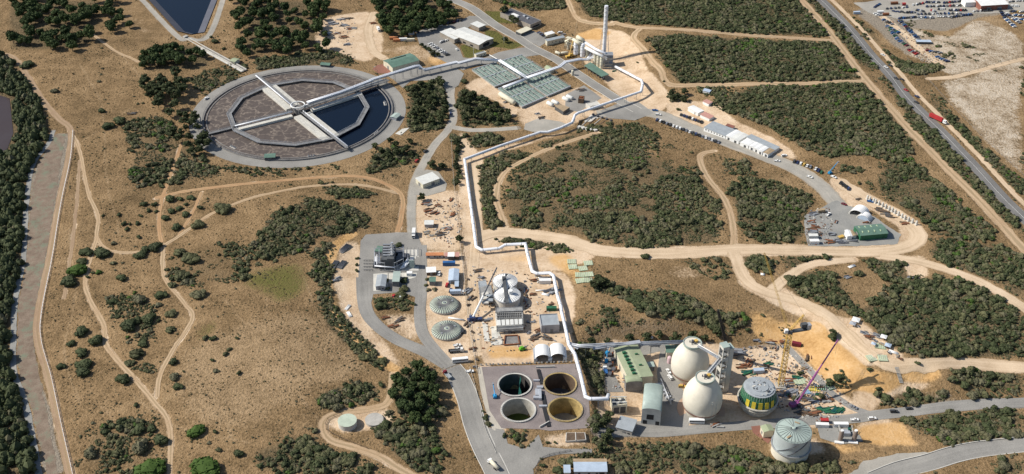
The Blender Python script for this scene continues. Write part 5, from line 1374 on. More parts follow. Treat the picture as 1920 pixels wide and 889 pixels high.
tower(1073.5, 141, 1.3, 5, 'cream', 'single short cream tank standing beside the plant road', 'chemical_tank', group='cream tanks by the plant road')
def duct(label, pts, r, matname='cream', name='duct'):
    P = [Q(u, v, z) for u, v, z in pts]
    m = MB(); m.tube(P, r, 12); return solo(m, name, M[matname], label, 'duct', 'bent ducts of the odour plant')
duct('cream duct running down along the tops of the towers', [(1099, 90, 13), (1112, 97, 13), (1131, 106.5, 13)], 1.5, 'white')
duct('white duct behind the tower tops', [(1096, 79, 12), (1118, 93, 12), (1136, 101, 12)], 1.3, 'foil')
duct('cream duct bending down from the tower tops to the ground', [(1097, 89, 13), (1100, 92, 12), (1101, 103, 6), (1098, 108, 2)], 1.1)
duct('fat cream duct at the left end of the odour plant', [(1075, 74, 14), (1083, 80, 13), (1090, 83, 12)], 1.6)
duct('upper cream duct above the silver towers', [(1082, 69, 15), (1094, 76, 14)], 1.9)
duct('silver duct curving from towers into the trestle', [(1108, 96, 10), (1107, 104, 5), (1101, 110, 4)], .9, 'foil')
duct('cream duct frame leg at the left end', [(1060, 88, 2), (1060, 77, 9), (1072, 72, 12)], .9)
m = MB(); p = T(1140, 122)
for x in (-4, 0, 4):
    for y in (-3.5, 3.5): m.bar(p + Vector((x, y, -1)), p + Vector((x, y, 12)), .35)
for z in (3, 6, 9, 12): m.box(p + Vector((0, 0, z)), (8.6, 7.4, .3))
m.m = 1; m.box(p + Vector((0, 0, 1.5)), (7, 6, 2.6)); m.box(p + Vector((1, 0, 7.4)), (5, 5, 2.4)); m.cyl(p + Vector((-2, 0, 3.2)), 1.6, 2.5, 12)
solo(m, 'fan_tower', [M['steel'], M['paleconc']], 'grey steel framed fan tower at the right end of the odour plant', 'tower')
m = MB(); p = T(1083, 97)
for x in (-14, -7, 0, 7):
    for y in (-2, 2): q = p + Matrix.Rotation(-.62, 3, 'Z') @ Vector((x, y, 0)); m.bar((q.x, q.y, q.z - 1), (q.x, q.y, q.z + 12), .3)
for z in (6, 12): m.box(p + Vector((-2, 1.4, z)), (22, 4.4, .25), -.62)
solo(m, 'steel_platform', M['cream'], 'cream steel access platform between the towers', 'platform')
# green canopy
ca = [Q(u, v, 5) for u, v in ((1095, 123.5), (1107, 117), (1142, 140), (1128.5, 144.5))]
t = thing('canopy', 'long green roofed open canopy over pumps beside the plant road', 'canopy', Vector((ca[0].x, ca[0].y, h(ca[0].x, ca[0].y))))
m = MB(); m.prism(ca, 5, 5.35); m.build('roof', M['greenroof'], t)
for i in range(5):
    for a_, b_ in ((ca[0], ca[3]), (ca[1], ca[2])):
        q = a_.lerp(b_, .03 + .94 * i / 4); m = MB(); m.bar((q.x, q.y, -.6), (q.x, q.y, 5), .25); m.build('post', M['steel'], t)
for i in range(6):
    q = (ca[0].lerp(ca[3], .1 + .16 * i) + ca[1].lerp(ca[2], .1 + .16 * i)) / 2; m = MB(); m.box((q.x, q.y, q.z - 4), (2.4, 1.4, 1.6), .4); m.m = 1; m.cyl((q.x, q.y, .8 + q.z - 5), .6, 1.8, 10)
    solo(m, 'pump', [M['darksteel'], M['galv']], f'{ordinal(i + 1)} pump set from the left under the green canopy', 'pump', 'pumps under the green canopy')
# ------------------------------------------------------------------ covered tanks
corn = [Q(u, v, 1.6) for u, v in ((881, 130), (979, 101), (1074, 162), (979, 202.5))]
def bl(s, t_): return corn[0].lerp(corn[1], s).lerp(corn[3].lerp(corn[2], s), t_)
for (s0, s1, t0, t1, nm) in ((.02, .485, .02, .47, 'left'), (.515, .98, .02, .47, 'far'), (.02, .485, .53, .98, 'near'), (.515, .98, .53, .98, 'right')):
    q = [bl(s0, t0), bl(s1, t0), bl(s1, t1), bl(s0, t1)]
    c = sum(q, Vector()) / 4
    t = thing('covered_tank', f'{nm} quarter of the covered tanks with ribbed grey-green covers', 'tank', (c.x, c.y, 0), 0, 'four covered tanks under the crossing ducts')
    m = MB(); m.prism(q, -.8, 1.3); m.build('tank_wall', M['concrete'], t)
    nl = 6
    for k in range(nl):
        x0, x1 = (k + .07) / nl, (k + .93) / nl
        A_, B_ = q[0].lerp(q[1], x0), q[0].lerp(q[1], x1); D_, E_ = q[3].lerp(q[2], x0), q[3].lerp(q[2], x1)
        m = MB(); mid0, mid1 = (A_ + B_) / 2, (D_ + E_) / 2
        for j in range(12):
            f0, f1 = (j + .04) / 12, (j + .96) / 12
            a0, b0, d0, e0 = A_.lerp(D_, f0), B_.lerp(E_, f0), A_.lerp(D_, f1), B_.lerp(E_, f1); r0, r1 = mid0.lerp(mid1, f0), mid0.lerp(mid1, f1)
            m.quad(V3(a0, 1.34), V3(r0, 1.95), V3(r1, 1.95), V3(d0, 1.34)); m.quad(V3(r0, 1.95), V3(b0, 1.34), V3(e0, 1.34), V3(r1, 1.95))
            m.mi[-1] = m.mi[-2] = 0
        for f in (0, 1): pass
        m.build('lane_cover', M['cover'] if 'cover' in M else M.setdefault('cover', mat('cover', (.2, .26, .225), .5, .22)), t)
    m = MB()
    for f in (0, .5, 1):
        a_, b_ = q[0].lerp(q[3], f), q[1].lerp(q[2], f); dd = b_ - a_; cc = (a_ + b_) / 2; m.box((cc.x, cc.y, 1.75), (dd.length, 1.1, .25), math.atan2(dd.y, dd.x))
    for i in range(4):
        a_, b_ = q[i], q[(i + 1) % 4]; m.bar(V3(a_, 2.4), V3(b_, 2.4), .12)
    m.build('footway', M['galv'], t)
    for k in range(14):
        m = MB(); p = q[0].lerp(q[1], RNG.uniform(.05, .95)).lerp(q[3].lerp(q[2], RNG.uniform(.05, .95)), RNG.uniform(.05, .95)); m.box((p.x, p.y, 2.0), (.8, .8, .8)); m.build('hatch', M['darksteel'], t)
def htank(label, a, b_, r, matname, zc=None, name='storage_tank', cat='tank', legs=True):
    A_, B_ = T(*a), T(*b_); z = (zc or r + .7) + h(A_.x, A_.y); d = (B_ - A_).normalized()
    t = thing(name, label, cat, ((A_.x + B_.x) / 2, (A_.y + B_.y) / 2, h(A_.x, A_.y)))
    m = MB(); P = [V3(A_ - d * r * .35, z), V3(A_, z), V3(B_, z), V3(B_ + d * r * .35, z)]; m.tube(P, [r * .6, r, r, r * .6], 16); m.build('shell', M[matname], t)
    m = MB()
    for f in (.2, .8): q = A_.lerp(B_, f); m.box((q.x, q.y, z - r * .9), (.5, r * 1.5, r * .9), math.atan2(d.y, d.x))
    m.build('saddle', M['concrete'], t); return t
htank('long cream horizontal tank at the near corner of the covered tanks', (938, 182), (964, 198.5), 2.4, 'cream')
htank('short cream horizontal vessel by the yellow crane', (1042, 101), (1050, 104), 1.3, 'cream'); htank('second cream horizontal vessel lying right of the first by the yellow crane', (1053, 103), (1064, 102), 1.3, 'cream')
for i, (a, b_) in enumerate((((1027, 195), (1036, 200)), ((1036, 192), (1046, 197)), ((1056, 186), (1066, 190.5)), ((1063, 183), (1073, 187)))):
    htank(f'{ordinal(i + 1)} pale humped tank from the left in the yard below the covered tanks', a, b_, 1.9, 'whiteroof', 1.3)
# sand bunker, round hut, blower block
m = MB(); q = TP("1040,206 1050,202 1068,208 1056,216"); m.prism(q, -.5, 3.6); m.m = 1; m.quad(V3(q[3], 3.65), V3(q[2], 3.65), V3(q[1], 3.65), V3(q[0], 3.65)); solo(m, 'filter_bunker', [M['darkgrey'], M['timber']], 'brown open filter bunker with a dark front below the covered tanks', 'bunker')
building('switch_room', 'small pale hut with a dark louvred front below the silver duct', 'hut', (1106, 201), (1126, 196), (1100, 194), 3.4, 'paleconc', 'paleconc', 'flat', feat=(('door', 'f', .7, 4, 3),))
building('dosing_hut', 'small cream hut with pale roof at the far corner of the covered tanks', 'hut', (1021, 126), (1030, 132), (1028, 122), 3.6, 'cream', 'paleroof', 'gable', feat=(('door', 'f', .5, 1, 2.1),))
building('pump_house', 'pale grey flat roofed hut beside the lawn above the duct corner', 'hut', (893, 104), (912, 98), (891, 101), 3, 'cream', 'greyroof', 'flat', feat=(('door', 'f', .5, 1, 2.1), ('window', 'f', .8, 1, .8)))
building('brick_store', 'brown block stack of pipework in the yard below covered tanks', 'store', (1084, 186), (1094, 187), (1086, 180), 4.2, 'brown', 'rust', 'flat', feat=(('vent', .4, .5, (2, 2, 1), 'rust'),))
# gallery of concrete boxes below the duct
t = thing('valve_gallery', 'concrete valve gallery with open channels below the silver duct', 'valve pit', T(1105, 232))
q = TP("1082,240 1108,215 1150,228 1120,246"); m = MB(); m.prism(q, -.5, .5); m.build('slab', M['paleconc'], t)
for i in range(5):
    a_, b_ = q[0].lerp(q[3], (i + .5) / 5), q[1].lerp(q[2], (i + .5) / 5); m = MB(); d = b_ - a_; c = (a_ + b_) / 2; m.box((c.x, c.y, .7), (d.length * .8, .7, .6), math.atan2(d.y, d.x)); m.build('channel', M['brown' if i % 2 else 'concrete'], t)
    m = MB(); m.box((a_.x, a_.y, 1.6), (3, 3, 2.6), .5); m.build('valve_box', M['paleconc'], t)
    m = MB(); m.box((b_.x, b_.y, 1.2), (2, 1.6, 1.6), .5); m.build('gate', M['darksteel'], t)
# ------------------------------------------------------------------ upper buildings
building('pump_station', 'cream gabled pump station with green roof beside the pipe trestle', 'shed', (736, 127), (786, 113), (721, 113), 5.5, 'cream', 'greenroof', 'gable', rise=1.4, feat=(('vent', .5, .8, (16, .8, .6), 'black'), ('door', 'l', .5, 3, 3.4)))
sheet('paved_circle', TP("698,130 708,122 722,120 734,132 730,138 710,138"), M['brickpave'] if 'brickpave' in M else M.setdefault('brickpave', surf('brickpave', [(.3, (.2, .09, .065)), (.6, (.28, .135, .1))])), .2)
t = building('office_building', 'white roofed office building, its long main wing above a lawn', 'office', (898, 84.5), (925, 72), (862, 55), 5.5, 'brickwall', 'whiteroof', 'gable', 'y', 1.2, feat=(('window', 'f', .5, 9, 3.4, 1.0), ('window', 'l', .25, 4, 1.6), ('window', 'l', .5, 4, 1.6), ('window', 'l', .75, 4, 1.6)))
building('office_wing', 'flat white roofed wing of the office above the parked white cars', 'office', (852, 74), (872, 66.5), (830, 59), 4.6, 'brickwall', 'whiteroof', 'shed', rise=.5, feat=(('door', 'f', .4, 3, 2.6), ('window', 'f', .8, 3, 1.6)))
building('office_annex', 'small white roofed block at the back of the office', 'office', (898, 52), (910, 47), (881, 46), 4.2, 'brickwall', 'whiteroof', 'shed', rise=.4)
building('laboratory', 'dark flat roofed laboratory with rooftop plant behind the office', 'laboratory', (994.5, 47.5), (1015, 39), (948, 20), 5, 'brickwall', 'darkroof', 'flat', parapet=.6, feat=(('vent', .35, .62, (3, 9, 1.5), 'white', 'rooftop_plant'), ('vent', .7, .45, (2, 3, 1.2), 'galv', 'rooftop_plant'), ('vent', .6, .3, (2, 2.5, 1.2), 'galv', 'rooftop_plant'), ('window', 'f', .5, 10, 1.6)))
building('carport', 'pale flat carport in front of the dark roofed laboratory', 'carport', (977, 63), (997, 54.5), (968.5, 58.5), 3, 'darkgrey', 'cream', 'shed', rise=.3)
building('workshop', 'cream workshop with grey roof beside the odour plant', 'workshop', (1026, 77.5), (1059, 70), (1018, 76), 4.8, 'cream', 'greyroof', 'shed', rise=.6, feat=(('window', 'f', .3, .9, .8, 2.2), ('window', 'f', .5, .9, .8, 2.2), ('door', 'f', .72, 1.2, 2.2), ('window', 'f', .88, .9, .8, 2.2)))
building('white_hut', 'white roofed hut behind the cream workshop', 'hut', (1026, 66), (1040, 62), (1020, 63), 3, 'cream', 'white', 'shed', rise=.4)
building('pale_shed', 'square pale roofed shed standing alone beside the service road', 'shed', (793, 346), (824, 334.5), (777, 336), 4.2, 'cream', 'whiteroof', 'shed', rise=.5, feat=(('door', 'l', .5, 3, 3), ('door', 'f', .6, 3, 3)))
# flagpoles and lamp posts of the office
for i, (u, v, hh, lab) in enumerate(((888, 110, 12, 'thin pole left of the office lawn'), (945, 84, 12, 'thin pole on the lawn right of the office'), (945, 30, 10, 'thin pole by the laboratory lawn'))):
    p = T(u, v); m = MB(); m.tube([p, p + Vector((0, 0, hh))], [.12, .06], 6); solo(m, 'flagpole', M['white'], lab, 'pole')
# ------------------------------------------------------------------ power yard
t = thing('power_plant', 'dark steel gas power plant full of pipes in the middle of the yard', 'power plant', T(742, 500))
o = T(742, 500)
def pm(u, v, z=0): q = Q(u, v, z); return Vector((q.x, q.y, z))
m = MB(); m.prism([pm(702, 508), pm(785, 508), pm(785, 468), pm(702, 470)], -.3, .25); m.build('floor_slab', M['paleconc'], t)
m = MB(); c = pm(727, 494); m.box((c.x, c.y, 4.5), (7.5, 16, 9)); c = pm(735, 493); m.box((c.x, c.y, 4.8), (5, 17, 9.6)); m.build('boiler_house', M['darkgrey'], t)
m = MB()
for i in range(5):
    c = pm(728, 499 - i * 5); m.box((c.x, c.y, 9.6), (6.5, 1.4, .9))
    c = pm(736, 499 - i * 5); m.box((c.x, c.y, 10.2), (2.2, 2.2, 1.1))
m.build('roof_fan', M['steel'], t)
m = MB()
for x, y in ((703, 505), (712, 505), (703, 480), (712, 480), (722, 508), (740, 508), (745, 505), (745, 480), (757, 478), (757, 500)):
    c = pm(x, y); m.bar((c.x, c.y, -.3), (c.x, c.y, 7.5), .3)
for z in (3.5, 7):
    for a, b_ in (((703, 505), (722, 508)), ((703, 480), (745, 480)), ((740, 508), (757, 500)), ((745, 480), (757, 478)), ((703, 480), (703, 505)), ((757, 478), (757, 500)), ((712, 480), (712, 505))):
        p, q = pm(*a), pm(*b_); m.bar((p.x, p.y, z), (q.x, q.y, z), .3)
m.build('steel_frame', M['galv'], t)
m = MB()
for k in range(6):
    p, q = pm(704 + k * 1.7, 503), pm(704 + k * 1.7, 484); m.tube([(p.x, p.y, 1 + k % 3), (q.x, q.y, 1 + k % 3)], .4, 6)
for k in range(4):
    p, q = pm(751 + k * 2.2, 507 - k * .4), pm(766 + k * .6, 493 + k * 2.6); m.tube([(p.x, p.y, 1.5), (q.x, q.y, 4.5)], .42, 6)
p, q = pm(703, 507), pm(741, 510); m.tube([(p.x, p.y, 4), (q.x, q.y, 4)], .5, 6)
m.build('pipework', M['foil'], t)
m = MB()
for x, y, s, z in ((748, 478, (8, 4, 3.5), 1.8), (754, 487, (6, 5, 4), 2), (763, 487, (4, 4, 3.4), 1.7), (749, 494, (4, 5, 5), 2.5), (707, 500, (5, 5, 3), 1.5), (716, 502, (3, 5, 5), 2.5)): c = pm(x, y); m.box((c.x, c.y, z), s)
m.build('machinery', M['darksteel'], t)
p = pm(738, 497); m = MB(); m.lathe([(.9, 0), (.8, 20)], (p.x, p.y, 0), 12); m.build('stack', M['galv'], t)
m = MB()
for z in range(2, 19, 3): m.lathe([(.95, z), (1.5, z), (1.5, z + .3), (.95, z + .3)], (p.x, p.y, 0), 12, False, False)
m.build('stack_platform', M['steel'], t)
c = pm(773, 500); m = MB(); m.box((c.x, c.y, 3.5), (3.4, 4.6, 7)); m.m = 1; m.box((c.x, c.y, 7.2), (2.6, 3.6, .5)); solo(m, 'transformer', [M['bluegreen'], M['steel']], 'tall grey-green transformer cabinet at the right of the power plant', 'transformer')
building('control_room', 'dark flat building with green roof at the top left of the power plant', 'plant room', (703, 471), (716, 473), (703, 461), 4, 'greywall', 'greenroof', 'shed', rise=.2)
p = T(713.5, 471); m = MB(); m.lathe([(1.3, 0), (1.3, 2.4), (.7, 3.4), (.2, 3.6)], p, 14); solo(m, 'dome_tank', M['orange'], 'small orange domed tank beside the green roofed plant room', 'tank')
building('grey_shed', 'grey roofed gable shed at the lower left of the power plant', 'shed', (704.5, 537), (722, 537), (704.5, 516), 3.6, 'greywall', 'greyroof', 'gable', 'y', .7, feat=(('door', 'f', .4, 2, 2.4), ('window', 'f', .75, 1.4, 1)))
building('narrow_shed', 'narrow green roofed shed below the power plant', 'shed', (736, 528), (748, 528), (736, 510), 4.4, 'paledark', 'bluegreen', 'shed', rise=.3, feat=(('door', 'f', .5, 2, 3),))
for a in ('700,514 700,546 727,546 727,512', '729,513 729,532 752,532 752,512', '752,512 782,512 780,520 755,528'): sheet('concrete_pad', TP(a), M['slab'], .2)
t = thing('bus_gantry', 'row of dark switch racks on the pale slab left of the power plant', 'switch rack', T(692, 500))
m = MB(); m.prism([pm(681, 513), pm(701, 513), pm(701, 474), pm(683, 474)], -.2, .15); m.build('slab', M['paleconc'], t)
for k in range(4):
    m = MB(); p, q = pm(682, 491 + k * 6), pm(700, 491 + k * 6); m.bar((p.x, p.y, 1.6), (q.x, q.y, 1.6), .3)
    for f in (.05, .35, .65, .95): s = p.lerp(q, f); m.bar((s.x, s.y, 0), (s.x, s.y, 1.6), .25)
    m.build('rack', M['darksteel'], t)
m = MB(); p = T(768, 516); m.box(p + Vector((0, 0, 1.3)), (4, 3, 2.6)); solo(m, 'white_cabinet', M['white'], 'white cabinet at the lower right corner of the power plant', 'cabinet')
m = MB()
for k in range(5): p, q = T(757 + k * 7, 468), T(757 + k * 7, 480); m.bar(p + Vector((0, 0, 2)), q + Vector((0, 0, 2)), .2); m.bar(p, p + Vector((0, 0, 2)), .2); m.bar(q, q + Vector((0, 0, 2)), .2)
solo(m, 'cable_gantry', M['darksteel'], 'low steel frame on the slab right of the power plant', 'frame')
# lower site huts
building('orange_hut', 'long grey hut with an orange roof in the sandy depot', 'hut', (799, 479), (831, 478.5), (799, 474), 2.8, 'greywall', 'orange', 'gable', 'x', .6, feat=(('window', 'f', .15, 1.2, 1), ('window', 'f', .5, 1.2, 1), ('window', 'f', .8, 1.2, 1), ('door', 'f', .65, 1, 2)))
building('pink_hut', 'pinkish roofed hut right of the orange roofed one', 'hut', (834, 480), (850, 480), (832, 474), 2.8, 'greywall', 'pink', 'gable', 'x', .5)
building('white_unit', 'small white roofed unit between the pink roofed huts', 'hut', (840, 481), (851, 481), (840, 474), 3.3, 'darkgrey', 'white', 'shed', rise=.2)
building('pink_unit', 'small pink roofed unit on the fence side of the depot', 'hut', (854, 481), (860, 481), (854, 474), 2.8, 'brown', 'pink', 'shed', rise=.2)
building('white_hut', 'white roofed hut above the green roofed hut in the depot', 'hut', (800, 511), (817, 510), (800, 502), 2.8, 'brown', 'white', 'shed', rise=.2, feat=(('door', 'f', .5, 1.5, 2),))
building('green_hut', 'small hut with a green roof beside the yard road', 'hut', (805, 528), (816, 528), (805, 520), 3.6, 'paledark', 'greenroof', 'shed', rise=.2, feat=(('door', 'f', .7, 1, 2.1),))
building('blue_shed', 'pale blue-grey gabled site shed along the depot fence', 'shed', (841, 526), (859, 526), (841, 505), 3.2, 'lightblue', 'lightblue', 'gable', 'y', .8, feat=(('door', 'f', .4, 2, 2.4),))
building('blue_annex', 'small blue annex below the pale blue-grey shed', 'shed', (853, 537), (859, 537), (853, 528), 2.6, 'darkgrey', 'lightblue', 'shed', rise=.2)
building('white_unit', 'white roofed box unit in the upper storage depot', 'hut', (796, 421), (812, 421), (796, 414), 2.8, 'greywall', 'whiteroof', 'shed', rise=.2)
# container helper
def container(u, v, rz, col, label, L=6, name='shipping_container', group='shipping containers on the sites', hh=2.6, w=2.45):
    p = T(u, v); m = MB(); M3 = Matrix.Rotation(rz, 3, 'Z'); m.box(p + Vector((0, 0, hh / 2)), (L, w, hh), rz)
    for k in range(int(L / .6)):
        for sg in (-1, 1): q = p + M3 @ Vector((-L / 2 + .3 + k * .6, sg * (w / 2 + .03), hh / 2)); m.box(q, (.25, .06, hh * .9), rz)
    m.m = 1
    for sg in (-1, 1): q = p + M3 @ Vector((sg * (L / 2 + .03), 0, hh / 2)); m.box(q, (.06, w * .9, hh * .92), rz)
    return solo(m, name, [M[col], M['paledark']], label, 'container', group)
container(842, 497, .03, 'blue', 'blue container truck body below the pinkish huts', 9, hh=3)
# flat domes
def dome(u, v, rpx, label, rise=1.7):
    p = T(u, v); r = (T(u + rpx, v) - p).length
    t = thing('dome_tank', label, 'tank', p, 0, 'two ribbed flat dome tanks by the access road')
    m = MB(); m.lathe([(r, -.6), (r, 1.2), (r + .25, 1.2), (r + .25, 1.45), (r, 1.45)], p, 48, False, False); m.build('tank_wall', M['concrete'], t)
    m = MB(); pr = [(r * math.cos(a), 1.42 + rise * math.sin(a)) for a in [k * PI / 2 / 8 for k in range(9)]]
    m.lathe([(max(x, .05), y) for x, y in pr], p, 48); m.build('roof', M['domegreen'], t)
    m = MB()
    for k in range(36):
        a = 2 * PI * k / 36; pts = [(p.x + x * math.cos(a), p.y + x * math.sin(a), p.z + y + .05) for x, y in pr[:-1]]; m.tube(pts, .28, 4, False)
    m.build('rib', M['paledark'], t)
    m = MB(); m.lathe([(.9, 1.4 + rise), (.9, 1.9 + rise)], p, 12)
    for a in (.4, 2.4, 4.2): m.box((p.x + r * .6 * math.cos(a), p.y + r * .6 * math.sin(a), p.z + 1.6 + rise * .8), (1.2, 1.2, .6), a)
    m.build('hatch', M['steel'], t)
dome(833, 574, 27, 'upper of the two flat ribbed green dome tanks'); dome(837.5, 622, 28, 'lower of the two flat ribbed green dome tanks')
# small plain tanks
for u, v, rp, hh, lab, mm_ in ((652, 797, 17.5, 3.8, 'white walled round tank with grey lid on the sand terrace', 'paleconc'), (702, 790, 17, 1.6, 'sunken grey round tank lid right of the white one', 'concrete')):
    p = T(u, v); r = (T(u + rp, v) - p).length; t = thing('round_tank', lab, 'tank', p, 0, 'two small round tanks on the sand terrace')
    m = MB(); m.lathe([(r, -.8), (r, hh)], p, 40, False, False); m.build('tank_wall', M[mm_], t)
    m = MB(); m.lathe([(r + .1, hh), (r + .1, hh + .2), (.05, hh + .3)], p, 40, False); m.build('lid', M['concrete' if mm_ == 'concrete' else 'domegreen'], t)
# ------------------------------------------------------------------ open clarifiers on their paved platform
def circ(x, y, r, n=40): return [(x + r * math.cos(2 * PI * k / n), y + r * math.sin(2 * PI * k / n)) for k in range(n)]
sheet('clarifier_platform', PLAT_XY, M['paving'], flat=.1, holes=[circ(x, y, r + .3) for x, y, r in PITS])
def disc(name, x, y, r, z, m_, t, n=40):
    m = MB(); c = circ(x, y, r, n); m.add([(a, b_, z) for a, b_ in c], [list(range(n))]); return m.build(name, M[m_], t)
for i, ((x, y, r), wl, fl, lab) in enumerate(zip(PITS, ('pitdark', 'brown', 'pitwall', 'pitochre'), ('black', 'darkgrey', 'algae', 'pitfloor'), ('dark open clarifier pit with a teal curtain, upper left of four', 'dark ochre walled clarifier pit, upper right of four', 'pale open clarifier pit with green water, lower left of four', 'yellow rimmed open clarifier pit, lower right of four'))):
    t = thing('clarifier_pit', lab, 'clarifier', (x, y, 0), 0, 'four open clarifier pits on the platform')
    m = MB(); m.lathe([(r + 1.1, -.4), (r + 1.1, .7), (r, .7), (r, -12.6)], (x, y, 0), 48, True, False); m.sm = [False] * len(m.sm); m.build('pit_wall', M[wl], t)
    m = MB(); m.lathe([(r + 1.15, .72), (r + 1.0, .8), (r + .1, .8), (r + .05, .72)], (x, y, 0), 48, False, False); m.build('rim', M['pitochre' if i % 2 else 'paleconc'], t)
    disc('floor', x, y, r, -11.8, fl, t)
    m = MB()
    for zz in (1.3, 1.85): m.lathe([(r + 1.0, zz), (r + 1.06, zz), (r + 1.06, zz + .06), (r + 1.0, zz + .06)], (x, y, 0), 48, False, False)
    for k in range(40): a = 2 * PI * k / 40; m.bar((x + (r + 1.03) * math.cos(a), y + (r + 1.03) * math.sin(a), .7), (x + (r + 1.03) * math.cos(a), y + (r + 1.03) * math.sin(a), 1.9), .08)
    m.build('railing', M['steel'], t)
    if i == 0:
        m = MB(); a = [(x + r * .35 + .6 * math.sin(k), y + r * .8 - k * r * .2, 0) for k in range(9)]
        for p, q in zip(a[:-1], a[1:]): m.add([(p[0], p[1], .9), (q[0], q[1], .9), (q[0] - 1.2, q[1], -11.4), (p[0] - 1.2, p[1], -11.4)], [(0, 1, 2, 3)])
        m.build('curtain', M['teal'], t)
    if i in (1, 3):
        m = MB(); m.box((x + r * .35, y - .5, -10.4), (.5, r * 1.0, .5), .5); m.lathe([(1.6, -11.8), (1.2, -9.8)], (x + r * .2, y - r * .1, 0), 14); m.build('scraper', M['concrete'], t)
# walkways and gaps on the platform
t = thing('sludge_gallery', 'sunken dark gallery with valves between the clarifier pits', 'gallery', T(1014, 735))
for a, b_, k in (((1009, 693), (1016, 720), 0), ((1018, 740), (1022, 762), 0), ((1020, 765), (1029, 800), 0)):
    m = MB(); p, q = Q(*a, .4), Q(*b_, .4); d = q - p; m.box(((p.x + q.x) / 2, (p.y + q.y) / 2, .35), (d.length, 2.2, .7), math.atan2(d.y, d.x)); m.build('cover', M['black'], t)
for u, v, s in ((1008, 738, (3, 6, 1.6)), (1012, 728, (4, 2, 1.4)), (1006, 748, (4, 2, 1.8)), (1018, 763, (5, 1.4, 1.2)), (1006, 715, (4, 1, 1.2)), (1013, 742, (1.5, 9, 2))):
    m = MB(); p = Q(u, v, .1); m.box((p.x, p.y, .1 + s[2] / 2), s); m.build('valve_box', M['galv'], t)
for a, b_, lab in (((1005, 690), (1040, 689), 'pale low wall at the top of the clarifier platform'), ((1012, 802), (1030, 792), 'pale kerb wall at the lower edge of the clarifier platform')):
    p, q = Q(*a, 0), Q(*b_, 0); d = q - p; m = MB(); m.box(((p.x + q.x) / 2, (p.y + q.y) / 2, .6), (d.length, .5, 1.4), math.atan2(d.y, d.x)); solo(m, 'low_wall', M['paleconc'], lab, 'wall')
t = thing('sludge_pit', 'small square twin pit of dark sludge with concrete rim', 'pit', T(1079, 822))
q = TP("1060,830 1099,829 1097,812 1061,812"); z = max(p.z for p in q)
m = MB(); m.prism(q, z - .8, z + .35); m.build('rim', M['paleconc'], t); m = MB(); c = sum(q, Vector()) / 4; m.prism([p.lerp(c, .08) for p in q], z, z + .4); m.build('sludge', M['brown'], t)
m = MB(); a, b_ = (q[0] + q[1]) / 2, (q[2] + q[3]) / 2; d = b_ - a; m.box(((a.x + b_.x) / 2, (a.y + b_.y) / 2, z + .45), (d.length, .5, .4), math.atan2(d.y, d.x)); m.build('divider', M['paleconc'], t)
m = MB()
for k in range(24):
    p = T(902 + k * 7.6 + (2 if k % 3 else 0), 685 - k * .28)
    if 8 < k < 10: continue
    m = MB(); m.box(p + Vector((0, 0, .5)), (1.1, .9, 1.1), .1); m.m = 1; m.box(p + Vector((0, 0, 1.1)), (1.2, .4, .25), .1); solo(m, 'barrier_block', [M['paleconc'], M['darkgrey']], f'{ordinal(k + 1)} small barrier block from the left along the platform top edge', 'barrier', 'barrier blocks along the platform')
# ------------------------------------------------------------------ construction site
t = thing('twin_tank', 'pair of joined ribbed silver dome tanks under construction', 'tank', T(949, 560), 0)
def lobed(cx, cy, r, hh, nm):
    p = T(cx, cy); m = MB(); m.lathe([(r, -.5), (r, hh)], p, 40, False, False); m.build('tank_wall', M['paleconc'], t)
    for k in range(30):
        if k % 15 in (0,): continue
        a0, a1 = 2 * PI * (k + .06) / 30 + 1.3, 2 * PI * (k + .94) / 30 + 1.3; m2 = m_roof
        P = []
        for f, zz in ((1.02, hh), (.7, hh + .9), (.12, hh + 1.6)):
            P += [(p.x + r * f * math.cos(a0), p.y + r * f * math.sin(a0), p.z + zz), (p.x + r * f * math.cos((a0 + a1) / 2), p.y + r * f * math.sin((a0 + a1) / 2), p.z + zz + .35), (p.x + r * f * math.cos(a1), p.y + r * f * math.sin(a1), p.z + zz)]
        m2.add(P, [(0, 1, 4, 3), (1, 2, 5, 4), (3, 4, 7, 6), (4, 5, 8, 7)])
    m_rim.lathe([(r + .1, hh - .2), (r + .5, hh - .2), (r + .5, hh + .3), (r + .1, hh + .3)], p, 40, False, False)
    m_in.lathe([(r * .98, hh - .6), (.05, hh - .4)], p, 24, True, False)
    return p, hh
for cx, cy, r, hh in ((947, 541, 8.4, 6.5), (951, 567, 9.0, 6.5)):
    m_roof, m_rim, m_in = MB(), MB(), MB(); p, hh = lobed(cx, cy, r, hh, '')
    m_roof.build('roof', M['white'], t); m_rim.build('rim', M['galv'], t); m_in.build('inner_deck', M['greyroof'], t)
m = MB(); a, b_ = Q(944, 520, 8), Q(951, 570, 8); d = b_ - a; m.box(((a.x + b_.x) / 2, (a.y + b_.y) / 2, 8.7), (d.length, 2.2, .5), math.atan2(d.y, d.x)); m.build('footbridge', M['darkgrey'], t)
m = MB(); p = Q(957, 551, 7.5); m.lathe([(1.6, 0), (1.6, 3)], p, 14); m.build('roof_vent', M['white'], t)
def scaffold(label, pts, hh, lv, matname='scaff', name='scaffold', dense=4.0):
    P = [Q(u, v, 0) for u, v in pts]; t = thing(name, label, 'scaffold', P[0]); m = MB(); d = MB()
    for a, b_ in zip(P, P[1:] + P[:1]):
        n = max(1, int((b_ - a).length / dense))
        for k in range(n):
            q = a.lerp(b_, k / n); m.bar((q.x, q.y, -.3), (q.x, q.y, hh), .16)
        for z in range(1, lv + 1): m.bar((a.x, a.y, hh * z / lv), (b_.x, b_.y, hh * z / lv), .14)
    c = sum(P, Vector()) / len(P)
    for z in range(1, lv + 1): d.prism([p.lerp(c, .03) for p in P], hh * z / lv - .5, hh * z / lv - .35)
    m.build('frame', M['galv'], t); d.build('deck', M[matname], t); return t
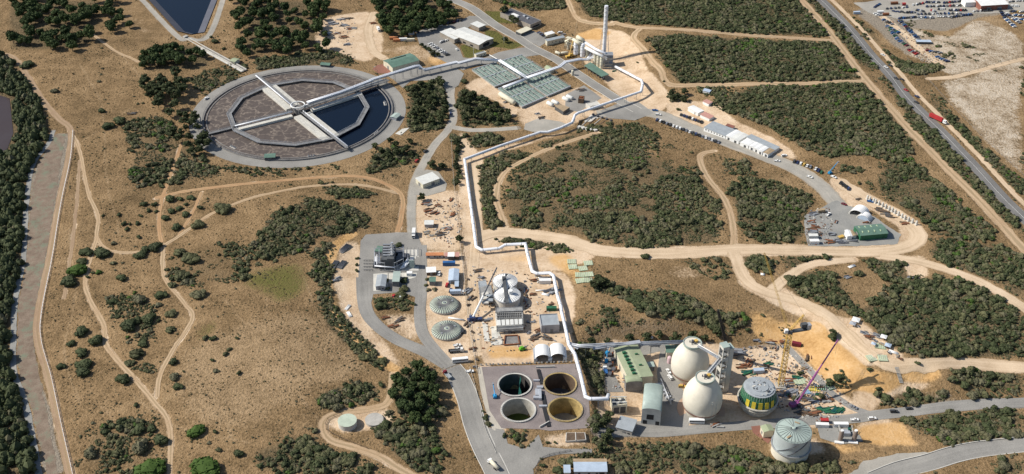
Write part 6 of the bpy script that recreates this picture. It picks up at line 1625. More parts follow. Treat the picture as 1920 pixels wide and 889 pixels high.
t = scaffold('long scaffolded concrete frame left of the twin silver tanks', [(900, 572), (926, 572), (920, 545), (899, 548)], 5, 2)
for k in range(5):
    m = MB(); p = Q(910 + (k % 2) * 8, 568 - k * 4, 5); m.box((p.x, p.y, 5.4), (4.5, 3, 1), .1 * k); m.build('formwork', M['greyroof' if k % 2 else 'paleconc'], t)
t = scaffold('small grey rig at the top of the scaffolded frame', [(898, 548), (914, 546), (911, 533), (897, 535)], 4, 2, 'greyroof')
t = thing('concrete_tank', 'square concrete tank with scaffold and half laid roof beams', 'tank', T(955, 612))
q = [Q(u, v, 0) for u, v in ((932, 622), (980, 619), (979, 596), (930, 597))]; c = sum(q, Vector()) / 4
m = MB()
for a, b_ in zip(q, q[1:] + q[:1]): d = b_ - a; m.box(((a.x + b_.x) / 2, (a.y + b_.y) / 2, 2.2), (d.length + .8, .8, 5.4), math.atan2(d.y, d.x))
m.build('tank_wall', M['paleconc'], t); m = MB(); m.prism([p.lerp(c, .03) for p in q], -.2, .6); m.build('tank_floor', M['darkconc'], t)
for k in range(6):
    m = MB(); f0, f1 = (k + .1) / 6, (k + .92) / 6
    a, b_ = q[0].lerp(q[1], f0), q[0].lerp(q[1], f1); m.prism([a, b_, b_.lerp(q[2].lerp(q[3], 1 - f1), .42), a.lerp(q[3].lerp(q[2], f0), .42)], 4.9, 5.3); m.build('roof_slab', M['whiteroof'], t)
m = MB()
for k in range(14): f = (k + .5) / 14; a, b_ = q[0].lerp(q[1], f), q[3].lerp(q[2], f); a = a.lerp(b_, .42); m.bar((a.x, a.y, 5.2), (b_.x, b_.y, 5.2), .3)
for k in range(3): f = .5 + k * .2; a, b_ = q[0].lerp(q[3], f), q[1].lerp(q[2], f); m.bar((a.x, a.y, 5.6), (b_.x, b_.y, 5.6), .35)
m.build('roof_beam', M['scaff'], t)
scaffold('scaffold along the far side of the square concrete tank', [(929, 597), (980, 595), (979, 588), (930, 590)], 6, 3)
scaffold('scaffold on the near face of the square concrete tank', [(932, 626), (981, 623), (981, 621), (932, 624)], 4, 2, dense=3)
t = thing('foundation_pit', 'square excavated foundation with reinforcing below the concrete tank', 'foundation', T(960, 638)); q = [Q(u, v, 0) for u, v in ((945, 648), (974, 646), (971, 630), (947, 631))]; c = sum(q, Vector()) / 4
m = MB(); m.prism(q, -.3, .18); m.build('slab', M['darkconc'], t); m = MB()
for a, b_ in zip(q, q[1:] + q[:1]): m.bar(V3(a, .6), V3(b_, .6), .7)
m.build('edge_form', M['rust'], t)
for k, (a, lab) in enumerate((("908,640 918,641 914,610 904,604", 'long pale concrete strip left of the foundation'), ("921,648 942,647 942,637 921,638", 'pale slab with upstands left of the foundation'), ("922,636 940,635 932,612 921,613", 'pale slab between strip and square tank'))):
    q = TP(a); m = MB(); m.prism(q, -.3, .3)
    for i in range(4): m.box(q[i].lerp(sum(q, Vector()) / 4, .2) + Vector((0, 0, .6)), (1, 1, .9))
    solo(m, 'concrete_slab', M['slab'], lab, 'slab')
building('switchroom_building', 'grey block building with dark flat roof beside the gas pipeline', 'building', (1015, 612), (1049, 610), (1011, 591), 6, 'greywall', 'greyroof', 'flat', parapet=.7, feat=(('door', 'f', .58, 2, 3), ('window', 'f', .25, .2, 4, .3, 'darkgrey')))
container(1034, 581, .0, 'green', 'green generator unit behind the grey block building', 7, hh=2.4, w=3)
container(1022, 530, .05, 'white', 'white site container below the pipeline bend', 8.5, hh=2.8, w=3)
# arched shelters on containers
for i, (u, v, lab) in enumerate(((1017, 668, 'left of two white arched fabric shelters on containers'), (1045, 666, 'right of two white arched fabric shelters on containers'))):
    p = T(u, v); t = thing('arched_shelter', lab, 'shelter', p, .03, 'white arched shelters on containers'); L = t_local(t)
    m = MB(); n = 14; w = 4.6; dp = 5.5
    for k in range(n):
        a0, a1 = PI * k / n, PI * (k + 1) / n
        A_ = [(-w * math.cos(a), y, 2.5 + w * .72 * math.sin(a)) for y in (-dp, dp) for a in (a0, a1)]; m.add([A_[0], A_[1], A_[3], A_[2]], [(0, 1, 2, 3)], True)
        B_ = [(x * 1.03, y, 2.5 + (z - 2.5) * 1.03) for x, y, z in A_]; m.add([B_[0], B_[1], B_[3], B_[2]], [(3, 2, 1, 0)], True)
    m.build('fabric_roof', M['white'], L)
    for sg in (-1, 1):
        m = MB(); m.box((sg * (w + .1), 0, 1.3), (2.3, dp * 2, 2.6)); m.build('side_container', M['galv' if sg < 0 else 'white'], L)
    m = MB(); m.box((0, dp - .3, 2.4), (w * 1.7, .2, 4)); m.build('back_wall', M['timber'], L)
for u, v, lab in ((1018, 521, 'white pipe length below the pipeline bend'), (1013, 545, 'short white pipe lying left of the scrap pile')):
    a = T(u - 9, v + 1) + Vector((0, 0, .5)); b_ = T(u + 10, v) + Vector((0, 0, .5)); m = MB(); m.tube([a, b_], .5, 8); solo(m, 'loose_pipe', M['white'], lab, 'pipe')
a = T(841, 597) + Vector((0, 0, .6)); b_ = T(870, 601.5) + Vector((0, 0, .6)); m = MB(); m.tube([a, b_], .65, 8); solo(m, 'loose_pipe', M['white'], 'white pipe lying between the two flat dome tanks', 'pipe')
# ------------------------------------------------------------------ egg digesters
def egg(u, v, label, kz=1.0):
    p = T(u, v); p.z = h(p.x, p.y)
    t = thing('egg_digester', label, 'digester', p, 0, 'two finished cream egg digesters')
    pr = [(9.7, -1), (10.2, 0), (10.9, 2), (11.5, 4.4), (11.7, 4.5), (12.1, 6.5), (12.3, 9), (12.2, 12), (11.75, 14.6), (10.9, 17.2), (9.7, 19.8), (8.3, 22), (6.9, 23.9), (5.7, 25.2), (5.3, 27.2)]
    m = MB(); m.lathe([(r, z) for r, z in pr], p, 64); m.build('shell', M['egg'], t)
    m = MB(); m.lathe([(11.5, 4.1), (11.85, 4.1), (11.9, 4.55), (11.6, 4.55)], p, 64, False, False); m.build('gutter_ring', M['brickred'], t)
    m = MB(); m.lathe([(5.4, 25.6), (5.9, 26.0), (6.0, 27.6), (5.6, 27.6), (5.5, 26.9), (.05, 26.95)], p, 40, False, False); m.build('collar', M['bluegreen'], t)
    m = MB(); m.lathe([(5.45, 26.98), (.05, 27.05)], p, 40, False, False); m.build('top_deck', M['greyroof'], t)
    m = MB()
    for q in ((0, 0, 1.4, 2.2), (-1.6, .6, .6, 1.5), (1.2, -1.4, .7, 1.8), (-.6, -1.8, .5, 1.2)): m.cyl((p.x + q[0], p.y + q[1], p.z + 27.0), q[2] * .6, q[3], 10)
    m.build('top_machinery', M['darksteel'], t)
    m = MB(); m.box((p.x + 2.2, p.y + .8, p.z + 27.9), (2.2, 2.0, 1.8), .5); m.build('yellow_hood', M['yellow'], t)
    # ladder cleats up the front
    m = MB()
    for a in (-1.2, -.98):
        for z in [5 + k * 1.1 for k in range(11)]:
            r = np.interp(z, [x[1] for x in pr], [x[0] for x in pr]); m.box((p.x + (r + .1) * math.cos(a), p.y + (r + .1) * math.sin(a), p.z + z), (.35, .9, .22), a)
    m.build('cleat', M['egg'], t)
    m = MB(); a = -2.0; m.box((p.x + 10.6 * math.cos(a), p.y + 10.6 * math.sin(a), p.z + 1.4), (.5, 1.2, 2.6), a); m.build('door', M['pink'], t)
    return p
E1 = egg(1291.5, 703, 'rear cream egg shaped digester, partly behind its twin'); E2 = egg(1314.5, 768.5, 'front cream egg shaped digester')
for p, nm in ((E1, 'rear'), (E2, 'front')):
    m = MB(); m.lathe([(15, -.4), (15, .22), (9, .22)], p, 48, False, False); tag(solo(m, 'apron', M['brickred'] if False else M.setdefault('apron', surf('apron', [(.3, (.36, .24, .17)), (.6, (.46, .33, .24))])), f'x', 'apron'), kind='structure'); 
for o in list(COL.objects):
    if o.name.startswith('apron'):
        for k in ('label', 'category'):
            if k in o: del o[k]
# egg under construction
p = T(1418, 764)
t = thing('egg_digester', 'half built egg digester with green formwork and yellow panels', 'digester', p)
m = MB()
for k, (r, z) in enumerate(((9.6, 0), (10.9, 2.3), (12.0, 4.6), (12.4, 6.6))): m.lathe([(r - 1.2, z - .6), (r - .5, z + .1), (r - .15, z + 1.2), (r + .4, z + 1.5), (r + .4, z + 1.9), (r - .5, z + 2.2)], p, 48, False, k == 0)
m.build('concrete_ring', M['pitwall'], t)
m = MB(); m.lathe([(11.4, 8), (11.3, 10.5), (10.9, 13), (10.2, 15.2), (9.4, 16.8)], p, 40, False); m.build('formwork_shell', M['green'], t)
m = MB()
for k in range(40):
    a = 2 * PI * k / 40; m.bar((p.x + 11.75 * math.cos(a), p.y + 11.75 * math.sin(a), p.z + 8), (p.x + 10 * math.cos(a), p.y + 10 * math.sin(a), p.z + 16.8), .2)
m.build('formwork_rib', M['bluegreen'], t)
for k in range(5):
    a = math.radians(-136 + k * 21); m = MB(); P = []
    for rr, z in ((11.95, 8.4), (11.25, 13.6)):
        for s_ in (-.105, .105): P.append((p.x + rr * math.cos(a + s_), p.y + rr * math.sin(a + s_), p.z + z))
    P += [(x + (p.x - x) * .02, y + (p.y - y) * .02, z) for x, y, z in P]
    m.add(P, [(0, 1, 3, 2), (5, 4, 6, 7), (2, 3, 7, 6), (0, 4, 5, 1), (1, 5, 7, 3), (4, 0, 2, 6)]); m.build('yellow_panel', M['brightyellow'], t)
m = MB(); m.lathe([(10.0, 16.6), (10.0, 17.0), (8.8, 17.2), (8.8, 17.6), (5.5, 17.8), (5.5, 18.2), (.05, 18.3)], p, 18, False); m.build('top_deck', M['greyroof'], t)
for k in range(12):
    m = MB()
    for j in range(3):
        a, r = 2 * PI * (k + RNG.uniform(0, .8)) / 12, RNG.uniform(.5, 5) if k < 9 else RNG.uniform(6, 9); m.box((p.x + r * math.cos(a), p.y + r * math.sin(a), p.z + 18.2), (RNG.uniform(.4, 1.6), RNG.uniform(.4, 1), RNG.uniform(.3, .7)), a * 3)
    m.build('loose_formwork', M[('paleconc', 'darkgrey', 'galv')[k % 3]], t)
# stair tower
b = T(1357, 736); rz = .35; M3 = Matrix.Rotation(rz, 3, 'Z')
t = thing('stair_tower', 'tall pale concrete stair tower between the egg digesters', 'tower', b); TH = 36
def tb(m, x, y, z, s): q = b + M3 @ Vector((x, y, 0)); m.box((q.x, q.y, b.z + z), s, rz)
m = MB(); tb(m, 1.7, 2.6, TH / 2 - .5, (3.0, 5.2, TH + 1)); m.build('shaft', M['paleconc'], t)
m = MB()
for x, y in ((-4.2, .3), (-4.2, 4.9), (-.3, .3), (-.3, 4.9)): tb(m, x, y, TH / 2 + .5, (.6, .6, TH + 3))
tb(m, -2.2, 4.9, TH / 2, (4, .4, TH))
for z in range(0, TH + 1, 9): tb(m, -2.2, .3, z + 1, (4, .5, 2.6)); tb(m, -4.2, 2.6, z + 1, (.4, 4.8, 2.6))
m.build('frame', M['paleconc'], t)
for z in range(0, TH, 9): m = MB(); tb(m, -2.2, 2.6, z + 4, (3.4, 4, .25)); m.build('landing', M['steel'], t)
m = MB(); tb(m, 1.7, 2.6, TH + .15, (3.3, 5.5, .3)); tb(m, -2.2, 2.6, TH + 2.2, (4.8, 5.4, .4)); m.build('roof', M['bluegreen'], t)
m = MB(); tb(m, -2.2, 4.0, TH + 1, (3.6, 1.5, 2)); m.build('lift_housing', M['bluegreen'], t)
hub = b + M3 @ Vector((-4.4, 2.0, 0)); hub.z = b.z + 28
for p, lab in ((E1, 'covered walkway from stair tower to the rear egg digester'), (E2, 'covered walkway from stair tower to the front egg digester')):
    e = Vector((p.x, p.y, p.z + 27.6)); d = (hub - e); d.z = 0; d.normalize(); e = e + d * 4.5; n = Vector((-d.y, d.x, 0))
    t = thing('sky_bridge', lab, 'walkway', e, 0, 'walkways from the stair tower to the eggs'); L = (hub - e).length; c = (hub + e) / 2; rz2 = math.atan2(d.y, d.x)
    m = MB(); m.quad(e - n * 1.1, e + n * 1.1, hub + n * 1.1, hub - n * 1.1); m.box(c + Vector((0, 0, -.2)), (L * .98, 2.2, .3), rz2); m.build('deck', M['galv'], t)
    for sg in (-1, 1):
        m = MB(); z1 = Vector((0, 0, 1.6))
        m.bar(e + n * sg * 1.1 + z1, hub + n * sg * 1.1 + z1, .18); m.bar(e + n * sg * 1.1, hub + n * sg * 1.1, .2)
        for k in range(int(L / 2)):
            f0, f1 = k / int(L / 2), (k + 1) / int(L / 2); m.bar(e.lerp(hub, f0) + n * sg * 1.1, e.lerp(hub, f1) + n * sg * 1.1 + z1, .1)
        m.build('truss', M['steel'], t)
    m = MB(); m.tube([e + n * .6 + Vector((0, 0, .5)), hub + n * .6 + Vector((0, 0, .5))], .28, 8); m.build('pipe', M['white'], t)
# ------------------------------------------------------------------ digester yard buildings
building('sludge_building', 'long olive roofed building with roof vents in the digester yard', 'building', (1180, 712), (1224, 705), (1160, 652.5), 7.5, 'cream', 'paleroof', 'gable', 'y', .9, z=-7, feat=tuple(('vent', .28, .13 + .11 * k, (2.2, 1.8, 1.3), 'green') for k in range(7)) + (('vent', .7, .35, (2, 1, .8), 'green'), ('vent', .75, .7, (2, 1, .8), 'green'), ('door', 'f', .3, 2, 3), ('door', 'l', .3, 3, 3.4), ('door', 'l', .6, 3, 3.4)))
building('sludge_annex', 'front block of the olive roofed building with a curved roof', 'building', (1174, 718), (1205.5, 716.5), (1172, 707), 7.2, 'paledark', 'paleroof', 'vault', rise=1.2, z=-7, feat=(('door', 'f', .4, 2, 3),))
t = building('vaulted_hall', 'tall hall with curved banded green roof in the digester yard', 'hall', (1204, 768), (1240, 772), (1190.5, 720), 11.5, 'paleconc', 'bluegreen', 'vault', rise=1.8, z=-7, feat=(('window', 'f', .45, 4.4, 4, 4, 'black'), ('door', 'f', .2, 2.6, 3, 0, 'black'), ('door', 'f', .85, 2.4, 3, 0, 'black'), ('door', 'r', .4, 3, 4)))
building('flat_store', 'low grey roofed building at the lower left of the digester yard', 'building', (1155, 801), (1185, 809), (1149, 777), 4.2, 'concrete', 'greyroof', 'shed', rise=.4, z=-6.5, feat=(('door', 'f', .5, 2, 2.6), ('window', 'f', .8, 1.5, 1)))
t = building('cooling_block', 'cream cooling plant block with dark louvres and rooftop fans', 'cooling plant', (1149, 762), (1176, 759), (1146, 748), 7, 'cream', 'cream', 'flat', z=-7, parapet=.5, feat=(('window', 'f', .27, 3.4, 5, .6, 'darkgrey'), ('window', 'f', .73, 3.4, 5, .6, 'darkgrey')) + tuple(('vent', .17 + .22 * k, .3 + .4 * j, (1.7, 1.7, .8), 'paleconc' if (k + j) % 2 else 'darkgrey', 'rooftop_fan') for k in range(4) for j in range(2)))
m = MB(); c = Q(1161, 752, 2)
for x in (-4.5, -1.5, 1.5, 4.5):
    for y in (-2.5, 2.5): m.bar((c.x + x, c.y + y, -.2), (c.x + x, c.y + y, 3.4), .25)
for y in (-2.5, 2.5): m.bar((c.x - 4.6, c.y + y, 3.4), (c.x + 4.6, c.y + y, 3.4), .35)
solo(m, 'fan_gantry', M['whiteroof'], 'pale gantry frame standing on the cooling plant block', 'gantry')
building('green_store', 'green roofed store with a cream side wall behind the rear egg', 'store', (1250, 661), (1276, 661), (1248, 649), 5.5, 'cream', 'greenroof', 'shed', rise=.5, z=-7, feat=(('door', 'l', .5, 3, 3.4),))
building('pale_canopy', 'small green lean-to canopy right of the olive roofed building', 'canopy', (1216, 688), (1227, 687), (1215, 680), 3.5, 'paledark', 'bluegreen', 'shed', rise=.2, z=-7)
p = T(1255, 680); m = MB(); m.lathe([(1.6, -.4), (1.6, 4.2), (1.2, 5), (.3, 5.3)], p, 18); solo(m, 'pink_tank', M['pinkish'] if 'pinkish' in M else M.setdefault('pinkish', mat('pinkish', (.55, .4, .42), .6, .08)), 'pale pink upright tank left of the rear egg', 'tank')
t = thing('pump_gallery', 'grey pipework and pumps along the right side of the vaulted hall', 'pump set', T(1235, 742))
for k in range(6):
    m = MB(); p = T(1216 + k * 4.5, 724 + k * 6.0) + Vector((6.0, 0, 0)); m.box(p + Vector((0, 0, 1)), (2.4, 1.6, 2), .2); m.cyl(p + Vector((1.6, 0, 0)), .6, 2.4, 10); m.build('pump', M['steel' if k % 2 else 'galv'], t)
m = MB(); a = T(1218, 716); b2 = T(1249, 762)
for z in (1.5, 2.6): m.tube([a + Vector((7, 0, z)), b2 + Vector((3, 0, z))], .3, 6)
m.build('pipework', M['galv'], t)
for k in range(5): m = MB(); p = T(1143 + (k % 2) * 7, 668 + k * 9); m.box(p + Vector((0, 0, 1)), (3, 2.4, 2), .3 * k); m.m = 1; m.cyl(p + Vector((2, 1, 0)), .6, 2.6, 10); solo(m, 'skid_pump', [M['darksteel'], M['rust']], f'{ordinal(k + 1)} pump skid from the back on the sand left of the olive roofed building', 'pump', 'pump skids by the olive roofed building')
# gas holder tank
p = T(1480, 850); p.z = -9
t = thing('gas_holder', 'big round gas holder tank with ribbed blue-green roof', 'tank', p)
m = MB(); m.lathe([(11.1, -1), (11.1, 8.2)], p, 64, False, False); m.build('lower_drum', M['egg'], t)
m = MB(); m.lathe([(11.1, 8.2), (11.9, 8.2), (11.9, 8.5), (11.1, 8.5)], p, 64, False, False); m.build('walkway', M['steel'], t)
m = MB(); m.lathe([(10.9, 8.4), (10.7, 19.2)], p, 64, True, False); m.build('upper_drum', M['lightsteel'] if 'lightsteel' in M else M.setdefault('lightsteel', mat('lightsteel', (.42, .47, .47), .45, .08)), t)
m = MB(); m.lathe([(10.75, 19.2), (5.5, 20.5), (1.2, 21.4), (.9, 22), (.05, 22.1)], p, 64, False); m.build('roof', M['bluegreen'], t)
m = MB()
for k in range(26):
    a = 2 * PI * k / 26
    if k in (3, 4, 5, 9, 10): continue
    m.tube([(p.x + r * math.cos(a), p.y + r * math.sin(a), p.z + z + .1) for r, z in ((9.6, 19.5), (5.5, 20.5), (1.3, 21.4))], .1, 4, False)
m.build('rib', M['darksteel'], t)
m = MB()
for zz in (.5, 1.1): m.lathe([(10.5, 19.2 + zz), (10.6, 19.2 + zz), (10.6, 19.3 + zz), (10.5, 19.3 + zz)], p, 48, False, False)
for k in range(36): a = 2 * PI * k / 36; m.bar((p.x + 10.55 * math.cos(a), p.y + 10.55 * math.sin(a), p.z + 19), (p.x + 10.55 * math.cos(a), p.y + 10.55 * math.sin(a), p.z + 20.3), .08)
m.build('railing', M['darksteel'], t)
for k, (a0, a1) in enumerate(((-2.6, -1.5), (-2.0, -.9))):
    m = MB(); m.tube([(p.x + 11.05 * math.cos(a0 + (a1 - a0) * j / 10), p.y + 11.05 * math.sin(a0 + (a1 - a0) * j / 10), p.z + 8.6 + j * 1.02) for j in range(11)], .22, 4, False); m.build('spiral_stair', M['darksteel'], t)
a = -1.55; m = MB(); m.box((p.x + 11.2 * math.cos(a), p.y + 11.2 * math.sin(a), p.z + 3.6), (.25, .35, 8), a); m.build('seam', M['cream'], t)
m = MB(); m.box((p.x - 4, p.y - 6, p.z + 20.3), (3, 1.2, .5), .6); m.box((p.x + 3, p.y + 5.5, p.z + 20.6), (3, .8, .4), -.5); m.build('hatch', M['timber'], t)
building('small_store', 'small cream store with an olive gable roof beside the gas holder', 'store', (1432.5, 810), (1451, 807), (1423, 800), 4, 'cream', 'paleroof', 'gable', 'y', .8, z=-6.5, feat=(('door', 'l', .5, 1.5, 2.2),))
sheet('store_paving', TP("1408,800 1425,798 1432,818 1448,822 1440,832 1412,812"), M['brickpave'], .2)
q = TP("1531,797 1586,798 1612,817 1618,828 1576,834 1538,822"); z = sum(p.z for p in q) / 6
sheet('equipment_pad', q, M['bluegravel'], .22)
for u, v, lab in ((1575, 826, 'left of two brown lattice flare columns on the grey pad'), (1601, 826, 'right of two brown lattice flare columns on the grey pad')):
    p = T(u, v); t = thing('flare_column', lab, 'flare', p, 0, 'brown flare columns on the grey pad')
    m = MB(); m.lathe([(1.35, 0), (1.35, 7.5), (1.1, 8)], p, 18); m.build('casing', M['rust'] if False else M.setdefault('taupe', mat('taupe', (.24, .19, .16), .75, .2)), t); m = MB(); m.lathe([(1.0, 7.9), (1.0, 8.6)], p, 14); m.build('cap', M['white'], t)
    m = MB(); m.box(p + Vector((-1, -2, .3)), (5.5, 2, .8), -.15); m.build('plinth', M['white'], t)
m = MB(); p = T(1585, 815)
for x in (-4, 4): m.bar(p + Vector((x, 3, 0)), p + Vector((x, 3, 5)), .3); m.bar(p + Vector((x, 3, 5)), p + Vector((x, -4, 1)), .25)
m.m = 1; m.box(p + Vector((0, 0, 1.4)), (5, 3.4, 2.6)); m.m = 2; m.box(p + Vector((2.4, 1.6, 2)), (1.6, 1.6, 3.4)); solo(m, 'gas_skid', [M['paleconc'], M['galv'], M['teal']], 'grey gas skid between the two flare columns', 'gas skid')
container(1541, 800, -.06, 'white', 'white site hut at the top left of the grey pad', 8, 'site_hut'); container(1576, 799, -.02, 'white', 'white site hut at the top of the grey pad', 9, 'site_hut'); container(1545, 792, -.05, 'red', 'red roofed unit behind the white site hut', 5)
# ------------------------------------------------------------------ cranes
def lattice(m, a, b_, w0, w1, seg, r=.12):
    a, b_ = Vector(a), Vector(b_); d = (b_ - a); L = d.length; d.normalize(); up = Vector((0, 0, 1)) if abs(d.z) < .9 else Vector((0, 1, 0))
    s = d.cross(up).normalized(); u = s.cross(d)
    n = max(2, int(L / seg)); pr = None
    for k in range(n + 1):
        f = k / n; w = w0 + (w1 - w0) * f; c = a.lerp(b_, f); q = [c + s * w / 2 * i + u * w / 2 * j for i, j in ((-1, -1), (1, -1), (1, 1), (-1, 1))]
        if pr:
            for i in range(4): m.bar(pr[i], q[i], r * 2.0); m.bar(pr[i], q[(i + 1) % 4], r * 1.3)
        for i in range(4): m.bar(q[i], q[(i + 1) % 4], r * 1.2)
        pr = q
b = T(1463, 724)
zt = 44.0
top = Q(1477, 617, b.z + zt); top = Vector((b.x, b.y, b.z + zt))
t = thing('tower_crane', 'yellow lattice tower crane standing beside the half built egg', 'crane', b)
m = MB(); m.box(b + Vector((0, 0, .3)), (6, 6, 1.2)); m.build('base', M['concrete'], t)
m = MB(); lattice(m, b, top, 3.0, 2.7, 2.8, .14); m.build('mast', M['yellow'], t)
m = MB(); m.box(top + Vector((0, 0, 1.2)), (3, 3, 2.2)); m.m = 1; m.box(top + Vector((-2.6, -1, 2.4)), (2, 2, 2.4)); m.build('cab', [M['darksteel'], M['white']], t)
e = top + Vector((12, 3, 2.4)); m = MB(); m.box((top + e) / 2 + Vector((0, 0, 0)), (13, 3, .6), .24); m.box(e + Vector((-3, 0, 1.6)), (4, 2.6, 2.6), .24); m.build('counter_jib', M['darkgrey'], t)
m = MB(); m.box(e + Vector((0, 0, .8)), (2.4, 3.2, 3.6), .24); m.build('counterweight', M['galv'], t)
m = MB(); ap = top + Vector((7.5, 2, 13)); lattice(m, top + Vector((0, 0, 2.5)), ap, 1.2, .8, 2.4, .09); m.bar(ap, e + Vector((0, 0, 2)), .12); m.build('a_frame', M['yellow'], t)
jt = Q(1433, 474, 78); m = MB(); lattice(m, top + Vector((-1, 0, 2.5)), jt, 1.2, .7, 4, .035); m.build('jib', M['yellow'], t)
m = MB(); m.bar(ap, jt, .07); m.bar(jt, (jt.x, jt.y, jt.z - 18), .08); m.build('cable', M['darksteel'], t)
# purple crawler crane
b = T(1491, 762); tip = Q(1571.6, 637, 27)
t = thing('crawler_crane', 'purple mobile crane with long raised boom in the works area', 'crane', b)
m = MB()
for sg in (-1, 1): m.box(b + Vector((0, sg * 2, .6)), (6, 1.1, 1.2), .3)
m.build('crawler_track', M['darksteel'], t); m = MB(); m.box(b + Vector((-.6, 0, 2.2)), (5.6, 3.2, 2), .5); m.box(b + Vector((-3, -1, 2.4)), (1.8, 3, 2.2), .5); m.build('body', M['purple'], t)
m = MB(); m.box(b + Vector((1.8, -1.7, 2.6)), (1.6, 1.4, 2), .5); m.build('cab', M['glass'], t)
s = b + Vector((1, .5, 2.6)); m = MB(); m.tube([s, s.lerp(tip, .5)], .7, 6, False); m.tube([s.lerp(tip, .48), tip], .46, 6, False); m.build('boom', M['purple'], t)
m = MB(); m.bar(tip, (tip.x, tip.y, tip.z - 12), .08); m.bar(b + Vector((-2, 0, 3)), s.lerp(tip, .35), .35); m.build('cable', M['darksteel'], t)
# black crane behind the stair tower
b = T(1372, 668); tip = Q(1346, 582, 40); t = thing('crawler_crane', 'black lattice boom crane rising behind the stair tower', 'crane', b)
m = MB(); m.box(b + Vector((0, 0, 1)), (7, 4, 2)); m.box(b + Vector((1, 0, 2.8)), (5, 3, 2)); m.build('body', M['darksteel'], t); m = MB(); lattice(m, b + Vector((-2, 0, 2)), tip, 1.7, 1.2, 2.2, .22); m.build('boom', M['black'], t)
# blue-black mobile crane of the construction site
b = T(890, 601); tip = Q(931.5, 502, 16); t = thing('mobile_crane', 'dark blue mobile crane with long telescopic boom left of the silver tanks', 'crane', b)
m = MB(); m.box(b + Vector((0, 0, 1.1)), (10, 2.8, 1.4), .15); m.box(b + Vector((-1.5, 0, 2.5)), (4, 2.8, 1.6), .15); m.build('carrier', M['navy'], t)
for k in range(4):
    for sg in (-1, 1): m = MB(); q = b + Vector((-3.8 + 2.5 * k, sg * 1.4, .6)); m.tube([q + Vector((0, -.25, 0)), q + Vector((0, .25, 0))], .62, 10); m.build('wheel', M['tyre'], t)
s = b + Vector((-1, 0, 3)); m = MB(); m.tube([s, s.lerp(tip, .42)], .75, 6, False); m.build('boom_base', M['white'], t); m = MB(); m.tube([s.lerp(tip, .4), tip], .5, 6, False); m.build('boom', M['darksteel'], t)
# yellow crane of the odour plant
b = T(1068, 107); tip = Q(1083, 38, 26); t = thing('mobile_crane', 'yellow mobile crane with upright boom beside the silver towers', 'crane', b)
m = MB(); m.box(b + Vector((0, 0, 1.3)), (8.5, 2.8, 1.6), .5); m.box(b + Vector((1, .6, 2.8)), (3.4, 2.4, 1.5), .5); m.build('body', M['yellow'], t)
for k in range(3):
    for sg in (-1, 1): m = MB(); q = b + Matrix.Rotation(.5, 3, 'Z') @ Vector((-3 + 3 * k, sg * 1.4, .6)); m.cyl(q + Vector((0, 0, -.6)), .6, 1.2, 10); m.build('wheel', M['tyre'], t)
s = b + Vector((0, 0, 3)); m = MB(); m.tube([s, s.lerp(tip, .45)], .4, 6, False); m.build('boom_base', M['yellow'], t); m = MB(); m.tube([s.lerp(tip, .43), tip], .22, 6, False); m.build('boom', M['timber'], t)
# ------------------------------------------------------------------ vehicles
PAINT = dict(white=M['white'], silver=M['silver'], navy=M['navy'], maroon=M['maroon'], charcoal=M['charcoal'], red=M['red'], blue=M['blue'], yellow=M['yellow'], teal=M['brightblue'], green=M['green'])
PN = dict(white='white', silver='silver', navy='dark blue', maroon='maroon', charcoal='dark grey', red='red', blue='blue', yellow='yellow', teal='bright blue', green='green')
def car_geo(kind):
    body, gl, wheels = MB(), MB(), []
    L, w = (4.5, 1.8) if kind == 'sedan' else (5.1, 1.85)
    x = L / 2
    prof = {'sedan': [(-x, .35), (x, .35), (x, .72), (x - .15, .86), (x - 1.25, .95), (-x + .75, .98), (-x, .92)], 'wagon': [(-x, .4), (x, .4), (x, .85), (x - .15, 1.0), (x - 1.3, 1.08), (-x, 1.1)], 'ute': [(-x, .5), (x, .5), (x, .9), (x - .15, 1.05), (x - 1.3, 1.12), (-.35, 1.12), (-.35, .8), (-x, .8)]}[kind]
    n = len(prof); vs = [(a, s * w / 2, z) for s in (-1, 1) for a, z in prof]
    body.add(vs, [list(range(n)), list(range(n, 2 * n))[::-1]] + [(i, n + i, n + (i + 1) % n, (i + 1) % n) for i in range(n)])
    if kind == 'ute': body.box((-1.45, -w / 2 + .05, .98), (2.1, .08, .36)); body.box((-1.45, w / 2 - .05, .98), (2.1, .08, .36)); body.box((-2.5, 0, .98), (.08, w, .36))
    cab = {'sedan': ((-1.6, .97), (-1.0, 1.42), (.35, 1.44), (1.05, .95)), 'wagon': ((-x + .1, 1.09), (-x + .3, 1.72), (.4, 1.74), (1.2, 1.07)), 'ute': ((-.4, 1.11), (-.3, 1.74), (.55, 1.74), (1.25, 1.1))}[kind]
    (a, za), (b_, zb), (c, zc), (d, zd) = cab; wi = w / 2 - .06; wt = w / 2 - .22
    gl.add([(a, -wi, za), (d, -wi, zd), (d, wi, zd), (a, wi, za), (b_, -wt, zb - .06), (c, -wt, zc - .06), (c, wt, zc - .06), (b_, wt, zb - .06)], [(0, 1, 5, 4), (1, 2, 6, 5), (2, 3, 7, 6), (3, 0, 4, 7)])
    body.add([(b_ - .02, -wt - .02, zb - .06), (c + .02, -wt - .02, zc - .06), (c + .02, wt + .02, zc - .06), (b_ - .02, wt + .02, zb - .06), (b_ + .05, -wt + .05, zb), (c - .05, -wt + .05, zc), (c - .05, wt - .05, zc), (b_ + .05, wt - .05, zb)], [(4, 5, 6, 7), (0, 1, 5, 4), (1, 2, 6, 5), (2, 3, 7, 6), (3, 0, 4, 7)])
    for xx in (-x + .85, x - .85):
        for s in (-1, 1): q = MB(); q.tube([(xx, s * (w / 2 - .2), .33), (xx, s * (w / 2 + .01), .33)], .34, 10); wheels.append(q)
    return body, gl, wheels
PROTO = {}
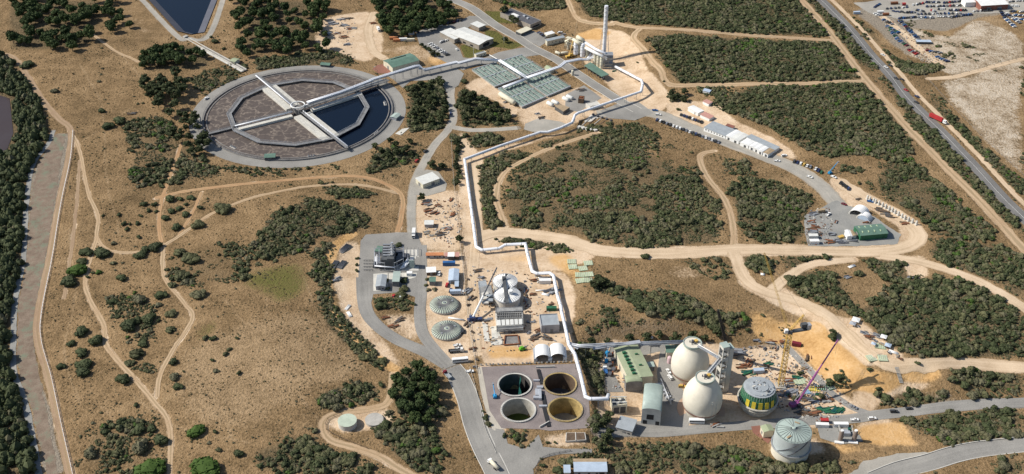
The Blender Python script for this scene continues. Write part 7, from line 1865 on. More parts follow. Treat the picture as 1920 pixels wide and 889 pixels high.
def car(u, v, hd, col, kind, label, group, parts=True, dz=.12, cat='car'):
    """hd: heading in ground degrees (0 = towards the right of the photograph, 90 = away)"""
    p = T(u, v); rz = math.radians(hd)
    key = (col, kind, parts)
    nm = {'sedan': 'parked_car', 'wagon': 'parked_car', 'ute': 'pickup_truck'}[kind]
    if key not in PROTO:
        b, g, ws = car_geo(kind)
        if parts:
            t = thing(nm, 'x', cat, (0, 0, 0)); L = t_local(t)
            b.build('body', PAINT[col], L); g.build('windows', M['glass'], L)
            for q in ws: q.build('wheel', M['tyre'], L)
        else:
            m = MB()
            for k, q in enumerate([b, g] + ws): m.m = min(k, 2); m.add(q.v, q.f)
            t = m.build(nm, [PAINT[col], M['glass'], M['tyre']])
        PROTO[key] = t; o = t
    else: o = copy_tree(PROTO[key])
    o.name = nm; o.location = (p.x, p.y, h(p.x, p.y) + dz); o.rotation_euler = (0, 0, rz)
    for k in ('group',):
        if k in o: del o[k]
    return tag(o, label, cat if kind != 'ute' else 'pickup', group)
def row(a, b_, cols, hd, where, group, kinds=('sedan', 'wagon', 'ute'), parts=True, jitter=.6, side='left'):
    n = len(cols); A_, B_ = Vector(a), Vector(b_); seen = {}
    tot = {c: cols.count(c) for c in cols}
    for i, c in enumerate(cols):
        p = A_.lerp(B_, i / max(1, n - 1)) + Vector((RNG.uniform(-jitter, jitter), RNG.uniform(-jitter, jitter) * .5)) * .5
        k = kinds[int(RNG.integers(len(kinds)))]; seen[c] = seen.get(c, 0) + 1
        lab = f"{PN[c]} {'pickup' if k == 'ute' else 'car'} {where}, {ordinal(i + 1)} from the {side}" if n > 1 else f"{PN[c]} {'pickup' if k == 'ute' else 'car'} {where}"
        car(p.x, p.y, hd + RNG.uniform(-4, 4), c, k, lab, group, parts)
def pick(s): return {'w': 'white', 's': 'silver', 'n': 'navy', 'm': 'maroon', 'c': 'charcoal', 'r': 'red', 'b': 'blue', 'y': 'yellow', 't': 'teal', 'g': 'green'}[s]
def rowS(a, b_, s, *k, **kw): row(a, b_, [pick(x) for x in s], *k, **kw)
G1 = 'cars parked at the office'
rowS((807, 83), (839, 104), 'wwwswwsc', 25, 'in the angled office car park row', G1)
rowS((827, 80), (845, 74), 'wswww', 60, 'in front of the flat white office wing', G1); rowS((840, 44), (864, 39), 'ncmnc', 65, 'in the shaded bay above the office car park', G1)
rowS((804, 56), (804, 56), 'w', 140, 'alone at the upper left of the office car park', G1); rowS((826, 49), (826, 49), 'w', 30, 'by the upper kerb of the office car park', G1); rowS((856, 94), (856, 94), 'w', 110, 'alone below the office wing', G1); rowS((783, 61), (783, 61), 'n', 140, 'at the left entry of the office car park', G1); rowS((857, 79), (857, 79), 's', 60, 'under the eave of the flat office wing', G1); rowS((1011, 62), (1024, 71), 'nsncs', 30, 'beside the carport of the laboratory', G1)
rowS((1050, 62), (1056, 66), 'ws', 20, 'behind the cream workshop', G1)
rowS((387, 186), (387, 186), 'w', 60, 'on the left side of the basin ring road', 'cars round the basin')
G2 = 'cars parked along the site compound road'
rowS((1232, 226), (1275, 242), 'nwcscwww', 70, 'in the upper half of the long roadside row', G2); rowS((1281, 244), (1347, 268), 'cswcncswswcs', 70, 'in the lower half of the long roadside row', G2)
rowS((1277, 216), (1315, 230), 'cnncwncc', 70, 'in the dark row by the white site huts', G2); rowS((1228, 208), (1234, 216), 'bw', -10, 'near the asphalt pad corner', G2)
rowS((1457, 303), (1457, 303), 'w', -15, 'driving past the right end of the site offices', G2, kinds=('ute',)); rowS((1470, 293), (1470, 293), 'w', 20, 'standing right of the site offices', G2, kinds=('wagon',)); rowS((1518, 333), (1518, 333), 'w', -35, 'driving on the compound road near the blue hoist', G2, kinds=('ute',))
rowS((1489, 304), (1519, 314), 'cnwyws', 65, 'in the six car row along the scrub edge', G2); rowS((1529, 318), (1540, 324), 'wng', 60, 'left of the bright blue hoist', G2); rowS((1576, 344), (1591, 355), 'cccn', 60, 'in the dark row below the blue hoist', G2); rowS((1563, 333), (1563, 333), 'w', -40, 'with a rusty tray right of the blue hoist', G2, kinds=('ute',)); rowS((1553, 403), (1553, 403), 'w', 45, 'alone on the gravel of the fenced compound', G2, kinds=('ute',)); rowS((1631, 379), (1631, 379), 'b', -25, 'by the upper end of the concrete block row', G2, kinds=('ute',)); rowS((1582, 384), (1582, 384), 'm', -40, 'at the compound entrance', G2)
G3 = 'cars standing in the works area'
rowS((857, 649), (860, 655), 'ww', 10, 'on the sand above the parked bus', G3, kinds=('ute',)); rowS((881, 698), (881, 698), 'w', 2, 'alone on the sand below the parked bus', G3, kinds=('ute',)); rowS((738, 557), (738, 557), 'r', 85, 'in the bay below the narrow green shed', G3); rowS((752, 557), (752, 557), 'w', 85, 'right of the red car in the power yard bay', G3); rowS((823, 515), (823, 515), 'w', 90, 'right of the white roofed depot hut', G3, kinds=('ute',)); rowS((1253, 698), (1253, 698), 'w', 110, 'parked left of the rear egg, upper of two', G3, kinds=('ute',)); rowS((1256, 709), (1256, 709), 'w', 110, 'parked left of the rear egg, lower of two', G3); rowS((1279, 726), (1279, 726), 'y', 0, 'at the foot of the front egg digester', G3)
rowS((1602, 788.5), (1602, 788.5), 'w', -3, 'on the digester road above the gas skid', G3, kinds=('ute',)); rowS((1635, 786), (1635, 786), 'w', 4, 'on the digester road right of the white pickup', G3, kinds=('wagon',)); rowS((1676, 773), (1676, 773), 'c', 3, 'driving along the lower access road', G3); rowS((1704, 767), (1704, 767), 'c', 3, 'under the trees beside the lower access road', G3); rowS((1217, 635), (1217, 635), 'w', 5, 'parked on the ledge behind the olive roofed building', G3, kinds=('ute',)); rowS((1601, 765), (1601, 765), 's', -35, 'at the foot of the ramp', G3); rowS((798, 285), (798, 285), 'c', 60, 'on the service road above the pale shed', G3); rowS((845, 214), (845, 214), 'n', 90, 'on the service road beside the thicket', G3); rowS((781, 303), (781, 303), 'r', 70, 'on the sandy verge above the loop', G3)
rowS((838, 536), (845, 546), 'rn', 80, 'among the trucks at the depot fence', G3); rowS((868, 622), (868, 622), 'c', 85, 'by the fence right of the lower dome tank', G3)
G4 = 'vehicles driving on the highway'
for u, v, c, hd, lab in ((1655, 104, 'white', -53, 'white car nearest the far end of the highway'), (1669, 124, 'charcoal', 127, 'dark car beside the second white car on the highway'), (1661, 127, 'white', -53, 'second white car on the highway'), (1680, 148, 'charcoal', -53, 'dark car left of a pair in the middle of the highway'), (1690.5, 150, 'charcoal', 127, 'dark car right of a pair in the middle of the highway'), (1698.5, 170, 'red', -53, 'red car on the highway'), (1719, 182, 'navy', 127, 'dark blue car ahead of the red truck on the highway'), (1718, 193, 'charcoal', -53, 'dark car nearest the red truck on the highway')):
    car(u, v, hd, c, 'sedan', lab, G4, dz=.16)
# salvage yard and sales yard
G5 = 'cars in the vehicle yard beyond the highway'
F_ = dict(parts=False)
rowS((1712, 10), (1730, 7), 'wwcr', 60, 'in the first short row of the vehicle yard', G5, **F_); rowS((1737, 5), (1760, 5), 'ncsnwc', 60, 'in the far left row of the vehicle yard', G5, **F_); rowS((1770, 6), (1800, 3), 'ncrcnsc', 60, 'in the far row left of the white sheds', G5, **F_)
rowS((1676, 22), (1692, 24), 'nnc', -40, 'in the loose group at the yard entrance', G5, **F_); rowS((1700, 24), (1714, 24), 'ccns', 60, 'in the dark group of the middle yard row', G5, **F_); rowS((1719, 20), (1731, 22), 'cnwsc', 60, 'in the mixed group, middle yard row', G5, **F_); rowS((1746, 20), (1752, 22), 'rws', 70, 'in the red group of the middle yard row', G5, **F_); rowS((1760, 18), (1770, 17), 'cwww', 65, 'in the white group of the middle yard row', G5, **F_); rowS((1780, 20), (1810, 20), 'ccwncrcc', 65, 'in the right group of the middle yard row', G5, **F_); rowS((1825, 22), (1838, 21), 'wsw', 60, 'below the small white shed', G5, **F_); rowS((1845, 21), (1858, 20), 'ccccc', 60, 'below the large white shed', G5, **F_)
rowS((1686, 35), (1716, 33), 'ncbnccsnc', 60, 'in the near left row of the vehicle yard', G5, **F_); rowS((1722, 33), (1748, 34), 'swsbsws', 70, 'in the middle near row of the vehicle yard', G5, **F_); rowS((1758, 31), (1778, 32), 'wwwsw', 70, 'in the pale near row of the vehicle yard', G5, **F_); rowS((1784, 33), (1802, 30), 'scncs', 65, 'beside the pale part of the near row', G5, **F_); rowS((1806, 29), (1820, 28), 'nnbn', 60, 'at the right end of the near yard row', G5, **F_)
rowS((1874, 19), (1884, 33), 'ncnnc', 20, 'in the left column, right hand car lot', G5, **F_); rowS((1884, 35), (1902, 51), 'nwbwcwbw', 20, 'in the diagonal right hand lot column', G5, **F_); rowS((1896, 22), (1918, 23), 'cncyws', 30, 'in the first right hand lot row', G5, **F_); rowS((1901, 29), (1919, 30), 'wbwnw', 30, 'in the second right hand lot row', G5, **F_); rowS((1906, 36), (1922, 38), 'wwbw', 30, 'in the third right hand lot row', G5, **F_); rowS((1893, 4), (1919, 2), 'wcwsw', 30, 'behind right of the white sheds', G5, **F_); rowS((1897, 12), (1908, 12), 'wwww', 70, 'right of the white sheds, short row', G5, **F_)
rowS((1640, 14), (1648, 9), 'nnb', 50, 'at the left edge of the vehicle yard', G5, **F_); rowS((1641, 26), (1650, 30), 'wws', 20, 'in the white group by the brown container', G5, **F_)
rowS((1657, 38), (1672, 46), 'bscs', 30, 'in the wreck pile, back part', 'wrecked cars in the salvage strip', **F_); rowS((1664, 50), (1684, 62), 'bsgbscgb', 30, 'in the wreck pile, upper left part', 'wrecked cars in the salvage strip', **F_); rowS((1670, 58), (1682, 74), 'gsbsgsb', 30, 'in the wreck pile, left part', 'wrecked cars in the salvage strip', **F_); rowS((1684, 76), (1700, 86), 'sbsgm', 30, 'in the wreck pile, near left part', 'wrecked cars in the salvage strip', **F_); rowS((1704, 94), (1718, 102), 'mrsmr', 30, 'in the rusty heap beside the salvage lane', 'wrecked cars in the salvage strip', **F_)
rowS((1688, 40), (1702, 54), 'bnsbmc', 20, 'right of the salvage lane, upper part', 'wrecked cars in the salvage strip', **F_); rowS((1703, 56), (1722, 74), 'nbbsbns', 20, 'right of the salvage lane, middle part', 'wrecked cars in the salvage strip', **F_); rowS((1740, 96), (1762, 100), 'mbscs', 10, 'right of the salvage lane, near part', 'wrecked cars in the salvage strip', **F_); rowS((1758, 108), (1776, 116), 'bsbsn', 10, 'at the near end of the salvage lane', 'wrecked cars in the salvage strip', **F_)
m = MB(); p = T(1731, 81); m.box(p + Vector((0, 0, 1.2)), (14, 5, 2.2), -.05); m.m = 1; m.box(p + Vector((0, 0, 2.4)), (14.3, 5.3, .2), -.05); solo(m, 'flat_trailer', [M['darkgrey'], M['lightblue']], 'blue-grey covered trailer beside the salvage lane', 'trailer')
building('white_shed', 'small white flat shed at the top edge of the vehicle yard', 'shed', (1811, 5), (1831, 4), (1808, -2), 5, 'white', 'white', 'gable', rise=.8)
building('white_warehouse', 'large white roofed warehouse at the top edge of the vehicle yard', 'warehouse', (1840, 11), (1891, 8), (1831, -3), 5.5, 'brickred', 'white', 'gable', rise=1.4, feat=(('door', 'f', .3, 5, 3.4), ('door', 'f', .7, 5, 3.4)))
for i, (u, v, c, L, lab) in enumerate(((1660, 29, 'rust', 7, 'brown container at the left of the vehicle yard'), (1650, 25, 'white', 7, 'white container left of the brown one in the vehicle yard'), (1606, 26, 'lightblue', 7, 'blue-grey shed box beside the highway junction'), (1676, 8, 'rust', 8, 'rusty machine on a trailer in the vehicle yard'), (1694, 10, 'red', 4, 'small red box by the first yard row'))): container(u, v, .1, c, lab, L)
rowS((1663, 17), (1700, 14), 'cnscwn', 60, 'in the second short row of the vehicle yard', G5, **F_); rowS((1738, 13), (1800, 11), 'nscwcnsrcwc', 60, 'in the thin row below the far yard row', G5, **F_); rowS((1720, 27), (1800, 26), 'snccwscnbcws', 65, 'in the broken row above the near yard row', G5, **F_); rowS((1888, 27), (1912, 44), 'wnswbws', 20, 'in the second diagonal of the right lot', G5, **F_)
# ------------------------------------------------------------------ larger vehicles
def truck(u, v, hd, label, name='box_truck', cab='white', load='white', L=8.0, hh=2.6, cat='truck', tank=False, flat=False, bus=False):
    p = T(u, v); t = thing(name, label, cat, (p.x, p.y, h(p.x, p.y) + .15), math.radians(hd)); Lc = t_local(t); x = L / 2
    if bus:
        m = MB(); m.box((0, 0, 1.75), (L, 2.5, 2.5)); m.box((0, 0, 3.05), (L * .97, 2.3, .15)); m.build('body', M['white'], Lc)
        m = MB(); m.box((0, 0, 2.1), (L * .96, 2.56, .85)); m.box((x - .05, 0, 2.0), (.2, 2.2, 1.2)); m.build('windows', M['glass'], Lc)
    else:
        m = MB(); m.box((0, 0, .8), (L, 1.0, .35)); m.build('chassis', M['darksteel'], Lc)
        m = MB(); pr = [(x - 1.9, .6), (x, .6), (x, 1.6), (x - .35, 2.7), (x - 1.9, 2.8)]; n = len(pr); m.add([(a, s * 1.2, z) for s in (-1, 1) for a, z in pr], [list(range(n)), list(range(n, 2 * n))[::-1]] + [(i, n + i, n + (i + 1) % n, (i + 1) % n) for i in range(n)]); m.build('cab', M[cab], Lc)
        m = MB(); m.add([(x + .02, -1.05, 1.62), (x + .02, 1.05, 1.62), (x - .3, 1.05, 2.6), (x - .3, -1.05, 2.6)], [(0, 1, 2, 3)]); m.box((x - .9, 0, 2.05), (.9, 2.44, .7)); m.build('windows', M['glass'], Lc)
        m = MB()
        if tank: m.tube([(-x, 0, 1.95), (x - 2.2, 0, 1.95)], 1.15, 14)
        elif flat: m.box((-1.0, 0, 1.15), (L - 2.1, 2.4, .25)); m.box((-x + .2, 0, 1.6), (.15, 2.4, .8)); [m.box((-1.0, s * 1.18, 1.5), (L - 2.2, .1, .6)) for s in (-1, 1)]
        else: m.box((-1.05, 0, 1.05 + hh / 2), (L - 2.2, 2.5, hh))
        m.build('tank' if tank else 'tray' if flat else 'cargo_box', M[load], Lc)
    for xx in (-x + 1.2, -x + 2.4, x - 1.3) if L > 7 else (-x + 1.2, x - 1.3):
        for s in (-1, 1): m = MB(); m.tube([(xx, s * .95, .5), (xx, s * 1.24, .5)], .5, 12); m.build('wheel', M['tyre'], Lc)
    return t
truck(776, 442, -90, 'white box truck on the service road above the power yard', L=9, hh=3.2)
truck(839, 706, 125, 'dark red truck with empty tray on the access road verge', 'flatbed_truck', 'maroon', 'greyroof', 8, flat=True)
truck(925, 874, 128, 'white tanker truck turning at the bottom entrance', 'tanker_truck', 'white', 'cream', 9, tank=True)
truck(863, 678.5, 8, 'white bus parked on the sand beside the fence', 'bus', L=10.5, bus=True, cat='bus')
truck(1306, 793, -2, 'white bus parked below the front egg digester', 'bus', L=9.5, bus=True, cat='bus')
truck(1135, 698, 95, 'white and blue truck on the lower yard left of the olive roofed building', 'flatbed_truck', 'white', 'blue', 7, flat=True)
truck(855, 660, 8, 'long dark truck with trailer on the sand above the bus', 'flatbed_truck', 'white', 'darkgrey', 10, flat=True)
truck(857, 552, 3, 'white truck with dark trailer at the depot fence', 'flatbed_truck', 'white', 'lightblue', 10)
truck(710, 58, -70, 'white truck parked at the right edge of the sandy storage yard', 'box_truck', 'white', 'white', 7)
# red road train
p = T(1757, 226); t = thing('semi_trailer', 'long red semi trailer truck with a white cab on the highway', 'truck', (p.x, p.y, h(p.x, p.y) + .2), math.radians(-53)); L = t_local(t)
m = MB(); m.box((-1.5, 0, 2.4), (13, 2.5, 2.9)); m.box((-1.5, 0, 3.95), (12.6, 2.2, .2)); m.build('trailer', M['red'], L)
m = MB(); m.box((7.4, 0, 1.9), (2.6, 2.4, 2.4)); m.box((9.0, 0, 1.3), (1, 2.2, 1.2)); m.build('cab', M['white'], L); m = MB(); m.box((8.65, 0, 2.4), (.2, 2.1, .8)); m.box((7.8, 0, 2.4), (.9, 2.46, .6)); m.build('windows', M['glass'], L)
m = MB(); m.box((0, 0, .8), (17, 1, .3)); m.build('chassis', M['black'], L)
for xx in (-7, -5.8, -4.6, 4.6, 5.8, 8.8):
    for s in (-1, 1): m = MB(); m.tube([(xx, s * .95, .5), (xx, s * 1.24, .5)], .5, 12); m.build('wheel', M['tyre'], L)
# boom lifts
def lift(u, v, hd, label, tx, tz, col='teal2'):
    p = T(u, v); t = thing('boom_lift', label, 'boom lift', (p.x, p.y, h(p.x, p.y) + .12), math.radians(hd)); L = t_local(t)
    mm_ = M['brightblue']
    m = MB(); m.box((0, 0, .9), (3.4, 2.2, .9)); m.box((-.6, 0, 1.7), (2, 1.8, .8)); m.build('base', mm_, L)
    for xx in (-1.2, 1.2):
        for s in (-1, 1): m = MB(); m.tube([(xx, s * 1.0, .45), (xx, s * 1.3, .45)], .46, 10); m.build('wheel', M['tyre'], L)
    m = MB(); m.tube([(-.8, 0, 2), (tx * .5, 0, tz * .65), (tx, 0, tz)], .32, 6, False); m.build('boom', mm_, L)
    m = MB(); m.box((tx + .8, 0, tz + .2), (1.6, 1.1, 1.0)); m.build('basket', M['steel'], L)
lift(1137, 679, 80, 'bright blue boom lift in front of the rear fence of the lower yard', 5, 6); lift(1138, 664, 60, 'second bright blue boom lift near the pipe rack', 4, 5); lift(1556, 326, 35, 'bright blue hoist with raised boom beside the compound road', 7, 8); lift(928, 745, 100, 'blue boom lift at the left edge of the clarifier platform', 6, 5)
p = T(979, 656); m = MB(); m.box(p + Vector((0, 0, 1)), (4, 2.2, 1.2), .3); m.box(p + Vector((-.3, 0, 2)), (1.8, 1.8, 1.2), .3); m.m = 1; m.bar(p + Vector((1, 0, 2)), p + Vector((4, 1.4, 2.6)), .45); m.m = 2
for xx in (-1.3, 1.3):
    for s in (-1, 1): q = p + Matrix.Rotation(.3, 3, 'Z') @ Vector((xx, s * 1.1, .55)); m.tube([q, q + Vector((0, .3 * s, 0))], .55, 10)
M['limegreen'] = mat('limegreen', (.12, .42, .03), .5, .1)
solo(m, 'telehandler', [M['limegreen'], M['darkgrey'], M['tyre']], 'bright green telehandler on the sand above the clarifiers', 'telehandler')
# ------------------------------------------------------------------ site offices and compound
building('site_office', 'long grey roofed site office beside the row of white huts', 'site office', (1320, 239), (1360, 255), (1337, 228), 3, 'white', 'greyroof', 'shed', rise=.3, feat=tuple(('window', 'f', .1 + .13 * k, 1, 1) for k in range(7)))
gp = 'white portable huts side by side along the compound road'
for i, (u, v) in enumerate(((1361, 254.5), (1370, 258.5), (1388, 267), (1404.5, 273.5), (1414, 277.5), (1421, 281.5), (1431, 286))):
    w_ = (9, 15, 15, 9, 7, 8, 9)[i]
    building('portable_hut', f'{ordinal(i + 1)} white portable hut from the left right of the grey site office', 'site hut', (u, v), (u + w_, v + w_ * .42), (u + 17 - i * .5, v - 12), 3, 'white', ('white', 'whiteroof', 'white', 'white', 'white', 'white', 'timber')[i], 'gable', 'y', .35, .15, feat=(('door', 'f', .6, min(2.2, w_ * .22), 2.2, 0, 'darkgrey'),), group=gp)
building('covered_walk', 'long grey roofed block behind the white portable huts', 'site office', (1400, 257), (1453, 281), (1408, 252), 3, 'white', 'greyroof', 'shed', rise=.2)
building('red_hut', 'small white hut with red roof behind the grey site office', 'site hut', (1361, 235.5), (1374, 240), (1363, 232), 2.6, 'white', 'brickred', 'shed', rise=.2)
building('portable_hut', 'white portable hut left of the small one at the compound top', 'site hut', (1290, 202), (1309, 212), (1299, 197), 3, 'white', 'white', 'gable', 'x', .3, feat=(('door', 'f', .7, 1, 2),))
building('portable_hut', 'small narrow white hut with pinkish roof beside the dark car row', 'site hut', (1313, 214.5), (1330, 222.5), (1321, 210), 2.8, 'white', 'pink', 'shed', rise=.2)
building('portable_hut', 'white hut with pink roof on the sand above the first huts', 'site hut', (1318, 190), (1329, 195), (1323, 186), 2.6, 'white', 'pink', 'shed', rise=.2)
building('portable_hut', 'white hut on the clearing beside the sand track end', 'site hut', (1318, 170), (1330, 173), (1320, 166), 2.4, 'white', 'lightblue', 'shed', rise=.2)
building('green_warehouse', 'dark green shed with pale skylights in the gravel compound', 'shed', (1614, 442), (1665, 437.5), (1606, 424), 4.6, 'green', 'greenroof', 'gable', 'x', 1.3, feat=(('door', 'l', .5, 4, 3.4),) + tuple(('vent', .12 + .22 * k, .3 if j else .75, (.8, 3, .16), 'palegreen', 'skylight') for k in range(4) for j in range(2)))
for i, (u, v, s, lab, wm) in enumerate(((1611, 401, 1.0, 'open ended white fabric dome shelter in the compound', 'white'), (1621, 410, .8, 'smaller white dome shelter touching the open ended one', 'white'))):
    p = T(u, v); t = thing('dome_shelter', lab, 'shelter', p, -.65, 'white dome shelters in the compound'); L = t_local(t); w, dp = 6.0 * s, (5 if i == 0 else 4) * s
    m = MB(); n = 14
    for k in range(n):
        a0, a1 = PI * k / n, PI * (k + 1) / n; P = [(-w * math.cos(a), y, .2 + w * .85 * math.sin(a)) for y in (-dp, dp) for a in (a0, a1)]
        m.add([P[0], P[1], P[3], P[2]], [(0, 1, 2, 3)], True); Q_ = [(x * 1.02, y, z * 1.02) for x, y, z in P]; m.add([Q_[0], Q_[1], Q_[3], Q_[2]], [(3, 2, 1, 0)], True)
    m.build('fabric_roof', M['white'], L)
    m = MB(); f = [(-w * math.cos(PI * k / n), dp - .1, .2 + w * .85 * math.sin(PI * k / n)) for k in range(n + 1)]; m.add(f, [list(range(n + 1))]); m.build('end_wall', M['white' if i else 'timber'], L)
    if i:
        m = MB(); f = [(-w * .98 * math.cos(PI * k / n), -dp + .1, .2 + w * .83 * math.sin(PI * k / n)) for k in range(n + 1)]; m.add(f, [list(range(n + 1))[::-1]]); m.build('front_wall', M['lightblue'], L)
    m = MB()
    for sg in (-1, 1): m.box((sg * (w + .2), 0, .5), (1.2, dp * 2, 1.0))
    m.build('base_block', M['paleconc'], L)
building('white_box_hut', 'white steep hut left of the dark green shed', 'hut', (1589, 443), (1598, 443), (1587, 432), 3.6, 'white', 'white', 'gable', 'y', .4)
building('tan_hut', 'tan roofed hut touching the dark green shed', 'hut', (1599, 442), (1606, 441), (1597, 432), 3.2, 'whiteroof', 'timber', 'gable', 'y', .3)
container(1524, 446, .02, 'whiteroof', 'upper white container at the lower left of the compound', 7, hh=2.8, w=3.4); container(1526, 456, .02, 'white', 'lower white container at the compound corner', 7, hh=2.8, w=3.4)
container(1539, 398, .25, 'timber', 'tan container at the top edge of the compound', 6); container(1576, 446, .5, 'yellow', 'yellow open skip beside the white steep hut', 5, 'waste_skip', hh=1.6)
# row of pale concrete blocks on the haul road edge
for i, x in enumerate((1080, 1115, 1165, 1195, 1240, 1290, 1335, 1382, 1425, 1465, 1510, 1560, 1600, 1650, 1705, 1760)):
    y = np.interp(x, [1080, 1240, 1425, 1600, 1760], [90, 165, 262, 368, 445]); p = T(1480 + x / 7.408, 360 + (y + 12) / 7.408)
    m = MB(); m.box(p + Vector((0, 0, .3)), (2.2, 2.0, .8), .4); m.lathe([(.8, .5), (.8, 3.4), (.6, 3.6)], p, 10); solo(m, 'concrete_column', M['paleconc'], f'{ordinal(i + 1)} pale concrete column segment from the top of the row along the haul road', 'column segment', 'concrete column segments along the haul road')
# panel frames (pale green formwork laid on the ground)
def panel(u, v, w, d, rz, label, col='palegreen', group='pale green formwork panels lying on the ground', name='formwork_panel'):
    p = T(u, v); t = m = MB(); M3 = Matrix.Rotation(rz, 3, 'Z'); z = p.z + .5
    m.box((p.x, p.y, p.z + .25), (w, d, .5), rz); m.m = 1
    for k in range(5): q = p + M3 @ Vector(((k - 2) * w / 5, 0, .58)); m.box(q, (.25, d, .16), rz)
    return solo(m, name, [M[col], M['paleconc']], label, 'formwork', group)
for i, (u, v) in enumerate(((1072, 491), (1074, 501), (1093, 504), (1087, 516), (1104, 515), (1088, 527), (1102, 526), (1103, 494))): panel(u, v, 6.5, 5.5, .1 * (i % 3), f'pale green formwork panel on the bank right of the pipeline, {ordinal(i + 1)} from the top', )
panel(1634, 672, 6, 6, .2, 'left of two pale green frames at the edge of the sand road'); panel(1655, 672, 6, 6, -.1, 'right of two pale green frames at the edge of the sand road'); panel(1651, 650, 7, 5, -.3, 'green mesh panel stack beside the white huts on the sand road'); panel(1502, 716, 9, 5, .25, 'pale green panel left of the purple boom foot'); panel(1527, 730, 7, 4, -.2, 'yellow and green panel right of the purple boom', 'brightyellow'); panel(1540, 728, 6, 4, -.2, 'dull green panel beside the yellow one', 'green'); panel(1513, 735, 4, 4, .1, 'bright blue tarpaulin block near the purple boom', 'brightblue'); panel(1558, 726, 4.5, 5, .3, 'dark green mesh box at the foot of the orange slope', 'green')
for i, (u, v, lab) in enumerate(((1604, 604, 'white canopy at the scrub edge of the sand road'), (1656, 636, 'small white canopy further along the sand road edge'), (1598, 611, 'pale grey canopy beside the white one'), (1664, 652, 'pale blue canopy near the green mesh panels'), (1637, 649, 'pale low canopy left of the green mesh panels'))):
    p = T(u, v); t = thing('canopy', lab, 'canopy', p, -.5); L = t_local(t); s = (5, 4, 4, 4, 3)[i]
    m = MB(); m.add([(-s / 2, -s / 2, 2.3), (s / 2, -s / 2, 2.3), (s / 2, s / 2, 2.3), (-s / 2, s / 2, 2.3), (0, 0, 2.9)], [(0, 1, 4), (1, 2, 4), (2, 3, 4), (3, 0, 4)]); m.build('fabric_roof', M['white' if i < 2 else 'lightblue' if i > 2 else 'galv'], L)
    for a in (-1, 1):
        for b_ in (-1, 1): m = MB(); m.bar((a * s * .48, b_ * s * .48, -.2), (a * s * .48, b_ * s * .48, 2.3), .12); m.build('post', M['steel'], L)
# ------------------------------------------------------------------ small loads of the works
def stack(u, v, kind, label, rz=0.0, s=1.0):
    p = T(u, v); m = MB(); M3 = Matrix.Rotation(rz, 3, 'Z'); r = np.random.default_rng(int(u * 7 + v * 13))
    if kind in ('timber', 'rust', 'steel', 'green', 'scaff', 'brown'):
        for k in range(9):
            q = p + M3 @ Vector((r.uniform(-1.6, 1.6) * s, r.uniform(-1.4, 1.4) * s, .2 + .25 * (k % 3))); m.m = k % 2; m.box(q, (r.uniform(1.6, 4) * s, r.uniform(.3, .9) * s, r.uniform(.3, .7)), rz + r.uniform(-.35, .35))
        return solo(m, 'material_stack', [M[kind], M[{'green': 'teal', 'timber': 'scaff', 'rust': 'brown', 'steel': 'darksteel', 'scaff': 'rust', 'brown': 'darkgrey'}[kind]]], label, 'material stack', 'stacked materials on the works')
    if kind == 'pipes':
        for k in range(6): q = p + M3 @ Vector((0, (k - 2.5) * .7 * s, .4)); d = M3 @ Vector((5 * s, 0, 0)); m.tube([q - d, q + d], .33, 8)
        return solo(m, 'pipe_stack', M['darksteel'], label, 'pipes', 'stacked materials on the works')
    if kind == 'whitepipes':
        for k in range(4): q = p + M3 @ Vector((0, (k - 1.5) * .6, .35)); d = M3 @ Vector((3 * s, 0, 0)); m.tube([q - d, q + d], .28, 8)
        return solo(m, 'pipe_stack', M['white'], label, 'pipes', 'stacked materials on the works')
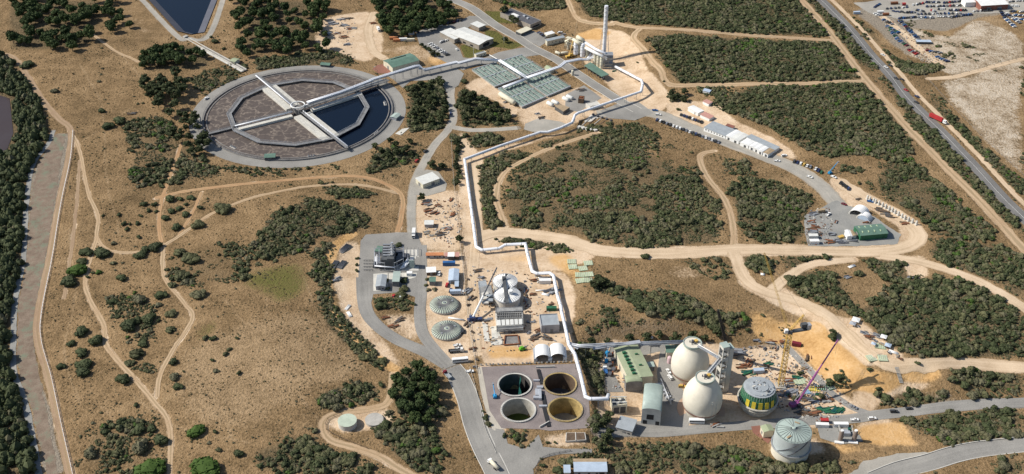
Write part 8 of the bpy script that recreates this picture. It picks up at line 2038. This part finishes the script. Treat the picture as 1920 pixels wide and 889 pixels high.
for u, v, k, rz, s, lab in (
    (646, 467, 'pipes', 1.1, 1.2, 'upper dark pipe stack on the bare strip left of the power yard'), (627, 497, 'pipes', 1.3, 1.0, 'dark pipes on the bare strip, left of two lower stacks'), (641, 497, 'pipes', 1.3, 1.0, 'dark pipes on the bare strip, right of two lower stacks'), (631, 524, 'steel', .4, 1.3, 'grey scrap heap below the dark pipe stacks'), (652, 577, 'whitepipes', 1.2, 1, 'white pipes lying left of the yard road'), (655, 590, 'whitepipes', -1.1, 1, 'second white pipes below the first left of the yard road'),
    (804, 394, 'rust', .2, 1.6, 'reddish rubble pile in the upper storage depot'), (815, 400, 'rust', .6, 1.4, 'second reddish rubble pile right of the first'), (822, 386, 'rust', -.3, 1.3, 'reddish stack at the top of the upper depot'), (800, 384, 'scaff', .3, 1.3, 'grey brown stack at the top left of the upper depot'), (803, 436, 'timber', .4, 1.3, 'timber stack left of the dark crates'), (812, 442, 'timber', 0, 1.2, 'timber stack below the timber pile'), (820, 441, 'brown', .1, 1.4, 'dark crate left of two in the depot'), (830, 439, 'brown', .1, 1.4, 'dark crate right of two in the depot'), (848, 402, 'rust', 1.3, 1.2, 'rusty stack near the fence of the upper depot'), (845, 374, 'rust', 1.3, 1.0, 'small red stack by the upper fence'), (838, 429, 'scaff', .3, 1.5, 'brown heap near the fence of the depot'),
    (738, 612, 'rust', .5, 1.5, 'rusty beams in the planted island'), (722, 596, 'rust', .2, 1.2, 'orange machinery heap in the planted island'), (748, 600, 'brown', .5, 1.5, 'dark beams in the planted island'),
    (896, 508, 'brown', .3, 1.2, 'brown timber heap above the crane boom'), (902, 521, 'steel', .1, 1.1, 'grey stack above the twin silver tanks'), (925, 640, 'timber', .2, .9, 'timber stack between slabs and foundation'), (985, 545, 'scaff', 1.3, 1.4, 'brown props right of the twin silver tanks'), (984, 565, 'scaff', 1.2, 1.2, 'brown props lower right of the twin silver tanks'), (999, 553, 'rust', .2, 1.0, 'red stack in the middle of the construction site'), (1037, 546, 'steel', .4, 2.2, 'large grey steel heap near the pipeline'), (1023, 553, 'whitepipes', -.4, .9, 'white pipes left of the grey steel heap'), (1000, 527, 'rust', 0, 1.1, 'reddish stack below the pipeline corner'), (1034, 570, 'rust', .2, .9, 'small dark stack above the green generator'), (995, 605, 'steel', .2, 1.2, 'grey oddments left of the grey block building'), (1003, 632, 'brown', .6, 1.6, 'dark timber heap below the grey block building'), (1025, 634, 'brown', -.5, 1.6, 'dark branches heap right of the timber heap'), (1010, 620, 'rust', .6, 1.2, 'orange hose heap before the grey block building'), (990, 625, 'steel', .1, .8, 'small blue grey stack left of the timber heap'), (880, 545, 'steel', .9, 1.3, 'grey stack by the fence left of the crane'), (884, 560, 'brown', .9, 1.2, 'brown stack by the fence left of the crane'), (875, 610, 'brown', 1.2, 1.2, 'dark stack at the fence near the crane'), (886, 655, 'rust', .4, 1.0, 'orange red heap beside the fence above the clarifiers'), (915, 600, 'steel', .2, 1.2, 'grey stack below the scaffolded frame'),
    (1404, 700, 'green', .2, 1.6, 'green formwork heap left of the tower crane'), (1390, 687, 'rust', .1, 1.4, 'rusty heap right of the stair tower'), (1405, 682, 'rust', 1.2, 1.8, 'red brown vessel heap behind the half built egg'), (1440, 683, 'green', .1, 1.2, 'small green panels in the middle of the works'), (1432, 690, 'timber', .1, 1.3, 'timber row in the middle of the works'), (1421, 640, 'steel', .1, 1.1, 'grey stack at the back of the works'), (1445, 642, 'scaff', 0, 1.4, 'brown stacks along the back bank of the works'), (1470, 641, 'scaff', 0, 1.3, 'brown stacks right of the others at the back bank'), (1480, 715, 'scaff', .1, 1.6, 'brown grey stack right of the tower crane'), (1494, 708, 'green', .1, 1.2, 'green stack above the pale green panel'), (1480, 732, 'steel', .4, 2.4, 'grey scrap heap at the foot of the tower crane'), (1517, 672, 'rust', 1.2, 1.5, 'rusty bars below the dark site container'), (1508, 690, 'timber', .2, 1.0, 'timber stack beside the ramp'), (1505, 748, 'brown', .2, 1.6, 'dark heap right of the purple crane'), (1525, 752, 'steel', .1, 1.5, 'grey stack in front of the purple boom'), (1545, 751, 'scaff', .1, 1.5, 'brown stack between boom and ramp'), (1558, 770, 'green', .1, 2.0, 'green panel heap by the digester road'), (1572, 768, 'green', .4, 1.6, 'second green panel heap by the digester road'), (1540, 768, 'green', .3, 1.4, 'green and white heap left of the green panel heap'), (1508, 776, 'brown', .1, 2.0, 'dark timber row beside the digester road'), (1525, 775, 'rust', .1, 1.7, 'rusty row beside the digester road'), (1345, 799, 'scaff', .2, 1.5, 'pale rubble right of the white bus'), (1384, 660, 'steel', 0, 2.4, 'grey machinery skid right of the stair tower'),
    (1620, 625, 'steel', -.5, 1.2, 'grey stack below the white canopy'), (1628, 633, 'rust', -.5, 1.1, 'red stack below the white canopy'), (1643, 630, 'steel', -.5, 1.3, 'dark stack left of the small white canopy'), (1675, 661, 'whitepipes', -.6, 1, 'white pipes at the scrub edge of the sand road'), (1597, 500, 'whitepipes', .5, 1, 'white items on the clearing above the scrub block'), (1590, 520, 'steel', .2, 1.1, 'white and grey rubble on the clearing'), (1709, 520, 'steel', .1, 1.1, 'rubble at the end of the sand spur'), (1430, 515, 'whitepipes', -.2, .5, 'small white object on the grassy island'),
    (1525, 402, 'steel', .3, 1.5, 'grey machinery at the top left of the compound'), (1520, 418, 'scaff', 0, 1.8, 'stacked racks at the left edge of the compound'), (1526, 428, 'rust', 0, 1.8, 'reddish racks below the stacked racks'), (1522, 435, 'steel', 0, 1.3, 'blue and brown stack above the white containers'), (1535, 440, 'brown', .1, 1.2, 'dark stack right of the white containers'), (1558, 453, 'rust', .05, 1.8, 'red beams along the lower edge of the compound'), (1575, 453, 'steel', .05, 2.0, 'blue grey beams along the lower edge of the compound'), (1601, 452, 'steel', .05, 1.4, 'grey stack below the white steep hut'), (1566, 417, 'scaff', 1, 1.0, 'pale red machine in the middle of the compound'), (1560, 440, 'steel', .05, 1.3, 'dark flat stack above the red beams'), (1625, 418, 'rust', .2, 1.0, 'rusty ring frame right of the dome shelters'), (1651, 394, 'brown', -.4, 1.6, 'dark timber pile along the block row, upper'), (1661, 400, 'brown', -.4, 2.0, 'dark timber pile along the block row, middle'), (1669, 406, 'brown', -.4, 1.6, 'dark timber pile along the block row, lower'), (1694, 419, 'rust', 0, 1.4, 'rusty stack at the haul road bend'), (1609, 374, 'brown', .3, .9, 'small dark heap at the compound top corner'),
    (640, 36, 'steel', 0, 1.6, 'dark frames in the top row of the sandy storage yard'), (655, 35, 'brown', 0, 1.6, 'second dark frames in the top row of the sandy storage yard'), (645, 48, 'steel', .05, 1.8, 'white and dark equipment row in the sandy yard'), (660, 54, 'scaff', .05, 1.9, 'low dark trailer row in the sandy yard'), (622, 45, 'steel', .6, 2.2, 'dark blue machine under the trees of the sandy yard'), (616, 65, 'steel', .1, 1.8, 'grey equipment row at the left of the sandy yard'), (630, 63, 'scaff', .1, 1.6, 'pale equipment row at the left of the sandy yard'), (644, 70, 'rust', .1, 1.8, 'red brown flat stack in the sandy yard'), (650, 84, 'steel', .3, 1.3, 'small grey parts near the sandy yard bottom'), (700, 44, 'rust', .4, 1.4, 'reddish bits at the right edge of the sandy yard'),
    (948, 192, 'steel', .6, 1.0, 'grey parts left of the long cream tank'), (1008, 214, 'steel', .6, 1.2, 'blue grey trailer on the gravel circle'), (1016, 222, 'brown', .3, 1.3, 'brown machine on the gravel circle'), (1090, 170, 'brown', .3, 1.5, 'dark machinery by the plant road'), (1012, 186, 'steel', .5, 1.6, 'silver valves along the near side of the covered tanks'), (1030, 178, 'steel', .5, 1.6, 'white valves along the near side of the covered tanks'), (1046, 172, 'steel', .5, 1.6, 'silver valves at the right end of the covered tanks'), (1070, 104, 'rust', .3, 1.3, 'orange brown parts below the cream vessels'), (1150, 134, 'green', .3, .9, 'small green skid right of the fan tower'),
    (248, 214, 'brown', .2, 1.5, 'dark small trailer beside two shrubs in the left field'), (351, 229, 'timber', .2, 1.0, 'cream trailer at the left side of the ring road')): stack(u, v, k, lab, rz, s)
container(1493, 648, -.35, 'maroon', 'dark red site container at the top of the ramp', 6); container(1422, 698, .1, 'lightblue', 'pale blue arched container behind the half built egg', 7, w=3); container(738, 73.5, .1, 'orange', 'orange container at the lower right of the sandy storage yard', 8); container(744, 77.5, .1, 'orange', 'second orange container beside the first in the storage yard', 7); container(756, 76, .1, 'white', 'white container beside the orange ones', 8); container(770, 77, .05, 'cream', 'cream container right of the white one', 8); container(771, 65, .4, 'galv', 'grey machine box near the office car park', 6)
for nm, a, b_, n, kinds in (('along the fence left of the scaffold', (876, 525), (893, 690), 11, ('brown', 'steel', 'scaff')), ('right of the twin silver tanks', (982, 530), (992, 585), 6, ('steel', 'scaff', 'brown')), ('along the back bank of the works', (1395, 652), (1475, 652), 9, ('scaff', 'steel', 'timber')), ('below the tower crane', (1465, 742), (1530, 742), 8, ('steel', 'green', 'scaff')), ('beside the ramp', (1495, 690), (1560, 752), 9, ('timber', 'steel', 'rust')), ('by the sand road scrub', (1612, 614), (1690, 676), 9, ('steel', 'timber', 'rust'))):
    for i in range(n):
        p = Vector(a).lerp(Vector(b_), i / (n - 1)); stack(p.x + RNG.uniform(-3, 3), p.y + RNG.uniform(-2, 2), kinds[i % 3], f'{ordinal(i + 1)} small pile from the left in the line {nm}' if abs(b_[0] - a[0]) > 40 else f'{ordinal(i + 1)} small pile from the top in the line {nm}', RNG.uniform(0, 3), RNG.uniform(.4, .8))
m = MB()
for poly, n in (("1385,660 1480,655 1600,760 1560,790 1480,790 1385,700", 420), ("880,500 1000,510 1045,520 1055,640 900,670", 260), ("795,375 865,375 865,470 795,450", 170), ("1510,390 1560,390 1560,460 1512,458", 120), ("1650,30 1690,40 1765,115 1730,118 1665,60", 200), ("1140,655 1170,655 1185,730 1150,730", 60), ("605,30 670,30 660,90 610,80", 60)):
    for q in fill(poly, n, .8):
        m.m = int(RNG.integers(5)); m.box((q.x, q.y, h(q.x, q.y) + .2), (RNG.uniform(.4, 1.9), RNG.uniform(.3, .9), RNG.uniform(.3, .7)), RNG.uniform(0, 3))
o = m.build('rubble', [M['paleconc'], M['steel'], M['brown'], M['rust'], M['scaff']]); tag(o, 'loose rubble and offcuts strewn over the work yards', 'rubble', None, 'stuff')
# bottom site hut
building('site_lodge', 'long blue-grey roofed lodge at the bottom edge', 'lodge', (1077, 884), (1138, 884), (1076, 867), 3.2, 'greywall', 'lightblue', 'gable', 'x', .9, feat=(('window', 'f', .15, 1.4, 1), ('window', 'f', .45, 1.4, 1), ('window', 'f', .7, 1.4, 1), ('door', 'f', .85, 3, 2.4, 0, 'black'), ('awning', 0, 5.3, 20, 3, 3.0, 'timber')))
building('small_lodge', 'small pale roofed hut left of the blue-grey lodge', 'hut', (1058, 886), (1069, 886), (1056, 873), 2.8, 'cream', 'lightblue', 'shed', rise=.2)
building('dark_shed', 'pale fenced enclosure at the left bottom junction', 'enclosure', (968, 889), (985, 888), (960, 880), 1.2, 'concrete', 'concrete', 'flat') if False else None
# ------------------------------------------------------------------ fences and poles
def fence(label, line, hh, gap, matname='steel', rails=3, name='fence', r=.08, group=None):
    P = [T(u, v) for u, v in PX(line)]; L = smooth_line(P, gap); t = thing(name, label, 'fence', (L[0].x, L[0].y, h(L[0].x, L[0].y)), 0, group)
    m = MB(); pts = [Vector((p.x, p.y, h(p.x, p.y))) for p in L]
    for p in pts: m.bar((p.x, p.y, p.z - .3), (p.x, p.y, p.z + hh), r * 2)
    m.build('posts', M[matname], t); m = MB()
    for k in range(rails):
        z = hh * (k + 1) / rails
        for a, b_ in zip(pts[:-1], pts[1:]): m.bar(a + Vector((0, 0, z)), b_ + Vector((0, 0, z)), r)
    m.build('rails', M[matname], t)
    return t
fence('white post and rail fence along the outer edge of the left track', "137,246 132,300 116,375 97,490 78,590 78,640 97,710 116,800 140,905", 1.4, 4.5, 'white', 2, r=.17)
fence('grey fence with concrete base along the left of the pipeline corridor', "846,262 850,330 858,420 864,470 872,540 878,600 886,650 895,700", 2.0, 4, 'concrete', 2, r=.12)
fence('low pale kerb fence along the right side of the access road', "881,690 896,745 908,800 930,850", .7, 4, 'paleconc', 1, r=.14)
fence('thin fence along the top of the clarifier platform and depot', "868,480 872,540", 1.8, 3, 'steel', 2)
fence('grey fence on the upper bank of the open works', "1395,656 1430,650 1480,648", 1.6, 4, 'scaff', 2, r=.1)
fence('dark fence around the small tank terrace', "640,776 615,786 612,806 640,822 690,842", 1.2, 4, 'brown', 2, r=.12)
fence('pipe railing along the curve below the clarifiers', "1070,846 1030,854 1010,866 1004,889", 1.2, 3, 'darksteel', 2, r=.12)
fence('wire fence at the sandy right edge of the highway', "1700,110 1740,150 1790,205 1860,275 1919,330", 1.4, 6, 'scaff', 2, r=.06)
fence('row of low posts along the sandy farm lane', "1785,143 1850,127 1919,108", 1.2, 9, 'darkgrey', 1, r=.12)
for u, v, hh, lab in ((1549, 42, 14, 'nearer timber power pole in the strip beside the highway'), (1541, 40, 12, 'shorter timber power pole in the strip beside the highway'), (1246, 30, 16, 'thin power pole standing in the far scrub')):
    p = T(u, v); t = thing('power_pole', lab, 'power pole', p, 0, 'timber power poles'); m = MB(); m.tube([p - Vector((0, 0, .5)), p + Vector((0, 0, hh))], [.25, .15], 8); m.build('pole', M['timber'], t)
    m = MB(); m.box(p + Vector((0, 0, hh - .6)), (2.6, .2, .2), .6); m.build('crossarm', M['timber'], t)
p = T(1697, 707); m = MB(); a, b_ = T(1681, 690), T(1690, 718)
for k in range(12): f = k / 11; q = a.lerp(b_, f); m.box((q.x, q.y, q.z + .25), (2.4, .5, .5), 0)
solo(m, 'chute', M['concrete'], 'stepped concrete chute running down the cut slope', 'chute')
for i, (a, b_, lab) in enumerate((((1138, 642), (1120, 651), 'pale pipe landing right of the pipeline'),)): pass
